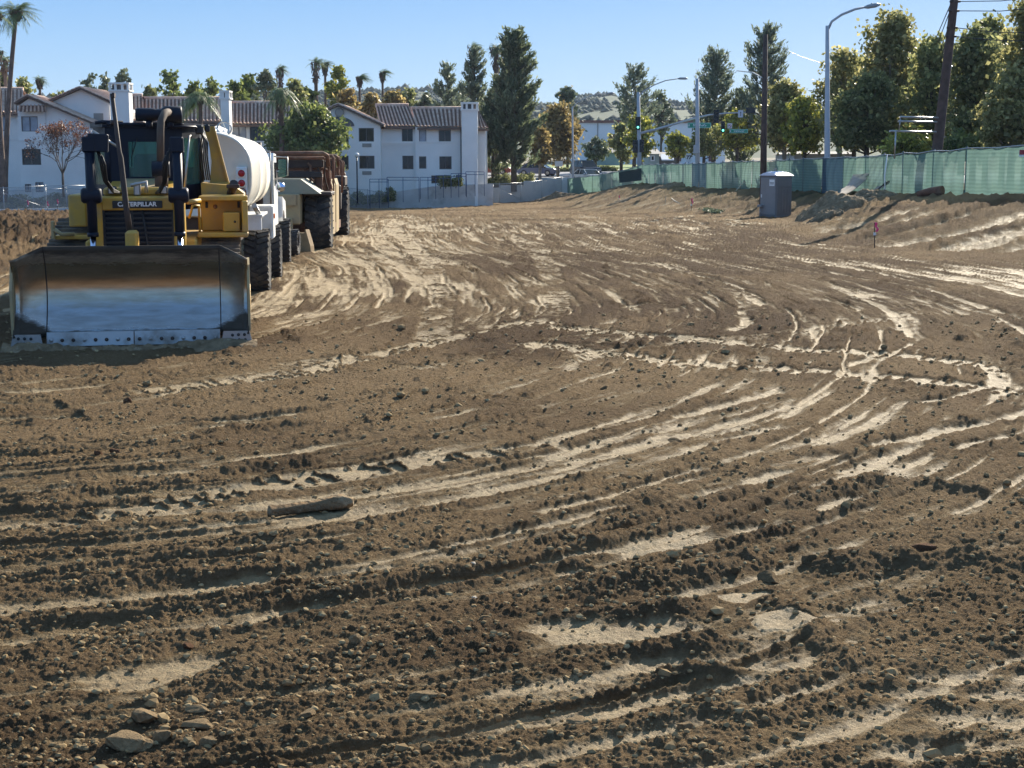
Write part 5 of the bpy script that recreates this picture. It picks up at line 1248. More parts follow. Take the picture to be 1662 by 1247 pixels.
    c = MB(); ring(1.75, 2.14, poly, c); ring(2.86, 3.02, poly, c)
    poly2 = [(x * 1.06, y + (-.05 if y < 3.5 else .05)) for x, y in poly]; ring(3.02, 3.09, poly2, c)
    for i, (x, y) in enumerate(poly): c.tube([(x * .96, y + (.03 if y < 4.5 else -.03), 2.13), (x * .96, y + (.03 if y < 4.5 else -.03), 2.87)], .055 if i not in (0, 1) else .05, 8)
    c.box(-.56, -.24, 3.16, 3.21, 2.14, 2.86); c.box(.24, .56, 3.16, 3.21, 2.14, 2.86); c.box(-.24, .24, 3.162, 3.21, 2.80, 2.86); c.box(-.24, .24, 3.162, 3.21, 2.14, 2.26)
    c.box(-.8, .8, 4.86, 4.9, 2.14, 2.40)
    cab = c.build('cab', M_navy, t)
    for nm, a, b_ in (('windscreen', (-.24, 3.185), (.24, 3.185)), ('side_window', (.60, 3.2), (.80, 3.73)), ('side_window', (.81, 3.80), (.81, 4.88)), ('side_window', (-.60, 3.2), (-.80, 3.73)), ('side_window', (-.81, 3.80), (-.81, 4.88)), ('rear_window', (-.76, 4.93), (.76, 4.93))):
        g = MB(); d = Vector((b_[0] - a[0], b_[1] - a[1], 0)).normalized(); nn = Vector((-d.y, d.x, 0)) * .008
        z0, z1 = (2.26, 2.80) if nm == 'windscreen' else (2.14, 2.86)
        if nm == 'rear_window': z0 = 2.40
        A = Vector((a[0], a[1], z0)); B = Vector((b_[0], b_[1], z0)); U = Vector((0, 0, z1 - z0))
        g.add([A - nn, B - nn, B + U - nn, A + U - nn, A + nn, B + nn, B + U + nn, A + U + nn], [(0, 1, 2, 3), (4, 7, 6, 5), (0, 4, 5, 1), (1, 5, 6, 2), (2, 6, 7, 3), (3, 7, 4, 0)]); g.build(nm, M_cab, cab)
    w = MB(); w.tube([(-.10, 3.14, 2.86), (-.20, 3.13, 2.55)], .008, 5); w.tube([(-.2, 3.125, 2.42), (-.17, 3.125, 2.80)], .006, 5); w.build('wiper', M_blk, cab)
    w = MB(); w.box(-.25, .25, 4.2, 4.35, 1.9, 2.62, bev=.06); w.box(-.25, .25, 3.8, 4.3, 1.8, 2.0, bev=.05); w.build('seat', M_blk, cab)
    # ROPS front bar, roof lights
    w = MB(); w.box(-.55, .62, 3.05, 3.18, 3.04, 3.09, bev=.02); w.tube([(-.72, 3.1, 3.08), (-.60, 3.1, 3.10), (-.3, 3.1, 3.09)], .03, 6); w.tube([(.36, 3.0, 3.0), (.5, 2.95, 3.03), (.78, 3.2, 3.03), (.84, 3.5, 2.98)], .022, 6); w.build('roof_bar', M_navy, t)
    w = MB(); w.tube([(-.72, 2.7, 2.95), (-.36, 2.6, 2.72)], .022, 7); w.build('grab_bar', M_steel, t); w = MB(); w.tube([(.62, 2.6, 2.10), (.70, 2.9, 2.88), (.72, 3.2, 2.9)], .018, 6); w.build('grab_bar', M_steel, t)
    # wiring and mirrors on the right
    w = MB()
    for k in range(5): w.tube([(.80 + .02 * k, 3.4 + .1 * k, 3.02), (.88 + .02 * k, 3.5, 2.9 - .03 * k), (.82 + .03 * k, 3.6, 2.6), (.86 + .03 * k, 3.6, 2.2)], .012, 5)
    w.box(.78, .90, 3.3, 3.45, 2.92, 3.06, bev=.02); w.box(.92, 1.0, 3.5, 3.6, 2.96, 3.08, bev=.02); w.build('wiring_loom', M_blk, t)
    # tall tapered yellow support on the right fender
    w = MB(); w.prism([(.88, 3.06), (1.03, 3.06), (1.24, 2.16), (.96, 2.16), (1.0, 2.5), (.96, 2.8)], 4.0, 4.13); w.prism([(1.03, 3.06), (1.06, 3.06), (1.27, 2.16), (1.24, 2.16)], 3.95, 4.25); w.box(.92, 1.32, 3.9, 4.3, 2.06, 2.16, bev=.015)
    w.build('roll_bar_support', M_yel, t)
    # right tank and toolbox
    w = MB(); w.box(.84, 1.52, 2.95, 4.7, 1.42, 1.98, bev=.02); w.prism([(.84, 1.98), (1.52, 1.98), (1.34, 2.12), (.84, 2.16)], 3.4, 4.7); w.build('fuel_tank', M_yel, t)
    w = MB(); w.box(.82, 1.56, 2.60, 2.97, 1.90, 1.97, bev=.01); w.box(1.47, 1.56, 2.35, 2.96, 1.42, 1.90, bev=.015); w.box(.80, 1.56, 2.3, 2.96, 1.35, 1.42, bev=.015); w.build('fender_frame', M_yel, t)
    w = MB(); w.box(1.18, 1.44, 2.5, 2.94, 1.43, 1.72, bev=.012); tb = w.build('toolbox', M_yel, t)
    w = MB(); w.ball((1.36, 2.49, 1.58), .018, 8, 5); w.build('latch', M_blk, tb)
    w = MB(); w.tube([(1.30, 3.3, 1.98), (1.36, 3.1, 2.16)], .07, 10); w.box(1.24, 1.44, 3.0, 3.2, 2.08, 2.14, Matrix.Identity(4), .01); w.build('filler_cap', M_brown, t)
    w = MB(); w.tube([(.70, 1.9, 1.66), (.76, 1.85, 1.85), (.84, 2.1, 1.84), (.84, 2.2, 1.44)], .02, 7); w.tube([(.69, 1.75, 1.90), (.86, 1.95, 1.92)], .035, 8); w.build('handrail', M_yel, t)
    for x in (.93, 1.42): 
        w = MB(); w.box(x - .02, x + .02, 2.935, 2.95, 1.78, 1.88, bev=.005); w.build('hinge', M_blk, t)
    w = MB(); w.ball((1.06, 2.945, 1.80), .035, 10, 6); w.build('cap', M_rust, t)
    # left box
    w = MB(); w.box(-1.10, -.84, 2.5, 4.6, 1.52, 2.0, bev=.02); w.box(-1.3, -.7, 2.3, 4.6, 1.34, 1.40, bev=.01); w.build('battery_box', M_yel, t)
    w = MB(); w.box(-1.33, -1.28, 2.2, 2.3, 1.35, 1.62, bev=.01); w.tube([(-1.28, 2.2, 1.50), (-1.18, 2.2, 1.42), (-1.0, 2.25, 1.42)], .03, 7); w.build('step_bracket', M_tan, t)
    # tracks with an elevated drive sprocket
    for sg in (-1, 1):
        cx = sg * 1.14; hw = .29
        base = [(1.05, .44, .42), (4.75, .44, .42), (3.95, 1.16, .36)]
        path = []
        def arc(c, a0, a1, n_=8): return [(c[0] + c[2] * math.cos(a), c[1] + c[2] * math.sin(a)) for a in np.linspace(a0, a1, n_)]
        path = arc(base[0], R(100), R(270)) + arc(base[1], R(270), R(395)) + arc(base[2], R(35), R(103))
        # resample the loop and lay one shoe per step
        pts = path + [path[0]]; L = [0]
        for a, b_ in zip(pts[:-1], pts[1:]): L.append(L[-1] + math.hypot(b_[0] - a[0], b_[1] - a[1]))
        n_ = int(L[-1] / .20); m = MB()
        for k in range(n_):
            s_ = L[-1] * k / n_; i = max(j for j in range(len(L)) if L[j] <= s_); i = min(i, len(pts) - 2); u = (s_ - L[i]) / max(1e-6, L[i + 1] - L[i])
            y = pts[i][0] + (pts[i + 1][0] - pts[i][0]) * u; z = pts[i][1] + (pts[i + 1][1] - pts[i][1]) * u
            a = math.atan2(pts[i + 1][1] - pts[i][1], pts[i + 1][0] - pts[i][0]); M = T(cx, y, z) @ RX(a)
            m.box(-hw, hw, -.09, .09, -.03, 0, M, .006); m.box(-hw, hw, .04, .065, -.08, -.03, M)
        m.build('track_shoes', M_track, t)
        m = MB()
        for c in base: m.lathe([(.001, -.12), (c[2] * .8, -.12), (c[2] * .88, -.05), (c[2] * .88, .05), (c[2] * .8, .12), (.001, .12)], T(cx, c[0], c[1]) @ RY(PI / 2), 22)
        for k in range(5): m.lathe([(.001, -.1), (.13, -.1), (.13, .1), (.001, .1)], T(cx, 1.7 + k * .6, .20) @ RY(PI / 2), 14)
        m.box(cx - .14, cx + .14, 1.1, 4.7, .30, .62, bev=.03); m.build('track_rollers', M_track, t)
    w = MB(); w.box(-.80, .80, 1.8, 5.0, .45, 1.35, bev=.03); w.build('chassis', M_yel, t)
    w = MB(); w.tube([(-.9, 1.1, .55), (0, .35, .75), (.9, 1.1, .55)], .06, 8); w.build('tilt_brace', M_yel, t)
    return t
bulldozer()
# ---------------------------------------------------------------- wheels
def wheel(parent, x, y, z, r, w, side=1, lug=.035, nl=26, rimc=None, rimr=.56):
    """tyre with chevron lugs, axle along local X; side=+1 shows its rim towards +X"""
    M = T(x, y, z) @ RY(PI / 2); h = w / 2
    t = MB(); t.lathe([(r * rimr, -h * .75), (r * .80, -h), (r * .93, -h), (r * .975, -h * .86), (r * .985, 0), (r * .975, h * .86), (r * .93, h), (r * .80, h), (r * rimr, h * .75)], M, 44)
    for k in range(nl):
        a = 2 * PI * k / nl
        for s in (-1, 1):
            q = T(x, y, z) @ RX(a + (PI / nl if s > 0 else 0)) @ T(s * h * .52, 0, r * .975) @ RZ(s * R(24))
            t.box(-h * .50, h * .50, -.30 * 2 * PI * r / nl, .30 * 2 * PI * r / nl, -.02, lug, q)
    to = t.build('wheel', M_tyre, parent)
    m = MB(); s = side
    m.lathe([(r * rimr, s * h * .8), (r * rimr * .96, s * h * .86), (r * rimr * .88, s * h * .55), (r * .30, s * h * .35), (r * .28, s * h * .62), (r * .16, s * h * .68), (.001, s * h * .68)], M, 30)
    m.lathe([(r * rimr, s * h * .7), (r * rimr, -s * h * .7), (.01, -s * h * .5)], M, 30)
    rm = m.build('rim', rimc or M_wht, to)
    n = MB()
    for k in range(10):
        a = 2 * PI * k / 10; n.lathe([(.001, .03), (.018, .03), (.02, 0)], T(x + s * h * .36, y, z) @ RX(a) @ T(0, 0, r * .40) @ RY(s * PI / 2), 6)
    n.build('wheel_nuts', M_rust, rm)
    return to
M_wheel_t = mat('mud_caked_rim', (.42, .36, .27), .8, var=.25, vscale=4)
# ---------------------------------------------------------------- water truck (x right, y away, rear axle over the origin)
def water_truck():
    th = math.atan(.113); X, Y = -5.97, 29.0
    t = thing('water_truck', 'white water tank truck with red rear lights parked behind the bulldozer', 'truck', (X, Y, gz(X + 1, Y)), th)
    n = 40
    def sup(a, hx, hz, p=2.7):
        c, s = math.cos(a), math.sin(a); return (hx * math.copysign(abs(c) ** (2 / p), c), hz * math.copysign(abs(s) ** (2 / p), s))
    secs = [(-1.30, .93), (-1.34, .96), (-1.28, .985), (-1.20, 1.0), (1.2, 1.0), (1.22, 1.012), (1.30, 1.012), (1.32, 1.0), (3.6, 1.0), (3.62, 1.012), (3.70, 1.012), (3.72, 1.0), (5.5, 1.0), (5.56, .97), (5.6, .9)]
    vs = []; fs = []
    for y, k in secs:
        for i in range(n): p = sup(2 * PI * i / n, 1.0 * k, .80 * k); vs.append((p[0], y, 2.28 + p[1]))
    for j in range(len(secs) - 1):
        for i in range(n): i2 = (i + 1) % n; fs.append((j * n + i, j * n + i2, (j + 1) * n + i2, (j + 1) * n + i))
    b = MB(); b.add(vs, fs, True)
    k0 = len(b.v); b.v.append((0, -1.22, 2.28)); 
    for i in range(n): b.f.append((i, k0, (i + 1) % n)); b.smooth.append(True)
    k1 = len(b.v); b.v.append((0, 5.62, 2.28)); m = (len(secs) - 1) * n
    for i in range(n): b.f.append((m + i, m + (i + 1) % n, k1)); b.smooth.append(True)
    tk = b.build('tank', M_tank, t)
    b = MB(); b.tube([(.30, -1.0, 3.04), (.30, -.2, 3.12)], .085, 12); b.tube([(.25, -1.15, 2.6), (.25, -1.2, 3.0), (.30, -1.0, 3.08)], .05, 10); b.build('filler_pipe', M_wht, tk)
    b = MB(); b.tube([(.46 + .13 * math.cos(a), -.75 + 0 * a, 3.13 + .13 * math.sin(a)) for a in np.linspace(0, 2 * PI, 17)], .018, 6, cap=False); b.build('lifting_ring', M_steel, tk)
    b = MB(); b.lathe([(.26, 0), (.28, .12), (.18, .17), (.001, .18)], T(0, 2.4, 3.06), 18); b.box(-.3, .3, .8, 4.6, 3.07, 3.10); b.build('hatch', M_wht, tk)
    b = MB(); b.tube([(.22, -1.36, 1.7), (.22, -1.38, 2.9)], .018, 6); b.tube([(.06, -1.36, 1.7), (.06, -1.38, 2.9)], .018, 6)
    for k in range(5): b.tube([(.06, -1.37, 1.8 + k * .25), (.22, -1.37, 1.8 + k * .25)], .012, 5)
    b.build('ladder', M_wht, tk)
    b = MB(); b.box(.70, .90, -1.40, -1.30, 1.90, 2.42, bev=.015); lp = b.build('light_panel', M_wht, t)
    for z, mm_ in ((2.30, M_redl), (2.12, M_redl), (1.95, M_clear)):
        b = MB(); b.lathe([(.001, .045), (.05, .04), (.065, .02), (.07, 0)], T(.80, -1.40, z) @ RX(PI / 2), 16); b.build('tail_light', mm_, lp)
        b = MB(); b.lathe([(.066, 0), (.085, 0), (.085, .03), (.066, .03)], T(.80, -1.40, z) @ RX(PI / 2), 16); b.build('light_ring', M_rust if z < 2 else M_wht, lp)
    b = MB(); b.box(.52, 1.12, -.95, -.80, 1.22, 1.50, bev=.015); b.box(.52, 1.14, -.95, 1.0, 1.47, 1.52, bev=.01); b.build('mud_flap_bracket', M_wht, t)
    b = MB(); b.box(-.5, .5, -1.2, 9.0, .85, 1.12, bev=.02); b.box(-.55, .55, -1.2, 5.4, 1.12, 1.5); b.build('chassis', M_brown, t)
    b = MB(); b.tube([(1.0, -1.1, 1.7), (1.08, -.5, 1.45), (.9, .2, 1.3)], .05, 8); b.build('spray_pipe', M_steel, t)
    for y, r in ((0, .60), (3.5, .56)):
        for s in (-1, 1):
            wheel(t, s * (.98 if y == 0 else 1.06), y, r, r, .46, s, rimc=M_wheel_t); 
    for s in (-1, 1): wheel(t, s * 1.12, 8.6, .54, .54, .38, s, rimc=M_wheel_t)
    b = MB(); b.box(.72, 1.22, 1.6, 2.6, .92, 1.62, bev=.03); b.build('side_locker', M_wht, t)
    b = MB(); b.box(1.222, 1.25, 1.75, 1.85, 1.35, 1.45); b.build('side_marker', M_orange, t)
    b = MB(); b.prism([(5.95, 1.0), (5.95, 2.55), (6.2, 2.72), (7.5, 2.70), (7.95, 2.0), (8.1, 1.7), (8.1, 1.0)], -1.05, 1.05, 'x'); cb = b.build('cab', M_wht, t)
    b = MB(); b.box(1.052, 1.06, 6.3, 7.5, 1.95, 2.5); b.build('side_window', M_glass, cb)
    b = MB(); b.prism([(8.1, 1.05), (8.1, 1.66), (9.9, 1.50), (10.1, 1.35), (10.1, .9), (9.3, .9), (9.2, 1.15), (8.9, 1.30), (8.4, 1.30), (8.1, 1.15)], .40, 1.16, 'x'); b.prism([(8.1, 1.05), (8.1, 1.66), (9.9, 1.50), (10.1, 1.35), (10.1, .9), (9.3, .9), (9.2, 1.15), (8.9, 1.30), (8.4, 1.30), (8.1, 1.15)], -1.16, -.40, 'x'); b.box(-.42, .42, 8.1, 10.1, 1.0, 1.62); b.build('bonnet', M_wht, t)
    b = MB(); b.tube([(.72, 5.75, 1.2), (.72, 5.75, 2.96)], .085, 12); b.build('exhaust_stack', M_brown, t)
    b = MB(); b.tube([(1.06, 6.2, 2.64), (1.38, 6.1, 2.62), (1.38, 6.1, 2.20), (1.06, 6.2, 2.10)], .018, 6); b.tube([(.98, 5.9, 2.75), (.98, 5.9, 1.2)], .02, 6); mf = b.build('mirror_arm', M_steel, t)
    b = MB(); b.box(1.16, 1.34, 6.06, 6.12, 2.16, 2.58, bev=.02); b.build('mirror', M_cab, mf)
    b = MB(); b.lathe([(.001, .04), (.09, .03), (.12, 0), (.001, 0)], T(1.20, 6.02, 1.93) @ RX(PI / 2), 18); b.build('round_mirror', M_chrome, mf)
    return t
water_truck()
# ---------------------------------------------------------------- scraper
def scraper():
    th = math.atan(.058); X, Y = -6.55, 44.0
    t = thing('scraper', 'tan and rust earthmoving scraper with huge tyres parked behind the white water truck', 'scraper', (X, Y, gz(X, Y) - .02), th)
    for y, r in ((0, .80), (8.2, .82)):
        for s in (-1, 1): wheel(t, s * (.84 if y == 0 else .92), y, r, r, .72, s, lug=.05, nl=22, rimc=M_tan)
    b = MB(); b.prism([(-1.6, 1.62), (.62, 1.62), (.98, 1.62), (.42, 2.04), (-1.6, 2.04)], -1.3, 1.4); b.build('rear_hood', M_olive, t)
    b = MB(); b.box(-1.5, .40, -1.5, 1.4, .75, 1.62, bev=.03); b.box(-.9, .3, -1.62, -1.48, 1.30, 1.60); b.build('engine_housing', M_tan, t)
    b = MB(); b.box(.40, 1.26, -.75, .9, 1.56, 1.66, bev=.02); b.build('mudguard', M_brown, t)
    b = MB(); b.box(-1.0, .2, -2.2, -1.5, .5, .95, bev=.03); b.build('push_block', M_tan, t)
    for k in range(2):
        b = MB(); y = 2.0 + k * 2.0; b.prism([(.98, .35), (1.10, .28), (1.12, 1.8), (1.06, 2.0), (.98, 1.95)], y, y + 1.5); b.build('bowl_side', M_tan, t)
    b = MB(); b.box(-1.15, 1.10, 1.6, 6.5, .35, .6); b.box(-1.15, 1.08, 1.6, 1.9, .6, 2.0, bev=.02); b.box(-1.18, -1.05, 1.6, 6.5, .6, 1.9); b.build('bowl', M_rust, t)
    # rusty pipe canopy
    for z, r_, y in ((2.76, .07, .3), (2.62, .05, .6), (2.30, .04, .9)):
        b = MB(); b.tube([(-1.2, y, z), (.95, y, z + .02), (1.08, y + .15, z - .05), (1.10, y + .3, z - .35)], r_, 8); b.build('canopy_pipe', M_rust, t)
    b = MB(); b.box(-1.2, .95, .65, .9, 2.36, 2.60, bev=.03); b.box(-1.2, .9, .5, .85, 2.06, 2.24, bev=.03); b.build('rusty_crossbeam', M_brown, t)
    for x, y, z in ((.55, .6, 2.5), (.92, 1.2, 2.7), (1.12, 2.4, 2.75), (.78, .9, 2.4), (1.0, 4.8, 2.75), (1.18, 6.2, 2.6)):
        b = MB(); b.tube([(x, y, 1.5), (x + .02, y, z - .1), (x - .06, y, z)], .038, 7); b.build('canopy_post', M_rust, t)
    b = MB(); b.box(.66, .90, .75, 1.0, 1.66, 2.3, bev=.04); b.box(.92, 1.12, 1.3, 1.6, 1.3, 2.3, bev=.05); b.build('hydraulic_cylinder', M_rust, t)
    rn_ = random.Random(3)
    for k in range(7):
        x = .35 + .12 * k; b = MB(); b.tube([(x, .85, 2.6), (x + .05, .7, 2.45 + .05 * rn_.random()), (x + rn_.uniform(-.1, .15), .8, 2.15), (x + .05, .95, 1.9), (x + .1, 1.1, 1.7)], .022, 6); b.build('hose', M_brown if k % 2 else M_rust, t)
    b = MB(); b.box(-1.0, 1.1, 6.8, 9.6, .9, 1.75, bev=.04); b.box(-.9, .3, 6.9, 8.2, 1.75, 2.5, bev=.04); b.build('tractor_body', M_brown, t)
    b = MB(); b.box(.75, 1.22, 7.4, 9.0, 1.70, 2.05, bev=.04); b.build('tractor_fender', M_brown, t)
    return t
sc = scraper()
s2 = copy_tree(sc); s2.location = (-8.15, 60.5, gz(-8, 60.5) - .02); s2.rotation_euler.z = math.atan(.09)
s2['label'] = 'last machine of the row, mostly hidden behind the tan and rust scraper'
sc['group'] = s2['group'] = 'scrapers parked in line'
# small wheel and steel wedge between the truck and the scraper
ty = thing('spare_wheel', 'small black wheel standing on the ground between the white truck and the tan scraper', 'wheel', (FX(476, 39.8), 39.8, gz(-5.9, 39.8)))
wheel(ty, 0, 0, .33, .34, .34, 1, rimc=M_brown, lug=.02, nl=18)
a = G(495, 408); wd = MB(); x, y = FX(497, 41.8), 41.8; z = gz(x, y)
wd.prism([(-.02, 0), (.15, .02), (.14, .18), (.01, .64), (-.02, .64)], 0, .3); wd.box(-.30, -.02, .05, .25, 0, .55, bev=.02)
o_ = wd.build('steel_wedge', M_wedge); o_.location = (x, y, z - .02); o_.rotation_euler = (0, 0, R(-12)); tag(o_, 'tan and brown wedge shaped steel block on the ground before the big scraper tyre', 'steel block')
# ---------------------------------------------------------------- cars
def car(label, paint, x, y, z, rz, suv=False):
    t = thing('parked_car' if 'parked' in label else 'car', label, 'car', (x, y, z), rz)
    h = 1.0; L = 4.6; w = .9
    roof = 1.75 if suv else 1.42; belt = 1.05 if suv else .92
    b = MB(); b.prism([(-2.3, .35), (-2.28, .70), (-2.1, .86 if not suv else .98), (-1.2, belt - .02), (1.9 if not suv else 2.2, belt), (2.28, belt - .08), (2.3, .4), (1.9, .25), (-2.1, .25)], -w, w, 'x'); b.build('body', paint, t)
    prof = [(-1.25, belt - .02), (-.45, roof - .04), (-.2, roof), (.9 if not suv else 1.8, roof), (1.75 if not suv else 2.15, belt)]
    vs = []; n = len(prof)
    for sx in (-1, 1):
        for (yy, zz) in prof: k = .97 if zz < roof - .1 else .78; vs.append((sx * w * k, yy, zz))
    c = MB(); c.add(vs, [tuple(range(n)), tuple(range(2 * n - 1, n - 1, -1))] + [(i, n + i, n + (i + 1) % n, (i + 1) % n) for i in range(n)]); cb = c.build('cabin', M_glass, t)
    r = MB(); r.box(-w * .77, w * .77, -.25, 1.0 if not suv else 1.85, roof - .02, roof + .03, bev=.02)
    for sx in (-1, 1): r.tube([(sx * w * .95, -1.2, belt), (sx * w * .79, -.42, roof - .02)], .04, 5); r.tube([(sx * w * .95, .4, belt), (sx * w * .79, .35, roof)], .035, 5); r.tube([(sx * w * .95, prof[-1][0], belt), (sx * w * .79, prof[-2][0], roof)], .05, 5)
    r.build('roof', paint, t)
    for sx in (-1, 1):
        for yy in (-1.4, 1.4): 
            m = MB(); m.lathe([(.01, -.11), (.20, -.11), (.33, -.10), (.34, 0), (.33, .10), (.20, .11), (.01, .11)], T(sx * .82, yy, .34) @ RY(PI / 2), 20); m.build('wheel', M_tyre, t)
            m = MB(); m.lathe([(.20, .115), (.18, .12), (.01, .125)], T(sx * .82, yy, .34) @ RY(sx * PI / 2), 14); m.build('rim', M_steel, C.objects[-1])
        m = MB(); m.box(sx * .62 - .17, sx * .62 + .17, -2.325, -2.20, .60, .74, bev=.02); m.build('headlight', M_clear, t)
        m = MB(); m.box(sx * .99 - .08, sx * .99 + .08, -1.0, -.9, .92, 1.04, bev=.02); m.build('side_mirror', paint, t)
    m = MB(); m.box(-.45, .45, -2.32, -2.27, .42, .60, bev=.01); m.build('grille', M_blk, t)
    m = MB(); m.box(-.25, .25, -2.335, -2.32, .36, .46); m.build('number_plate', M_white, t)
    return t
P_silver = mat('silver_paint', (.66, .68, .70), .3, metal=.3); P_navy = mat('navy_paint', (.03, .04, .07), .25, spec=.7); P_blue = mat('blue_paint', (.07, .11, .24), .3, spec=.7); P_redc = mat('red_paint', (.35, .04, .03), .3); P_whitec = mat('white_car_paint', (.75, .75, .74), .3)
for lab, pt, px, D, rz, suv in (('silver car driving toward the site on the road, right of the grey street pole', P_silver, 953, 158.5, R(28), False), ('dark blue pickup or utility vehicle just behind the silver car', P_navy, 949, 167, R(22), True),
                               ('blue car parked behind the brown autumn tree', P_blue, 873, 168, R(70), False), ('red car parked beyond the low shrubs right of the apartment building', P_redc, 799, 172, R(80), False), ('white van parked beyond the pine trunks beside the apartment building', P_whitec, 788, 190, R(70), True)):
    x = FX(px, D); car(lab, pt, x, D, float(macro(np.array([x]), np.array([float(D)]))[0]) + .06, rz, suv)
# ---------------------------------------------------------------- poles, signals, signs
M_conc = mat('concrete_pole', (.42, .43, .45), .75, var=.08, vscale=3)
M_wood = mat('utility_pole_wood', (.085, .055, .045), .9, var=.3, vscale=4, bump=.4, bscale=12)
M_sig = mat('signal_black', (.012, .016, .02), .5)
M_sign = mat('street_sign_green', (.02, .28, .18), .45); M_lamp = mat('lamp_head', (.30, .32, .34), .4)
def emis(name, col, st):
    m = mat(name, col, .3); b = m.node_tree.nodes['Principled BSDF']; b.inputs['Emission Color'].default_value = (*col, 1); b.inputs['Emission Strength'].default_value = st; return m
M_go = emis('green_signal_lens', (.15, .95, .65), 1.6)
def ground_z(x, y): return float(macro(np.array([float(x)]), np.array([float(y)]))[0])
def street_lamp(label, px, D, ytop, arm, r=.10, top_px=None):
    x = FX(px, D); z0 = ground_z(x, D); t = thing('street_lamp', label, 'street lamp', (x, D, z0))
    tp = P(top_px or px, ytop, D)
    b = MB(); b.tube([(x, D, z0 - .5), (x, D, z0 + .5), tp], [r * 1.25, r * 1.2, r * .72], 12); b.box(x - .22, x + .22, D - .22, D + .22, z0 - .3, z0 + .3, bev=.05); b.build('pole', M_conc, t, world=True)
    pts = [P(a, c, D) for a, c in arm]
    b = MB(); b.tube([tp - Vector((0, 0, .25))] + pts, [r * .55] + [r * .45] * (len(pts) - 1) + [r * .35], 8); b.build('arm', M_conc, t, world=True)
    e = pts[-1]; d = (pts[-1] - pts[-2]).normalized(); b = MB(); b.tube([e - d * .05, e + d * .15, e + d * .55, e + d * .78], [.05, .11, .12, .05], 10); b.ball(e + d * .35 + Vector((0, 0, .10)), .06, 8, 5); b.build('lamp_head', M_lamp, t, world=True)
    return t
street_lamp('tallest grey street lamp on the right, its curved arm reaching right above the trees', 1338, 78, 42, [(1350, 35), (1366, 24), (1388, 15), (1404, 12)], .14, 1343)
street_lamp('slender street lamp left of the signal with its arm curving right over the orange tree', 929, 158, 173, [(936, 167), (950, 159), (968, 153), (985, 152)], .10)
# signal pole with mast arm
def head(mb, x, y, z, w=.36, h=1.05, d=.2): mb.box(x - w / 2, x + w / 2, y - d, y, z - h / 2, z + h / 2, bev=.03)
D = 143; x = FX(1037, D); z0 = ground_z(x, D)
t = thing('traffic_signal', 'traffic signal pole with a long curved mast arm carrying signals and signs to the right', 'traffic light', (x, D, z0))
b = MB(); b.tube([(x, D, z0 - .5), P(1036, 150, D)], [.24, .15], 14); b.box(x - .3, x + .3, D - .3, D + .3, z0 - .3, z0 + .25, bev=.05); b.build('pole', M_conc, t, world=True)
b = MB(); b.tube([P(1036, 156, D)] + [P(a, c, D) for a, c in ((1048, 146), (1062, 138), (1080, 131), (1100, 128))], [.07, .06, .055, .05, .045], 8); b.build('lamp_arm', M_conc, t, world=True)
e = P(1100, 128, D); b = MB(); b.tube([e, e + Vector((.2, 0, .02)), e + Vector((.75, 0, .02)), e + Vector((.95, 0, 0))], [.05, .11, .12, .05], 10); b.build('lamp_head', M_lamp, t, world=True)
b = MB(); b.tube([P(a, c, D) for a, c in ((1037, 217), (1062, 211), (1090, 203), (1120, 194), (1150, 187), (1180, 184), (1222, 182.5))], [.13, .12, .11, .10, .09, .08, .06], 10); b.build('mast_arm', M_conc, t, world=True)
for (hx, y0, y1, w, lit, lab) in ((1035.5, 190, 210.5, 7.6, True, 0), (1031, 228, 248, 8, False, 0), (1041.5, 227, 247, 7, False, 0), (1162.5, 178.5, 200, 8.5, False, 0), (1173.5, 197.5, 215, 6.6, True, 0)):
    c = P(hx, (y0 + y1) / 2, D - .25); hh = (y1 - y0) / 2400 * D; w_ = w / 2400 * D
    b = MB(); b.box(c.x - w_ / 2, c.x + w_ / 2, c.y - .03, c.y + .05, c.z - hh / 2, c.z + hh / 2, bev=.02); b.box(c.x - w_ * .3, c.x + w_ * .3, c.y + .05, c.y + .25, c.z - hh * .44, c.z + hh * .44, bev=.02)
    ho = b.build('signal_head', M_sig, t, world=True)
    for k in range(3):
        zz = c.z + hh * .31 * (1 - k); q = MB(); M = T(c.x, c.y - .03, zz) @ RX(PI / 2); q.lathe([(.001, .0), (.10, .0), (.10, .02), (.001, .02)], M, 12); q.build('lens', M_go if (lit and k == 2) else M_sig, None); o_ = C.objects[-1]; o_.data.transform(T(*(-t.location))); o_.parent = ho
        q = MB(); q.tube([(c.x + .12 * math.cos(a), c.y - .03, zz + .12 * math.sin(a)) for a in np.linspace(0, PI, 7)], .012, 4); q.tube([(c.x + .12 * math.cos(a), c.y - .18, zz + .12 * math.sin(a)) for a in np.linspace(.3, PI - .3, 7)], .012, 4); q.build('visor', M_sig, None); o_ = C.objects[-1]; o_.data.transform(T(*(-t.location))); o_.parent = ho
c = P(1219, 180, D - .3); b = MB(); b.box(c.x - .48, c.x + .42, c.y - .03, c.y + .18, c.z - .22, c.z + .30, bev=.02); b.build('signal_head', M_sig, t, world=True)
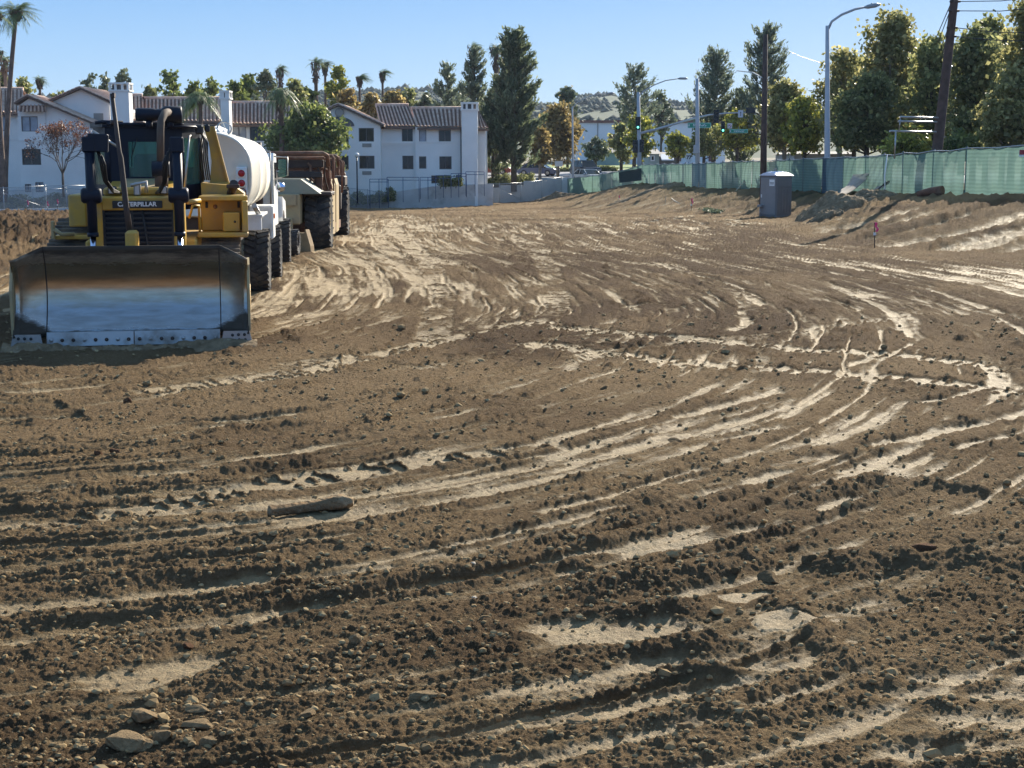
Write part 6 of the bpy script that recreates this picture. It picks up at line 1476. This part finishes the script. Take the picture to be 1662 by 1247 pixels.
def green_sign(nm, label, xa, xb, ya, yb, D, seed):
    a = P(xa, yb, D); c = P(xb, ya, D); s = thing(nm, label, 'street sign', ((a.x + c.x) / 2, D, a.z))
    b = MB(); b.box(a.x, c.x, D - .02, D + .02, a.z, c.z, bev=.01); bd = b.build('sign_border', M_white, s, world=True); bd.data.materials.clear(); bd.data.materials.append(mat('sign_edge_' + nm, (.35, .62, .52), .5))
    b = MB(); g = (c.z - a.z) * .11; b.box(a.x + g, c.x - g, D - .026, D - .021, a.z + g, c.z - g); b.build('sign_board', M_sign, s, world=True)
    # the name itself is too far away to read in the photograph: pale letter-sized strokes
    q = MB(); rd = random.Random(seed); h = (c.z - a.z); xx = a.x + (c.x - a.x) * .24; end = a.x + (c.x - a.x) * .78; first = True
    while xx < end:
        lw = h * rd.uniform(.16, .24); hh = h * (.52 if first or rd.random() < .25 else .38); 
        q.box(xx, xx + lw * .35, D - .031, D - .027, a.z + h * .24, a.z + h * .24 + hh); q.box(xx + lw * .35, xx + lw, D - .031, D - .027, a.z + h * .24 + hh * rd.choice((.4, .8)), a.z + h * .24 + hh * rd.choice((.55, 1.0)) + h * .05)
        xx += lw * 1.35; first = False
    q.box(a.x + g * 1.6, a.x + g * 3.4, D - .031, D - .027, a.z + h * .3, a.z + h * .7)
    q.build('lettering', M_white, s, world=True); 
    k = MB(); k.tube([((a.x + c.x) / 2, D + .03, c.z - .1), ((a.x + c.x) / 2, D + .06, c.z + .25)], .02, 5); k.build('hanger', M_lamp, s, world=True); return s
green_sign('street_name_sign', 'larger green street name sign seen behind the plain grey pole', 1116, 1154, 199.5, 208, D - .4, 1)
green_sign('street_name_sign', 'smaller green street name sign hanging right of the hanging green signal', 1184, 1214, 210, 216.3, D - .4, 2)
c = P(1184.5, 204.5, D - .4); s = thing('no_turn_sign', 'square white sign with a red barred circle beside the hanging signal', 'sign', c)
b = MB(); b.box(-.22, .22, -.01, .01, -.24, .24, bev=.01); b.build('sign_board', M_white, s)
b = MB(); b.tube([(.16 * math.cos(a), -.02, .16 * math.sin(a)) for a in np.linspace(0, 2 * PI, 21)], .016, 5, cap=False); b.tube([(-.11, -.022, .11), (.11, -.022, -.11)], .014, 5); b.build('red_ring', mat('sign_red', (.55, .05, .08), .5), s)
b = MB(); b.tube([(.05, -.012, -.12), (.05, -.012, .03), (-.06, -.012, .03)], .018, 5); b.prism([(-.06, .08), (-.06, -.02), (-.12, .03)], -.018, -.012); b.build('arrow', M_black, s)
c = P(1202, 185, D - .35); s = thing('lane_sign', 'white rectangular lane arrow sign on the end of the mast arm', 'sign', c)
b = MB(); b.box(-.24, .24, -.01, .01, -.34, .34, bev=.01); b.build('sign_board', mat('sign_pale', (.55, .56, .62), .5), s)
b = MB(); b.tube([(0, -.014, -.2), (0, -.014, .1)], .022, 5); b.prism([(-.07, .08), (.07, .08), (0, .2)], -.02, -.012); b.build('arrow', M_black, s)
# plain grey pole with camera arm
D = 121; x = FX(1130, D); z0 = ground_z(x, D); t = thing('grey_pole', 'plain grey steel pole with a short bracket at its top beyond the green fence', 'pole', (x, D, z0))
b = MB(); b.tube([(x, D, z0 - .4), P(1131.5, 128, D)], [.21, .13], 12); b.build('shaft', M_conc, t, world=True)
b = MB(); b.tube([P(1131, 130, D), P(1136, 124, D), P(1142, 121, D)], .03, 6); b.ball(P(1143, 121, D), .08, 8, 5); b.tube([P(1126, 123, D), P(1131, 131, D)], .025, 6); b.build('bracket', M_conc, t, world=True)
b = MB(); c = P(1130.5, 242, D - .3); b.box(c.x - .24, c.x + .24, c.y, c.y + .12, c.z - .35, c.z + .32, bev=.02); b.build('control_box', M_conc, t, world=True)
# small white sign by the road
c = P(907, 266, 160); t = thing('road_sign', 'small white rectangular sign on a post beside the lawn', 'sign', (c.x, 160, c.z - 2)); b = MB(); b.box(c.x - .42, c.x + .42, 160, 160.05, c.z - .28, c.z + .28, bev=.02); b.build('sign_board', M_white, t, world=True)
b = MB(); b.tube([(c.x, 160.08, c.z), (c.x, 160.08, c.z - 2.4)], .04, 6); b.build('sign_post', M_brown, t, world=True)
# utility poles
D = 78; x = FX(1235.5, D); z0 = ground_z(x, D); t = thing('utility_pole', 'dark straight wooden utility pole standing behind the portable toilet', 'utility pole', (x, D, z0))
b = MB(); tp = P(1242.5, 56, D); b.tube([(x, D, z0 - .6), tp], [.19, .12], 12); b.build('pole', M_wood, t, world=True)
b = MB(); b.tube([P(1244, 67, D), P(1300, 92, 95), P(1340, 105, 110), P(1420, 128, 130)], .012, 4); b.tube([P(1243, 130, D), P(1222, 118, 84), P(1196, 115, 96)], .035, 5); b.build('wires', M_steel, t, world=True)
D = 66; x = FX(1519, D); z0 = ground_z(x, D); t = thing('utility_pole', 'thick brown utility pole leaning right beyond the green screened fence', 'utility pole', (x, D, z0))
foot = Vector((x, D, z0 - .6)); p1 = P(1521, 245, D); p2 = P(1549, 0, D); d = (p2 - p1); tp = p2 + d * .35
b = MB(); b.tube([foot, p1, p2, tp], [.25, .235, .17, .13], 14); b.build('pole', M_wood, t, world=True)
b = MB()
for (ya, x2, y2) in ((3, 1700, -6), (18, 1700, 12), (45, 1690, 54), (59, 1690, 66)):
    f = ya / 245; p = p2.lerp(p1, f) + Vector((.15, -.1, 0)); q = P(x2, y2, 60); b.tube([p, p.lerp(q, .5) + Vector((0, 0, -.08)), q], .018, 5)
for (ya, x2, y2) in ((8, 1505, 82), (20, 1512, 84), (48, 1522, 80), (62, 1526, 92)):
    f = ya / 245; p = p2.lerp(p1, f) + Vector((-.15, 0, 0)); q = P(x2, y2, 110); b.tube([p, p.lerp(q, .5) + Vector((0, 0, -.3)), q], .022, 5)
b.build('wires', M_blk, t, world=True)
for ya in (3, 18, 45, 59): b = MB(); p = p2.lerp(p1, ya / 245); b.tube([p + Vector((-.22, -.1, 0)), p + Vector((.24, -.1, 0))], .05, 8); b.build('insulator', M_brown, t, world=True)
t = thing('pipe_rack', 'galvanised horizontal pipe brackets left of the leaning utility pole above the fence', 'pipe frame', P(1455, 260, 64))
b = MB()
for xa, xb, y in ((1461, 1522, 190), (1458, 1520, 197), (1444, 1519, 213)): b.tube([P(xa, y, 64), P(xb, y + 1.5, 65.6)], .045, 8)
b.build('horizontal_pipes', M_steel, t, world=True)
b = MB(); b.tube([P(1454, 213, 64), P(1452, 258, 64)], .035, 7); b.tube([P(1462, 190, 64.1), P(1459, 213, 64.1)], .025, 6); b.build('upright', M_steel, t, world=True)
# apartment lamp post
c = P(579, 252, 131); t = thing('lamp_post', 'small black lamp post with a white globe in front of the apartments', 'lamp post', (c.x, 131, c.z - 3)); b = MB(); b.tube([(c.x, 131, c.z - 4.2), (c.x, 131, c.z - .2)], .06, 8); b.build('post', M_navy, t, world=True)
b = MB(); b.ball((c.x, 131, c.z), .22, 12, 8); b.build('globe', M_white, t, world=True)
c = P(546, 278, 129); t = thing('lamp_post', 'tiny black post light right of the last machine', 'lamp post', (c.x, 129, c.z - 2)); b = MB(); b.tube([(c.x, 129, c.z - 3), (c.x, 129, c.z)], .04, 6); b.build('post', M_navy, t, world=True); b = MB(); b.ball((c.x, 129, c.z), .12, 8, 6); b.build('globe', M_white, t, world=True)
# ---------------------------------------------------------------- site objects
M_toilet = mat('grey_blue_plastic', (.155, .15, .15), .6, var=.06, vscale=3); M_toilet2 = mat('lighter_grey_plastic', (.225, .22, .22), .6, var=.06, vscale=3); M_troof = mat('translucent_roof', (.66, .70, .80), .35)
D = 70.5; x = FX(1256, D); z0 = gz(x, D)
t = thing('portable_toilet', 'grey blue portable toilet with a pale domed roof at the foot of the bank', 'portable toilet', (x, D, z0 - .03), R(38))
# local: long side towards -Y/+X after rotation
hw, hd, H = .53, .53, 1.98
b = MB(); b.box(-hw, hw, -hd, hd, .06, H, bev=.03); bo = b.build('body', M_toilet, t)
b = MB()
for k in range(5): b.box(-.42 + k * .2, -.36 + k * .2, -hd - .018, -hd + .002, .25, 1.35, bev=.006)
b.box(-.46, .46, -hd - .018, -hd + .002, 1.45, 1.90, bev=.006); b.build('side_ribs', M_toilet, bo)
b = MB(); b.box(-hw - .025, -hw + .002, -hd + .07, hd - .07, .16, 1.88, bev=.01); dr = b.build('door', M_toilet2, t)
b = MB(); b.box(-hw - .033, -hw - .026, -.40, -.08, 1.50, 1.80); b.build('notice', M_white, dr)
b = MB(); b.box(-hw - .037, -hw - .0335, -.37, -.11, 1.63, 1.66); b.box(-hw - .037, -hw - .0335, -.35, -.13, 1.58, 1.60); b.build('notice_print', M_navy, dr)
b = MB(); b.box(-hw - .06, -hw - .026, .36, .42, .95, 1.10, bev=.01); b.build('latch', M_white, dr)
prof = [(-hd - .05, H), (-hd * .55, H + .12), (0, H + .16), (hd * .55, H + .12), (hd + .05, H)]
b = MB(); b.prism(prof, -hw - .05, hw + .05, 'x'); rf = b.build('roof', M_troof, t)
b = MB()
for k in range(4): b.prism([(-hd * .9, H + .05), (-hd * .5, H + .16), (0, H + .20), (hd * .5, H + .16), (hd * .9, H + .05)], -.42 + k * .24, -.32 + k * .24, 'x')
b.build('roof_ribs', M_troof, rf)
b = MB(); b.box(-hw - .03, hw + .03, -hd - .03, hd + .03, 0, .10, bev=.02); b.build('skid_base', M_toilet, t)
b = MB(); b.tube([(.35, .4, 1.9), (.35, .4, 2.32)], .04, 8); b.build('vent_pipe', M_toilet, t)
b = MB(); b.box(-hw - .22, -hw - .03, .25, .5, .5, .62, bev=.02); b.tube([(-hw - .12, .38, 0), (-hw - .12, .38, .55)], .035, 7); b.build('hand_basin', M_toilet2, t)
# plywood, tarp, post, culvert, debris by the fence
M_ply = mat('weathered_plywood', (.30, .25, .21), .85, var=.2, vscale=2)
def sheet_thing(name, label, cat, m, P0, P1, P2, P3, bend=.3, th=.03, n=10):
    vs = []
    for k in range(n + 1):
        s = k / n; a = P0.lerp(P1, s); b = P3.lerp(P2, s); o_ = Vector((0, 0, -bend * math.sin(PI * s))); vs += [a + o_, b + o_]
    m0 = len(vs); vs += [v + Vector((0, 0, th)) for v in vs]; fs = []
    for k in range(n):
        i = 2 * k; fs += [(i, i + 1, i + 3, i + 2), (m0 + i, m0 + i + 2, m0 + i + 3, m0 + i + 1), (i, i + 2, m0 + i + 2, m0 + i), (i + 1, m0 + i + 1, m0 + i + 3, i + 3)]
    fs += [(0, m0, m0 + 1, 1), (2 * n, 2 * n + 1, m0 + 2 * n + 1, m0 + 2 * n)]
    b = MB(); b.add(vs, fs, True); return tag(b.build(name, m), label, cat)
sheet_thing('plywood_sheet', 'warped brown plywood sheet leaning up on the bank against the green screen', 'plywood', M_ply, P(1356, 322, 66), P(1408, 290, 69.5), P(1385, 284, 72), P(1366, 308, 69), .15)
sheet_thing('plywood_sheet', 'second plywood sheet standing behind the warped one', 'plywood', M_ply, P(1386, 300, 70.2), P(1410, 284, 71), P(1413, 280, 71.6), P(1388, 284, 71.6), .05)
o_ = sheet_thing('black_tarp', 'small black and white tarp lying against the fence right of the plywood', 'tarp', M_navy, P(1411, 318, 64.5), P(1438, 298, 65), P(1444, 297, 66), P(1424, 306, 66), .06, .10)
sheet_thing('white_board', 'narrow white board lying on the black tarp', 'board', M_white, P(1413, 316, 64.2), P(1432, 304, 64.6), P(1434, 303, 64.8), P(1416, 313, 64.6), .04, .02)
b = MB(); z = gz(FX(1433, 64), 64); b.tube([(FX(1432, 64), 64, z - .3), P(1436, 285, 64), P(1440, 251, 64.3)], [.035, .03, .022], 7); tag(b.build('white_post', M_white), 'thin crooked white post standing before the green screen', 'post')
b = MB(); x0, x1 = FX(1484, 59.3), FX(1524, 58.6); zz = gz(x0, 59.2) + .12; b.tube([(x0, 59.3, zz - .05), ((x0 + x1) / 2, 59, zz + .05), (x1, 58.6, zz + .1)], [.11, .16, .19], 12)
tag(b.build('mesh_roll', M_rust), 'rusty brown roll lying at the foot of the green screen', 'roll')
M_grass = LM['olive']
# rubble heaps on the bank
def heap(name, label, px, py, D, rx, ry, h, seed, m=None):
    x = FX(px, D); nx = 60; X, Y = np.meshgrid(np.linspace(-1.25, 1.25, nx), np.linspace(-1.25, 1.25, nx)); q = np.hypot(X, Y) + .22 * fbm(X * 1.7 + seed, Y * 1.7, 3, 1)
    hh = h * np.clip(1 - q, 0, 1) ** .8 * (1 + .3 * fbm(X * 3 + seed, Y * 3, 3, 2)) + .06 * fbm(X * 8, Y * 8 + seed, 3, 0) * (q < 1) + clods((X * rx + seed).ravel(), (Y * ry).ravel(), .16, .5, 1).reshape(X.shape) * (q < .98)
    XX = x + X * rx; YY = D + Y * ry; zs = surface(XX.ravel(), YY.ravel(), False)[0].reshape(X.shape)
    Z = zs + hh - .12 * (q > .97) - .02; i = np.arange(nx - 1)[:, None] * nx + np.arange(nx - 1)[None, :]; f = np.stack([i, i + 1, i + 1 + nx, i + nx], -1).reshape(-1, 4)
    return tag(np_mesh(name, np.stack([XX.ravel(), YY.ravel(), Z.ravel()], 1), f, m or M_heap, smooth=True), label, 'dirt pile')
M_heap = mat('rubble_soil', (.20, .145, .088), .95, spec=.08, var=.35, vscale=6, bump=.5, bscale=14, dirt=(.33, .27, .19), dscale=9, dlo=.55, dhi=.7)
heap('dirt_pile', 'largest grey heap of rubble and soil right of the portable toilet', 1342, 340, 63, 1.5, 1.7, .85, 1)
heap('dirt_pile', 'small low mound of soil in front of the largest rubble heap', 1335, 352, 59.8, .75, .8, .35, 2)
heap('dirt_pile', 'dark crumbly ridge of soil on the far right of the chain link fence', 1090, 305, 118, 5, 1.6, .3, 3)
heap('dirt_pile', 'dark dirt ridge at the end of the green screen below the banner', 900, 322, 146, 2.2, 1.0, .5, 4)
heap('dirt_pile', 'grey lumpy mound right of the large rubble heap under the plywood', 1400, 325, 64, 1.4, 1.2, .40, 5)
# survey stakes
M_lath = mat('pale_lath', (.52, .44, .32), .8); M_pink = mat('pink_ribbon', (.85, .06, .20), .5)
def stake(px, D, h, label, rib=True, lean=0.0, flag=.16):
    x = FX(px, D); z = gz(x, D); t = thing('survey_stake', label, 'stake', (x, D, z - .02), 0)
    b = MB(); b.box(-.013, .013, -.006, .006, -.1, h, RY(lean)); b.build('lath', M_lath if not rib or h < .6 else M_brown, t)
    if rib:
        b = MB(); Mx = RY(lean); r_ = [(0, -.01, h), (.05, -.03, h - .02), (.03, -.02, h - flag * .6), (.09, -.03, h - flag), (.05, -.02, h - flag * 1.4)]
        for a, c in zip(r_[:-1], r_[1:]):
            a = Mx @ Vector(a); c = Mx @ Vector(c); b.add([a + Vector((-.035, 0, 0)), a + Vector((.035, 0, 0)), c + Vector((.035, 0, 0)), c + Vector((-.035, 0, 0)), a + Vector((-.035, .01, 0)), a + Vector((.035, .01, 0)), c + Vector((.035, .01, 0)), c + Vector((-.035, .01, 0))], [(0, 1, 2, 3), (7, 6, 5, 4), (0, 3, 7, 4), (1, 5, 6, 2), (0, 4, 5, 1), (3, 2, 6, 7)])
        b.build('ribbon', M_pink, t)
        b = MB(); b.box(-.035, .035, -.02, .01, h - flag * 1.9, h - flag * 1.5, Mx); b.build('white_tag', M_white, t)
    return t
stake(1418, 43.8, .78, 'thin survey stake with bright pink ribbon at the foot of the right bank', True, R(-2), .20)
stake(1120, 84, .75, 'survey stake with pink ribbon on the far bank left of the toilet', True, 0, .22)
stake(1078, 96, .55, 'short white topped survey stake on the far bank below the green screen', False, R(3))
stake(1062, 92, .45, 'small leaning survey lath left of the short white topped stake', False, R(35))
stake(1003, 118, .5, 'tiny survey stake on the dirt ridge under the dark banner', True, 0, .15)
stake(1168, 86, .35, 'low pale stake in the grass left of the portable toilet', False, R(-8))
stake(1222, 112, .5, 'low stake by the green screen behind the portable toilet', False, R(10))
stake(50, 112, .9, 'survey stake with pink ribbon before the chain link fence at the left edge', True, 0, .25); stake(82, 112.5, .9, 'survey stake with pink ribbon between hedge and fence post at the left', True, 0, .25); stake(98, 113, .9, 'survey stake with pink ribbon closest to the bulldozer before the left fence', True, 0, .25)
b = MB(); b.tube([P(1192, 313, 92), P(1203, 300, 93), P(1213, 291, 94)], [.03, .03, .02], 6); tag(b.build('dry_branch', M_lath), 'pale dry branch leaning up against the green screen left of the dark pole', 'branch')
b = MB(); b.tube([P(1090, 322, 84), P(1096, 327, 83), P(1104, 331, 82)], [.03, .03, .02], 6); tag(b.build('dry_branch', M_lath), 'short pale stick lying on the shaded bank slope', 'branch')
shrub_run('weeds', 'pale dry weeds and litter at the foot of the grassy bank', [(FX(px, D), D, gz(FX(px, D), D)) for px, D in ((1143, 82), (1158, 80), (1168, 79))], .22, .5, 'euc', 700, 9, .08)
# ---------------------------------------------------------------- log
M_log = mat('weathered_log', (.21, .14, .078), .95, spec=.08, var=.3, vscale=5, bump=.8, bscale=25, dirt=(.34, .27, .17), dscale=4, dlo=.5, dhi=.7)
def log_piece():
    a = G(436, 843); c = G(574, 828); r = np.random.RandomState(5); n = 26; vs = []; fs = []; m = 14
    for i in range(n):
        s = i / (n - 1); p = a.lerp(c, s); rad = .034 + .012 * s + .014 * math.exp(-((s - .78) / .13) ** 2) + .012 * math.exp(-(s / .07) ** 2); 
        if s > .9: rad *= 1 - 4.5 * (s - .9) * .9
        yy = p.y + .035 * math.sin(s * 3.2); zz = .030 + .012 * sstep(.45, .9, np.array(s)) + macro(np.array([p.x]), np.array([p.y]))[0] + .02
        for k in range(m):
            an = 2 * PI * k / m; q = rad * (1 + .16 * math.sin(an * 5 + s * 4) + .10 * r.randn() * .5)
            vs.append((p.x, yy + q * math.cos(an) * 1.15, float(zz) + q * math.sin(an)))
    for i in range(n - 1):
        for k in range(m): k2 = (k + 1) % m; fs.append((i * m + k, i * m + k2, (i + 1) * m + k2, (i + 1) * m + k))
    b = MB(); b.add(vs, fs, True); b.f.append(tuple(range(m))[::-1]); b.f.append(tuple((n - 1) * m + k for k in range(m))); b.smooth += [False, False]
    return tag(b.build('wood_log', M_log), 'weathered brown piece of log lying on the churned soil in the left foreground', 'log')
log_piece()
# ---------------------------------------------------------------- rocks and clods
def rock_mesh(seed, flat=.7):
    import bmesh
    bm = bmesh.new(); bmesh.ops.create_icosphere(bm, subdivisions=3, radius=1); r = np.random.RandomState(seed)
    pl = [(Vector(r.randn(3)).normalized(), r.uniform(.48, .8)) for _ in range(12)]
    V = np.array([v.co[:] for v in bm.verts]); n = fbm(V[:, 0] * 2.3 + seed, V[:, 1] * 2.3 + V[:, 2] * 1.9, 5, 1, .6)
    for v, k in zip(bm.verts, n):
        for d, h in pl:
            e = v.co.dot(d) - h
            if e > 0: v.co -= d * e
        v.co *= 1 + .16 * k; v.co.z *= flat
    me = bpy.data.meshes.new('rock'); bm.to_mesh(me); bm.free(); me.polygons.foreach_set('use_smooth', [False] * len(me.polygons)); return me
M_clod = mat('soil_clod', (.19, .13, .07), .95, spec=.08, var=.3, vscale=9, bump=.7, bscale=30, coord='Object')
M_stone = mat('tan_stone', (.23, .158, .085), .85, spec=.08, var=.25, vscale=5, bump=.5, bscale=18); M_redr = mat('reddish_clod', (.15, .08, .045), .95, spec=.08, var=.3, vscale=8, bump=.7, bscale=25)
RM = [rock_mesh(s, f) for s, f in ((1, .8), (2, .65), (3, .85), (4, .5), (5, .7), (6, .45))]
MM = {}
def rock(px, py, size, label, k=0, m=M_stone, name='stone', cat='rock', asp=(1, .8, 1)):
    g = G(px, py); x, y = g.x, g.y; s = size / 2400 * y / 2; key = (k, m.name)
    if key not in MM: me = RM[k].copy(); me.materials.clear(); me.materials.append(m); MM[key] = me
    o_ = bpy.data.objects.new(name, MM[key]); C.objects.link(o_); o_.location = (x, y, gz(x, y) + s * .25); o_.scale = (s * asp[0], s * asp[1], s * asp[2]); o_.rotation_euler = (0, 0, (px * 7.13) % 6.28 if asp[0] < 1.4 else .1)
    return tag(o_, label, cat)
rock(786, 1020, 34, 'rounded tan rock in the foreground, right of centre left and alone on fine soil', 0)
rock(575, 1068, 34, 'angular tan rock in the lower left foreground with a soft shadow at its left', 2)
rock(690, 1146, 38, 'smooth oval pebble near the bottom of the picture, left of centre', 4, asp=(1.5, 1, .7))
rock(387, 869, 24, 'yellowish stone below the wooden log', 1)
rock(206, 658, 20, 'small dark red clod on the grey soil in front of the blade', 2, M_redr, 'dirt_clod', 'dirt clod')
rock(160, 743, 20, 'left one of two reddish clods at the left side', 1, M_redr, 'dirt_clod', 'dirt clod')
rock(186, 740, 24, 'right one of two reddish clods at the left side', 0, M_redr, 'dirt_clod', 'dirt clod')
rock(981, 635, 18, 'dark clod in the middle of the crossing tracks', 3, M_clod, 'dirt_clod', 'dirt clod')
rock(1311, 922, 34, 'round clod at the left end of the crumbly ridge on the right', 0, M_clod, 'dirt_clod', 'dirt clod')
rock(1500, 912, 34, 'reddish clod sitting on top of the crumbly ridge at the right', 4, M_redr, 'dirt_clod', 'dirt clod', (1.4, 1, .8))
rock(1425, 940, 20, 'pebble at the foot of the crumbly ridge on the right', 5)
rock(1192, 938, 26, 'rounded clod above the pale mud slab', 0, M_clod, 'dirt_clod', 'dirt clod')
rock(958, 990, 40, 'crumbly dark clod left of the parallel ridges in the foreground', 2, M_clod, 'dirt_clod', 'dirt clod')
rock(1096, 718, 22, 'dark clod between the curved tyre tracks right of centre', 3, M_clod, 'dirt_clod', 'dirt clod', (1.4, 1, .9))
rock(1445, 1003, 14, 'small dark pebble alone on the smooth soil at the right', 2, M_clod)
rock(210, 1228, 90, 'large flat tan slab of hardened mud at the bottom left', 5, asp=(1.3, .8, .8))
rock(232, 1180, 66, 'tilted pale slab behind the large slab at the bottom left', 3, asp=(1.1, .8, 1.0))
rock(318, 1192, 50, 'long brown slab right of the tilted pale slab', 5, asp=(1.5, .7, .8))
rock(322, 1168, 34, 'narrow slab fragment lying above the long brown slab', 3, asp=(1.5, .7, .8))
rock(345, 1160, 22, 'small pointed fragment among the slabs at the bottom left', 2)
rock(262, 1220, 44, 'rounded lump touching the large flat slab at its right', 0)
rock(340, 1225, 36, 'brown lump right of the rounded lump at the bottom left', 4)
rock(340, 1145, 26, 'upright yellowish stone above the slab fragments', 2)
rock(500, 1172, 30, 'tan stone with a dark shadow in the lower left third', 4, asp=(1.3, .9, .8))
rock(305, 1060, 26, 'reddish clod on the packed strip at the lower left', 3, M_redr, 'dirt_clod', 'dirt clod')
rock(1112, 1190, 34, 'rounded stone near the bottom, right of centre', 4)
rock(935, 1182, 40, 'flat pale pebble near the bottom centre', 5, asp=(1.4, 1, .7))
rock(1150, 1182, 26, 'brown stone just right of the rounded stone near the bottom', 1)
rock(1248, 945, 46, 'large crumbled clod at the left foot of the crumbly ridge', 3, M_clod, 'dirt_clod', 'dirt clod')
rock(90, 1012, 22, 'small clod on the loose soil at the far left foreground', 1, M_clod, 'dirt_clod', 'dirt clod')
M_chip = mat('pale_chip', (.48, .40, .30), .9, spec=.1)
rock(770, 984, 14, 'small pale pinkish chip lying on the soil left of the rounded tan rock', 5, M_chip, 'chip', 'chip'); rock(768, 934, 12, 'tiny pale chip beside the long polished rut', 5, M_chip, 'chip', 'chip'); rock(357, 1170, 16, 'small square pale chip among the lower left slabs', 3, M_chip, 'chip', 'chip')
# loose crumbs nobody could count
def crumbs():
    r = np.random.RandomState(11); n = 22000
    py = 1247 - (1247 - 480) * r.uniform(0, 1, n) ** 1.0 + 30; px = r.uniform(-250, 1912, n)
    y = np.array([G(831, q).y for q in np.linspace(500, 1300, 801)]); yy = np.interp(py, np.linspace(500, 1300, 801), y); xx = (px - 831) / 2400 * yy
    z, L, _ = surface(xx, yy); keep = r.uniform(0, 1, n) < (.12 + .9 * L * (.35 + .65 * sstep(-.2, .4, fbm(xx * 1.3, yy * 1.3, 3, 2)))); xx, yy, z = xx[keep], yy[keep], z[keep]; n = len(xx)
    s = (.005 + .012 * r.uniform(0, 1, n) ** 3) * (1 + .05 * yy); big = r.uniform(0, 1, n) < .025; s[big] *= 1.9
    ph = (1 + 5 ** .5) / 2; ico = np.array([(-1, ph, 0), (1, ph, 0), (-1, -ph, 0), (1, -ph, 0), (0, -1, ph), (0, 1, ph), (0, -1, -ph), (0, 1, -ph), (ph, 0, -1), (ph, 0, 1), (-ph, 0, -1), (-ph, 0, 1)]) / 1.9
    fc = np.array([(0, 11, 5), (0, 5, 1), (0, 1, 7), (0, 7, 10), (0, 10, 11), (1, 5, 9), (5, 11, 4), (11, 10, 2), (10, 7, 6), (7, 1, 8), (3, 9, 4), (3, 4, 2), (3, 2, 6), (3, 6, 8), (3, 8, 9), (4, 9, 5), (2, 4, 11), (6, 2, 10), (8, 6, 7), (9, 8, 1)])
    a = r.uniform(0, 6.28, n); V = ico[None] * r.uniform(.7, 1.3, (n, 12, 1)); c, si = np.cos(a)[:, None], np.sin(a)[:, None]
    V = np.stack([V[:, :, 0] * c - V[:, :, 1] * si, (V[:, :, 0] * si + V[:, :, 1] * c) * .85, V[:, :, 2] * .7], 2) * s[:, None, None]
    V += np.stack([xx, yy, z + s * .3], 1)[:, None, :]
    F = (fc[None] + np.arange(n)[:, None, None] * 12).reshape(-1, 3)
    tag(np_mesh('soil_crumbs', V.reshape(-1, 3), F, M_crumb, smooth=False), 'loose crumbs of soil and pebbles scattered over the churned ground', kind='stuff')
M_crumb = leaf_mat('soil_crumb', (.24, .16, .08), (.32, .225, .115), (.38, .28, .15), 0.0); M_crumb.node_tree.nodes['Principled BSDF'].inputs['Roughness'].default_value = .95; M_crumb.node_tree.nodes['Principled BSDF'].inputs['Specular IOR Level'].default_value = .1
crumbs()
# spilled mud along the foot of the blade
def blade_mud():
    th = math.asin(.172); nx, ny = 160, 16; u = np.linspace(-1.7, 1.65, nx); v = np.linspace(-.62, -.05, ny); U, V = np.meshgrid(u, v)
    h = (.05 + .10 * np.clip(fbm(U * 2.2 + 3, V * 2, 3, 1) + .1, 0, 1) + .12 * np.exp(-((U - 1.15) / .3) ** 2)) * np.sin(PI * np.clip((V + .62) / .60, 0, 1)) ** .8 + .02 * fbm(U * 14, V * 14, 3, 2)
    X = -5.17 + U * math.cos(th) - V * math.sin(th); Y = 20.15 + U * math.sin(th) + V * math.cos(th); Z = surface(X.ravel(), Y.ravel(), False)[0].reshape(X.shape) + h - .03
    i = np.arange(ny - 1)[:, None] * nx + np.arange(nx - 1)[None, :]; f = np.stack([i, i + 1, i + 1 + nx, i + nx], -1).reshape(-1, 4)
    tag(np_mesh('spilled_soil', np.stack([X.ravel(), Y.ravel(), Z.ravel()], 1), f, M_heap, smooth=True), 'low crumbly bank of spilled soil along the foot of the bulldozer blade', 'dirt pile')
blade_mud()
# ---------------------------------------------------------------- haze
hz = MB(); hz.box(-3200, 3200, -420, 2600, -12, 92); ho = hz.build('haze', M_white)
hm = bpy.data.materials.new('haze'); hm.use_nodes = True; N = hm.node_tree.nodes; N.clear(); out = N.new('ShaderNodeOutputMaterial'); pv = N.new('ShaderNodeVolumePrincipled')
pv.inputs['Color'].default_value = (.72, .84, 1, 1); pv.inputs['Density'].default_value = .00013; pv.inputs['Anisotropy'].default_value = .0
hm.node_tree.links.new(pv.outputs[0], out.inputs['Volume']); ho.data.materials.clear(); ho.data.materials.append(hm); tag(ho, 'thin morning haze in the air', kind='stuff')
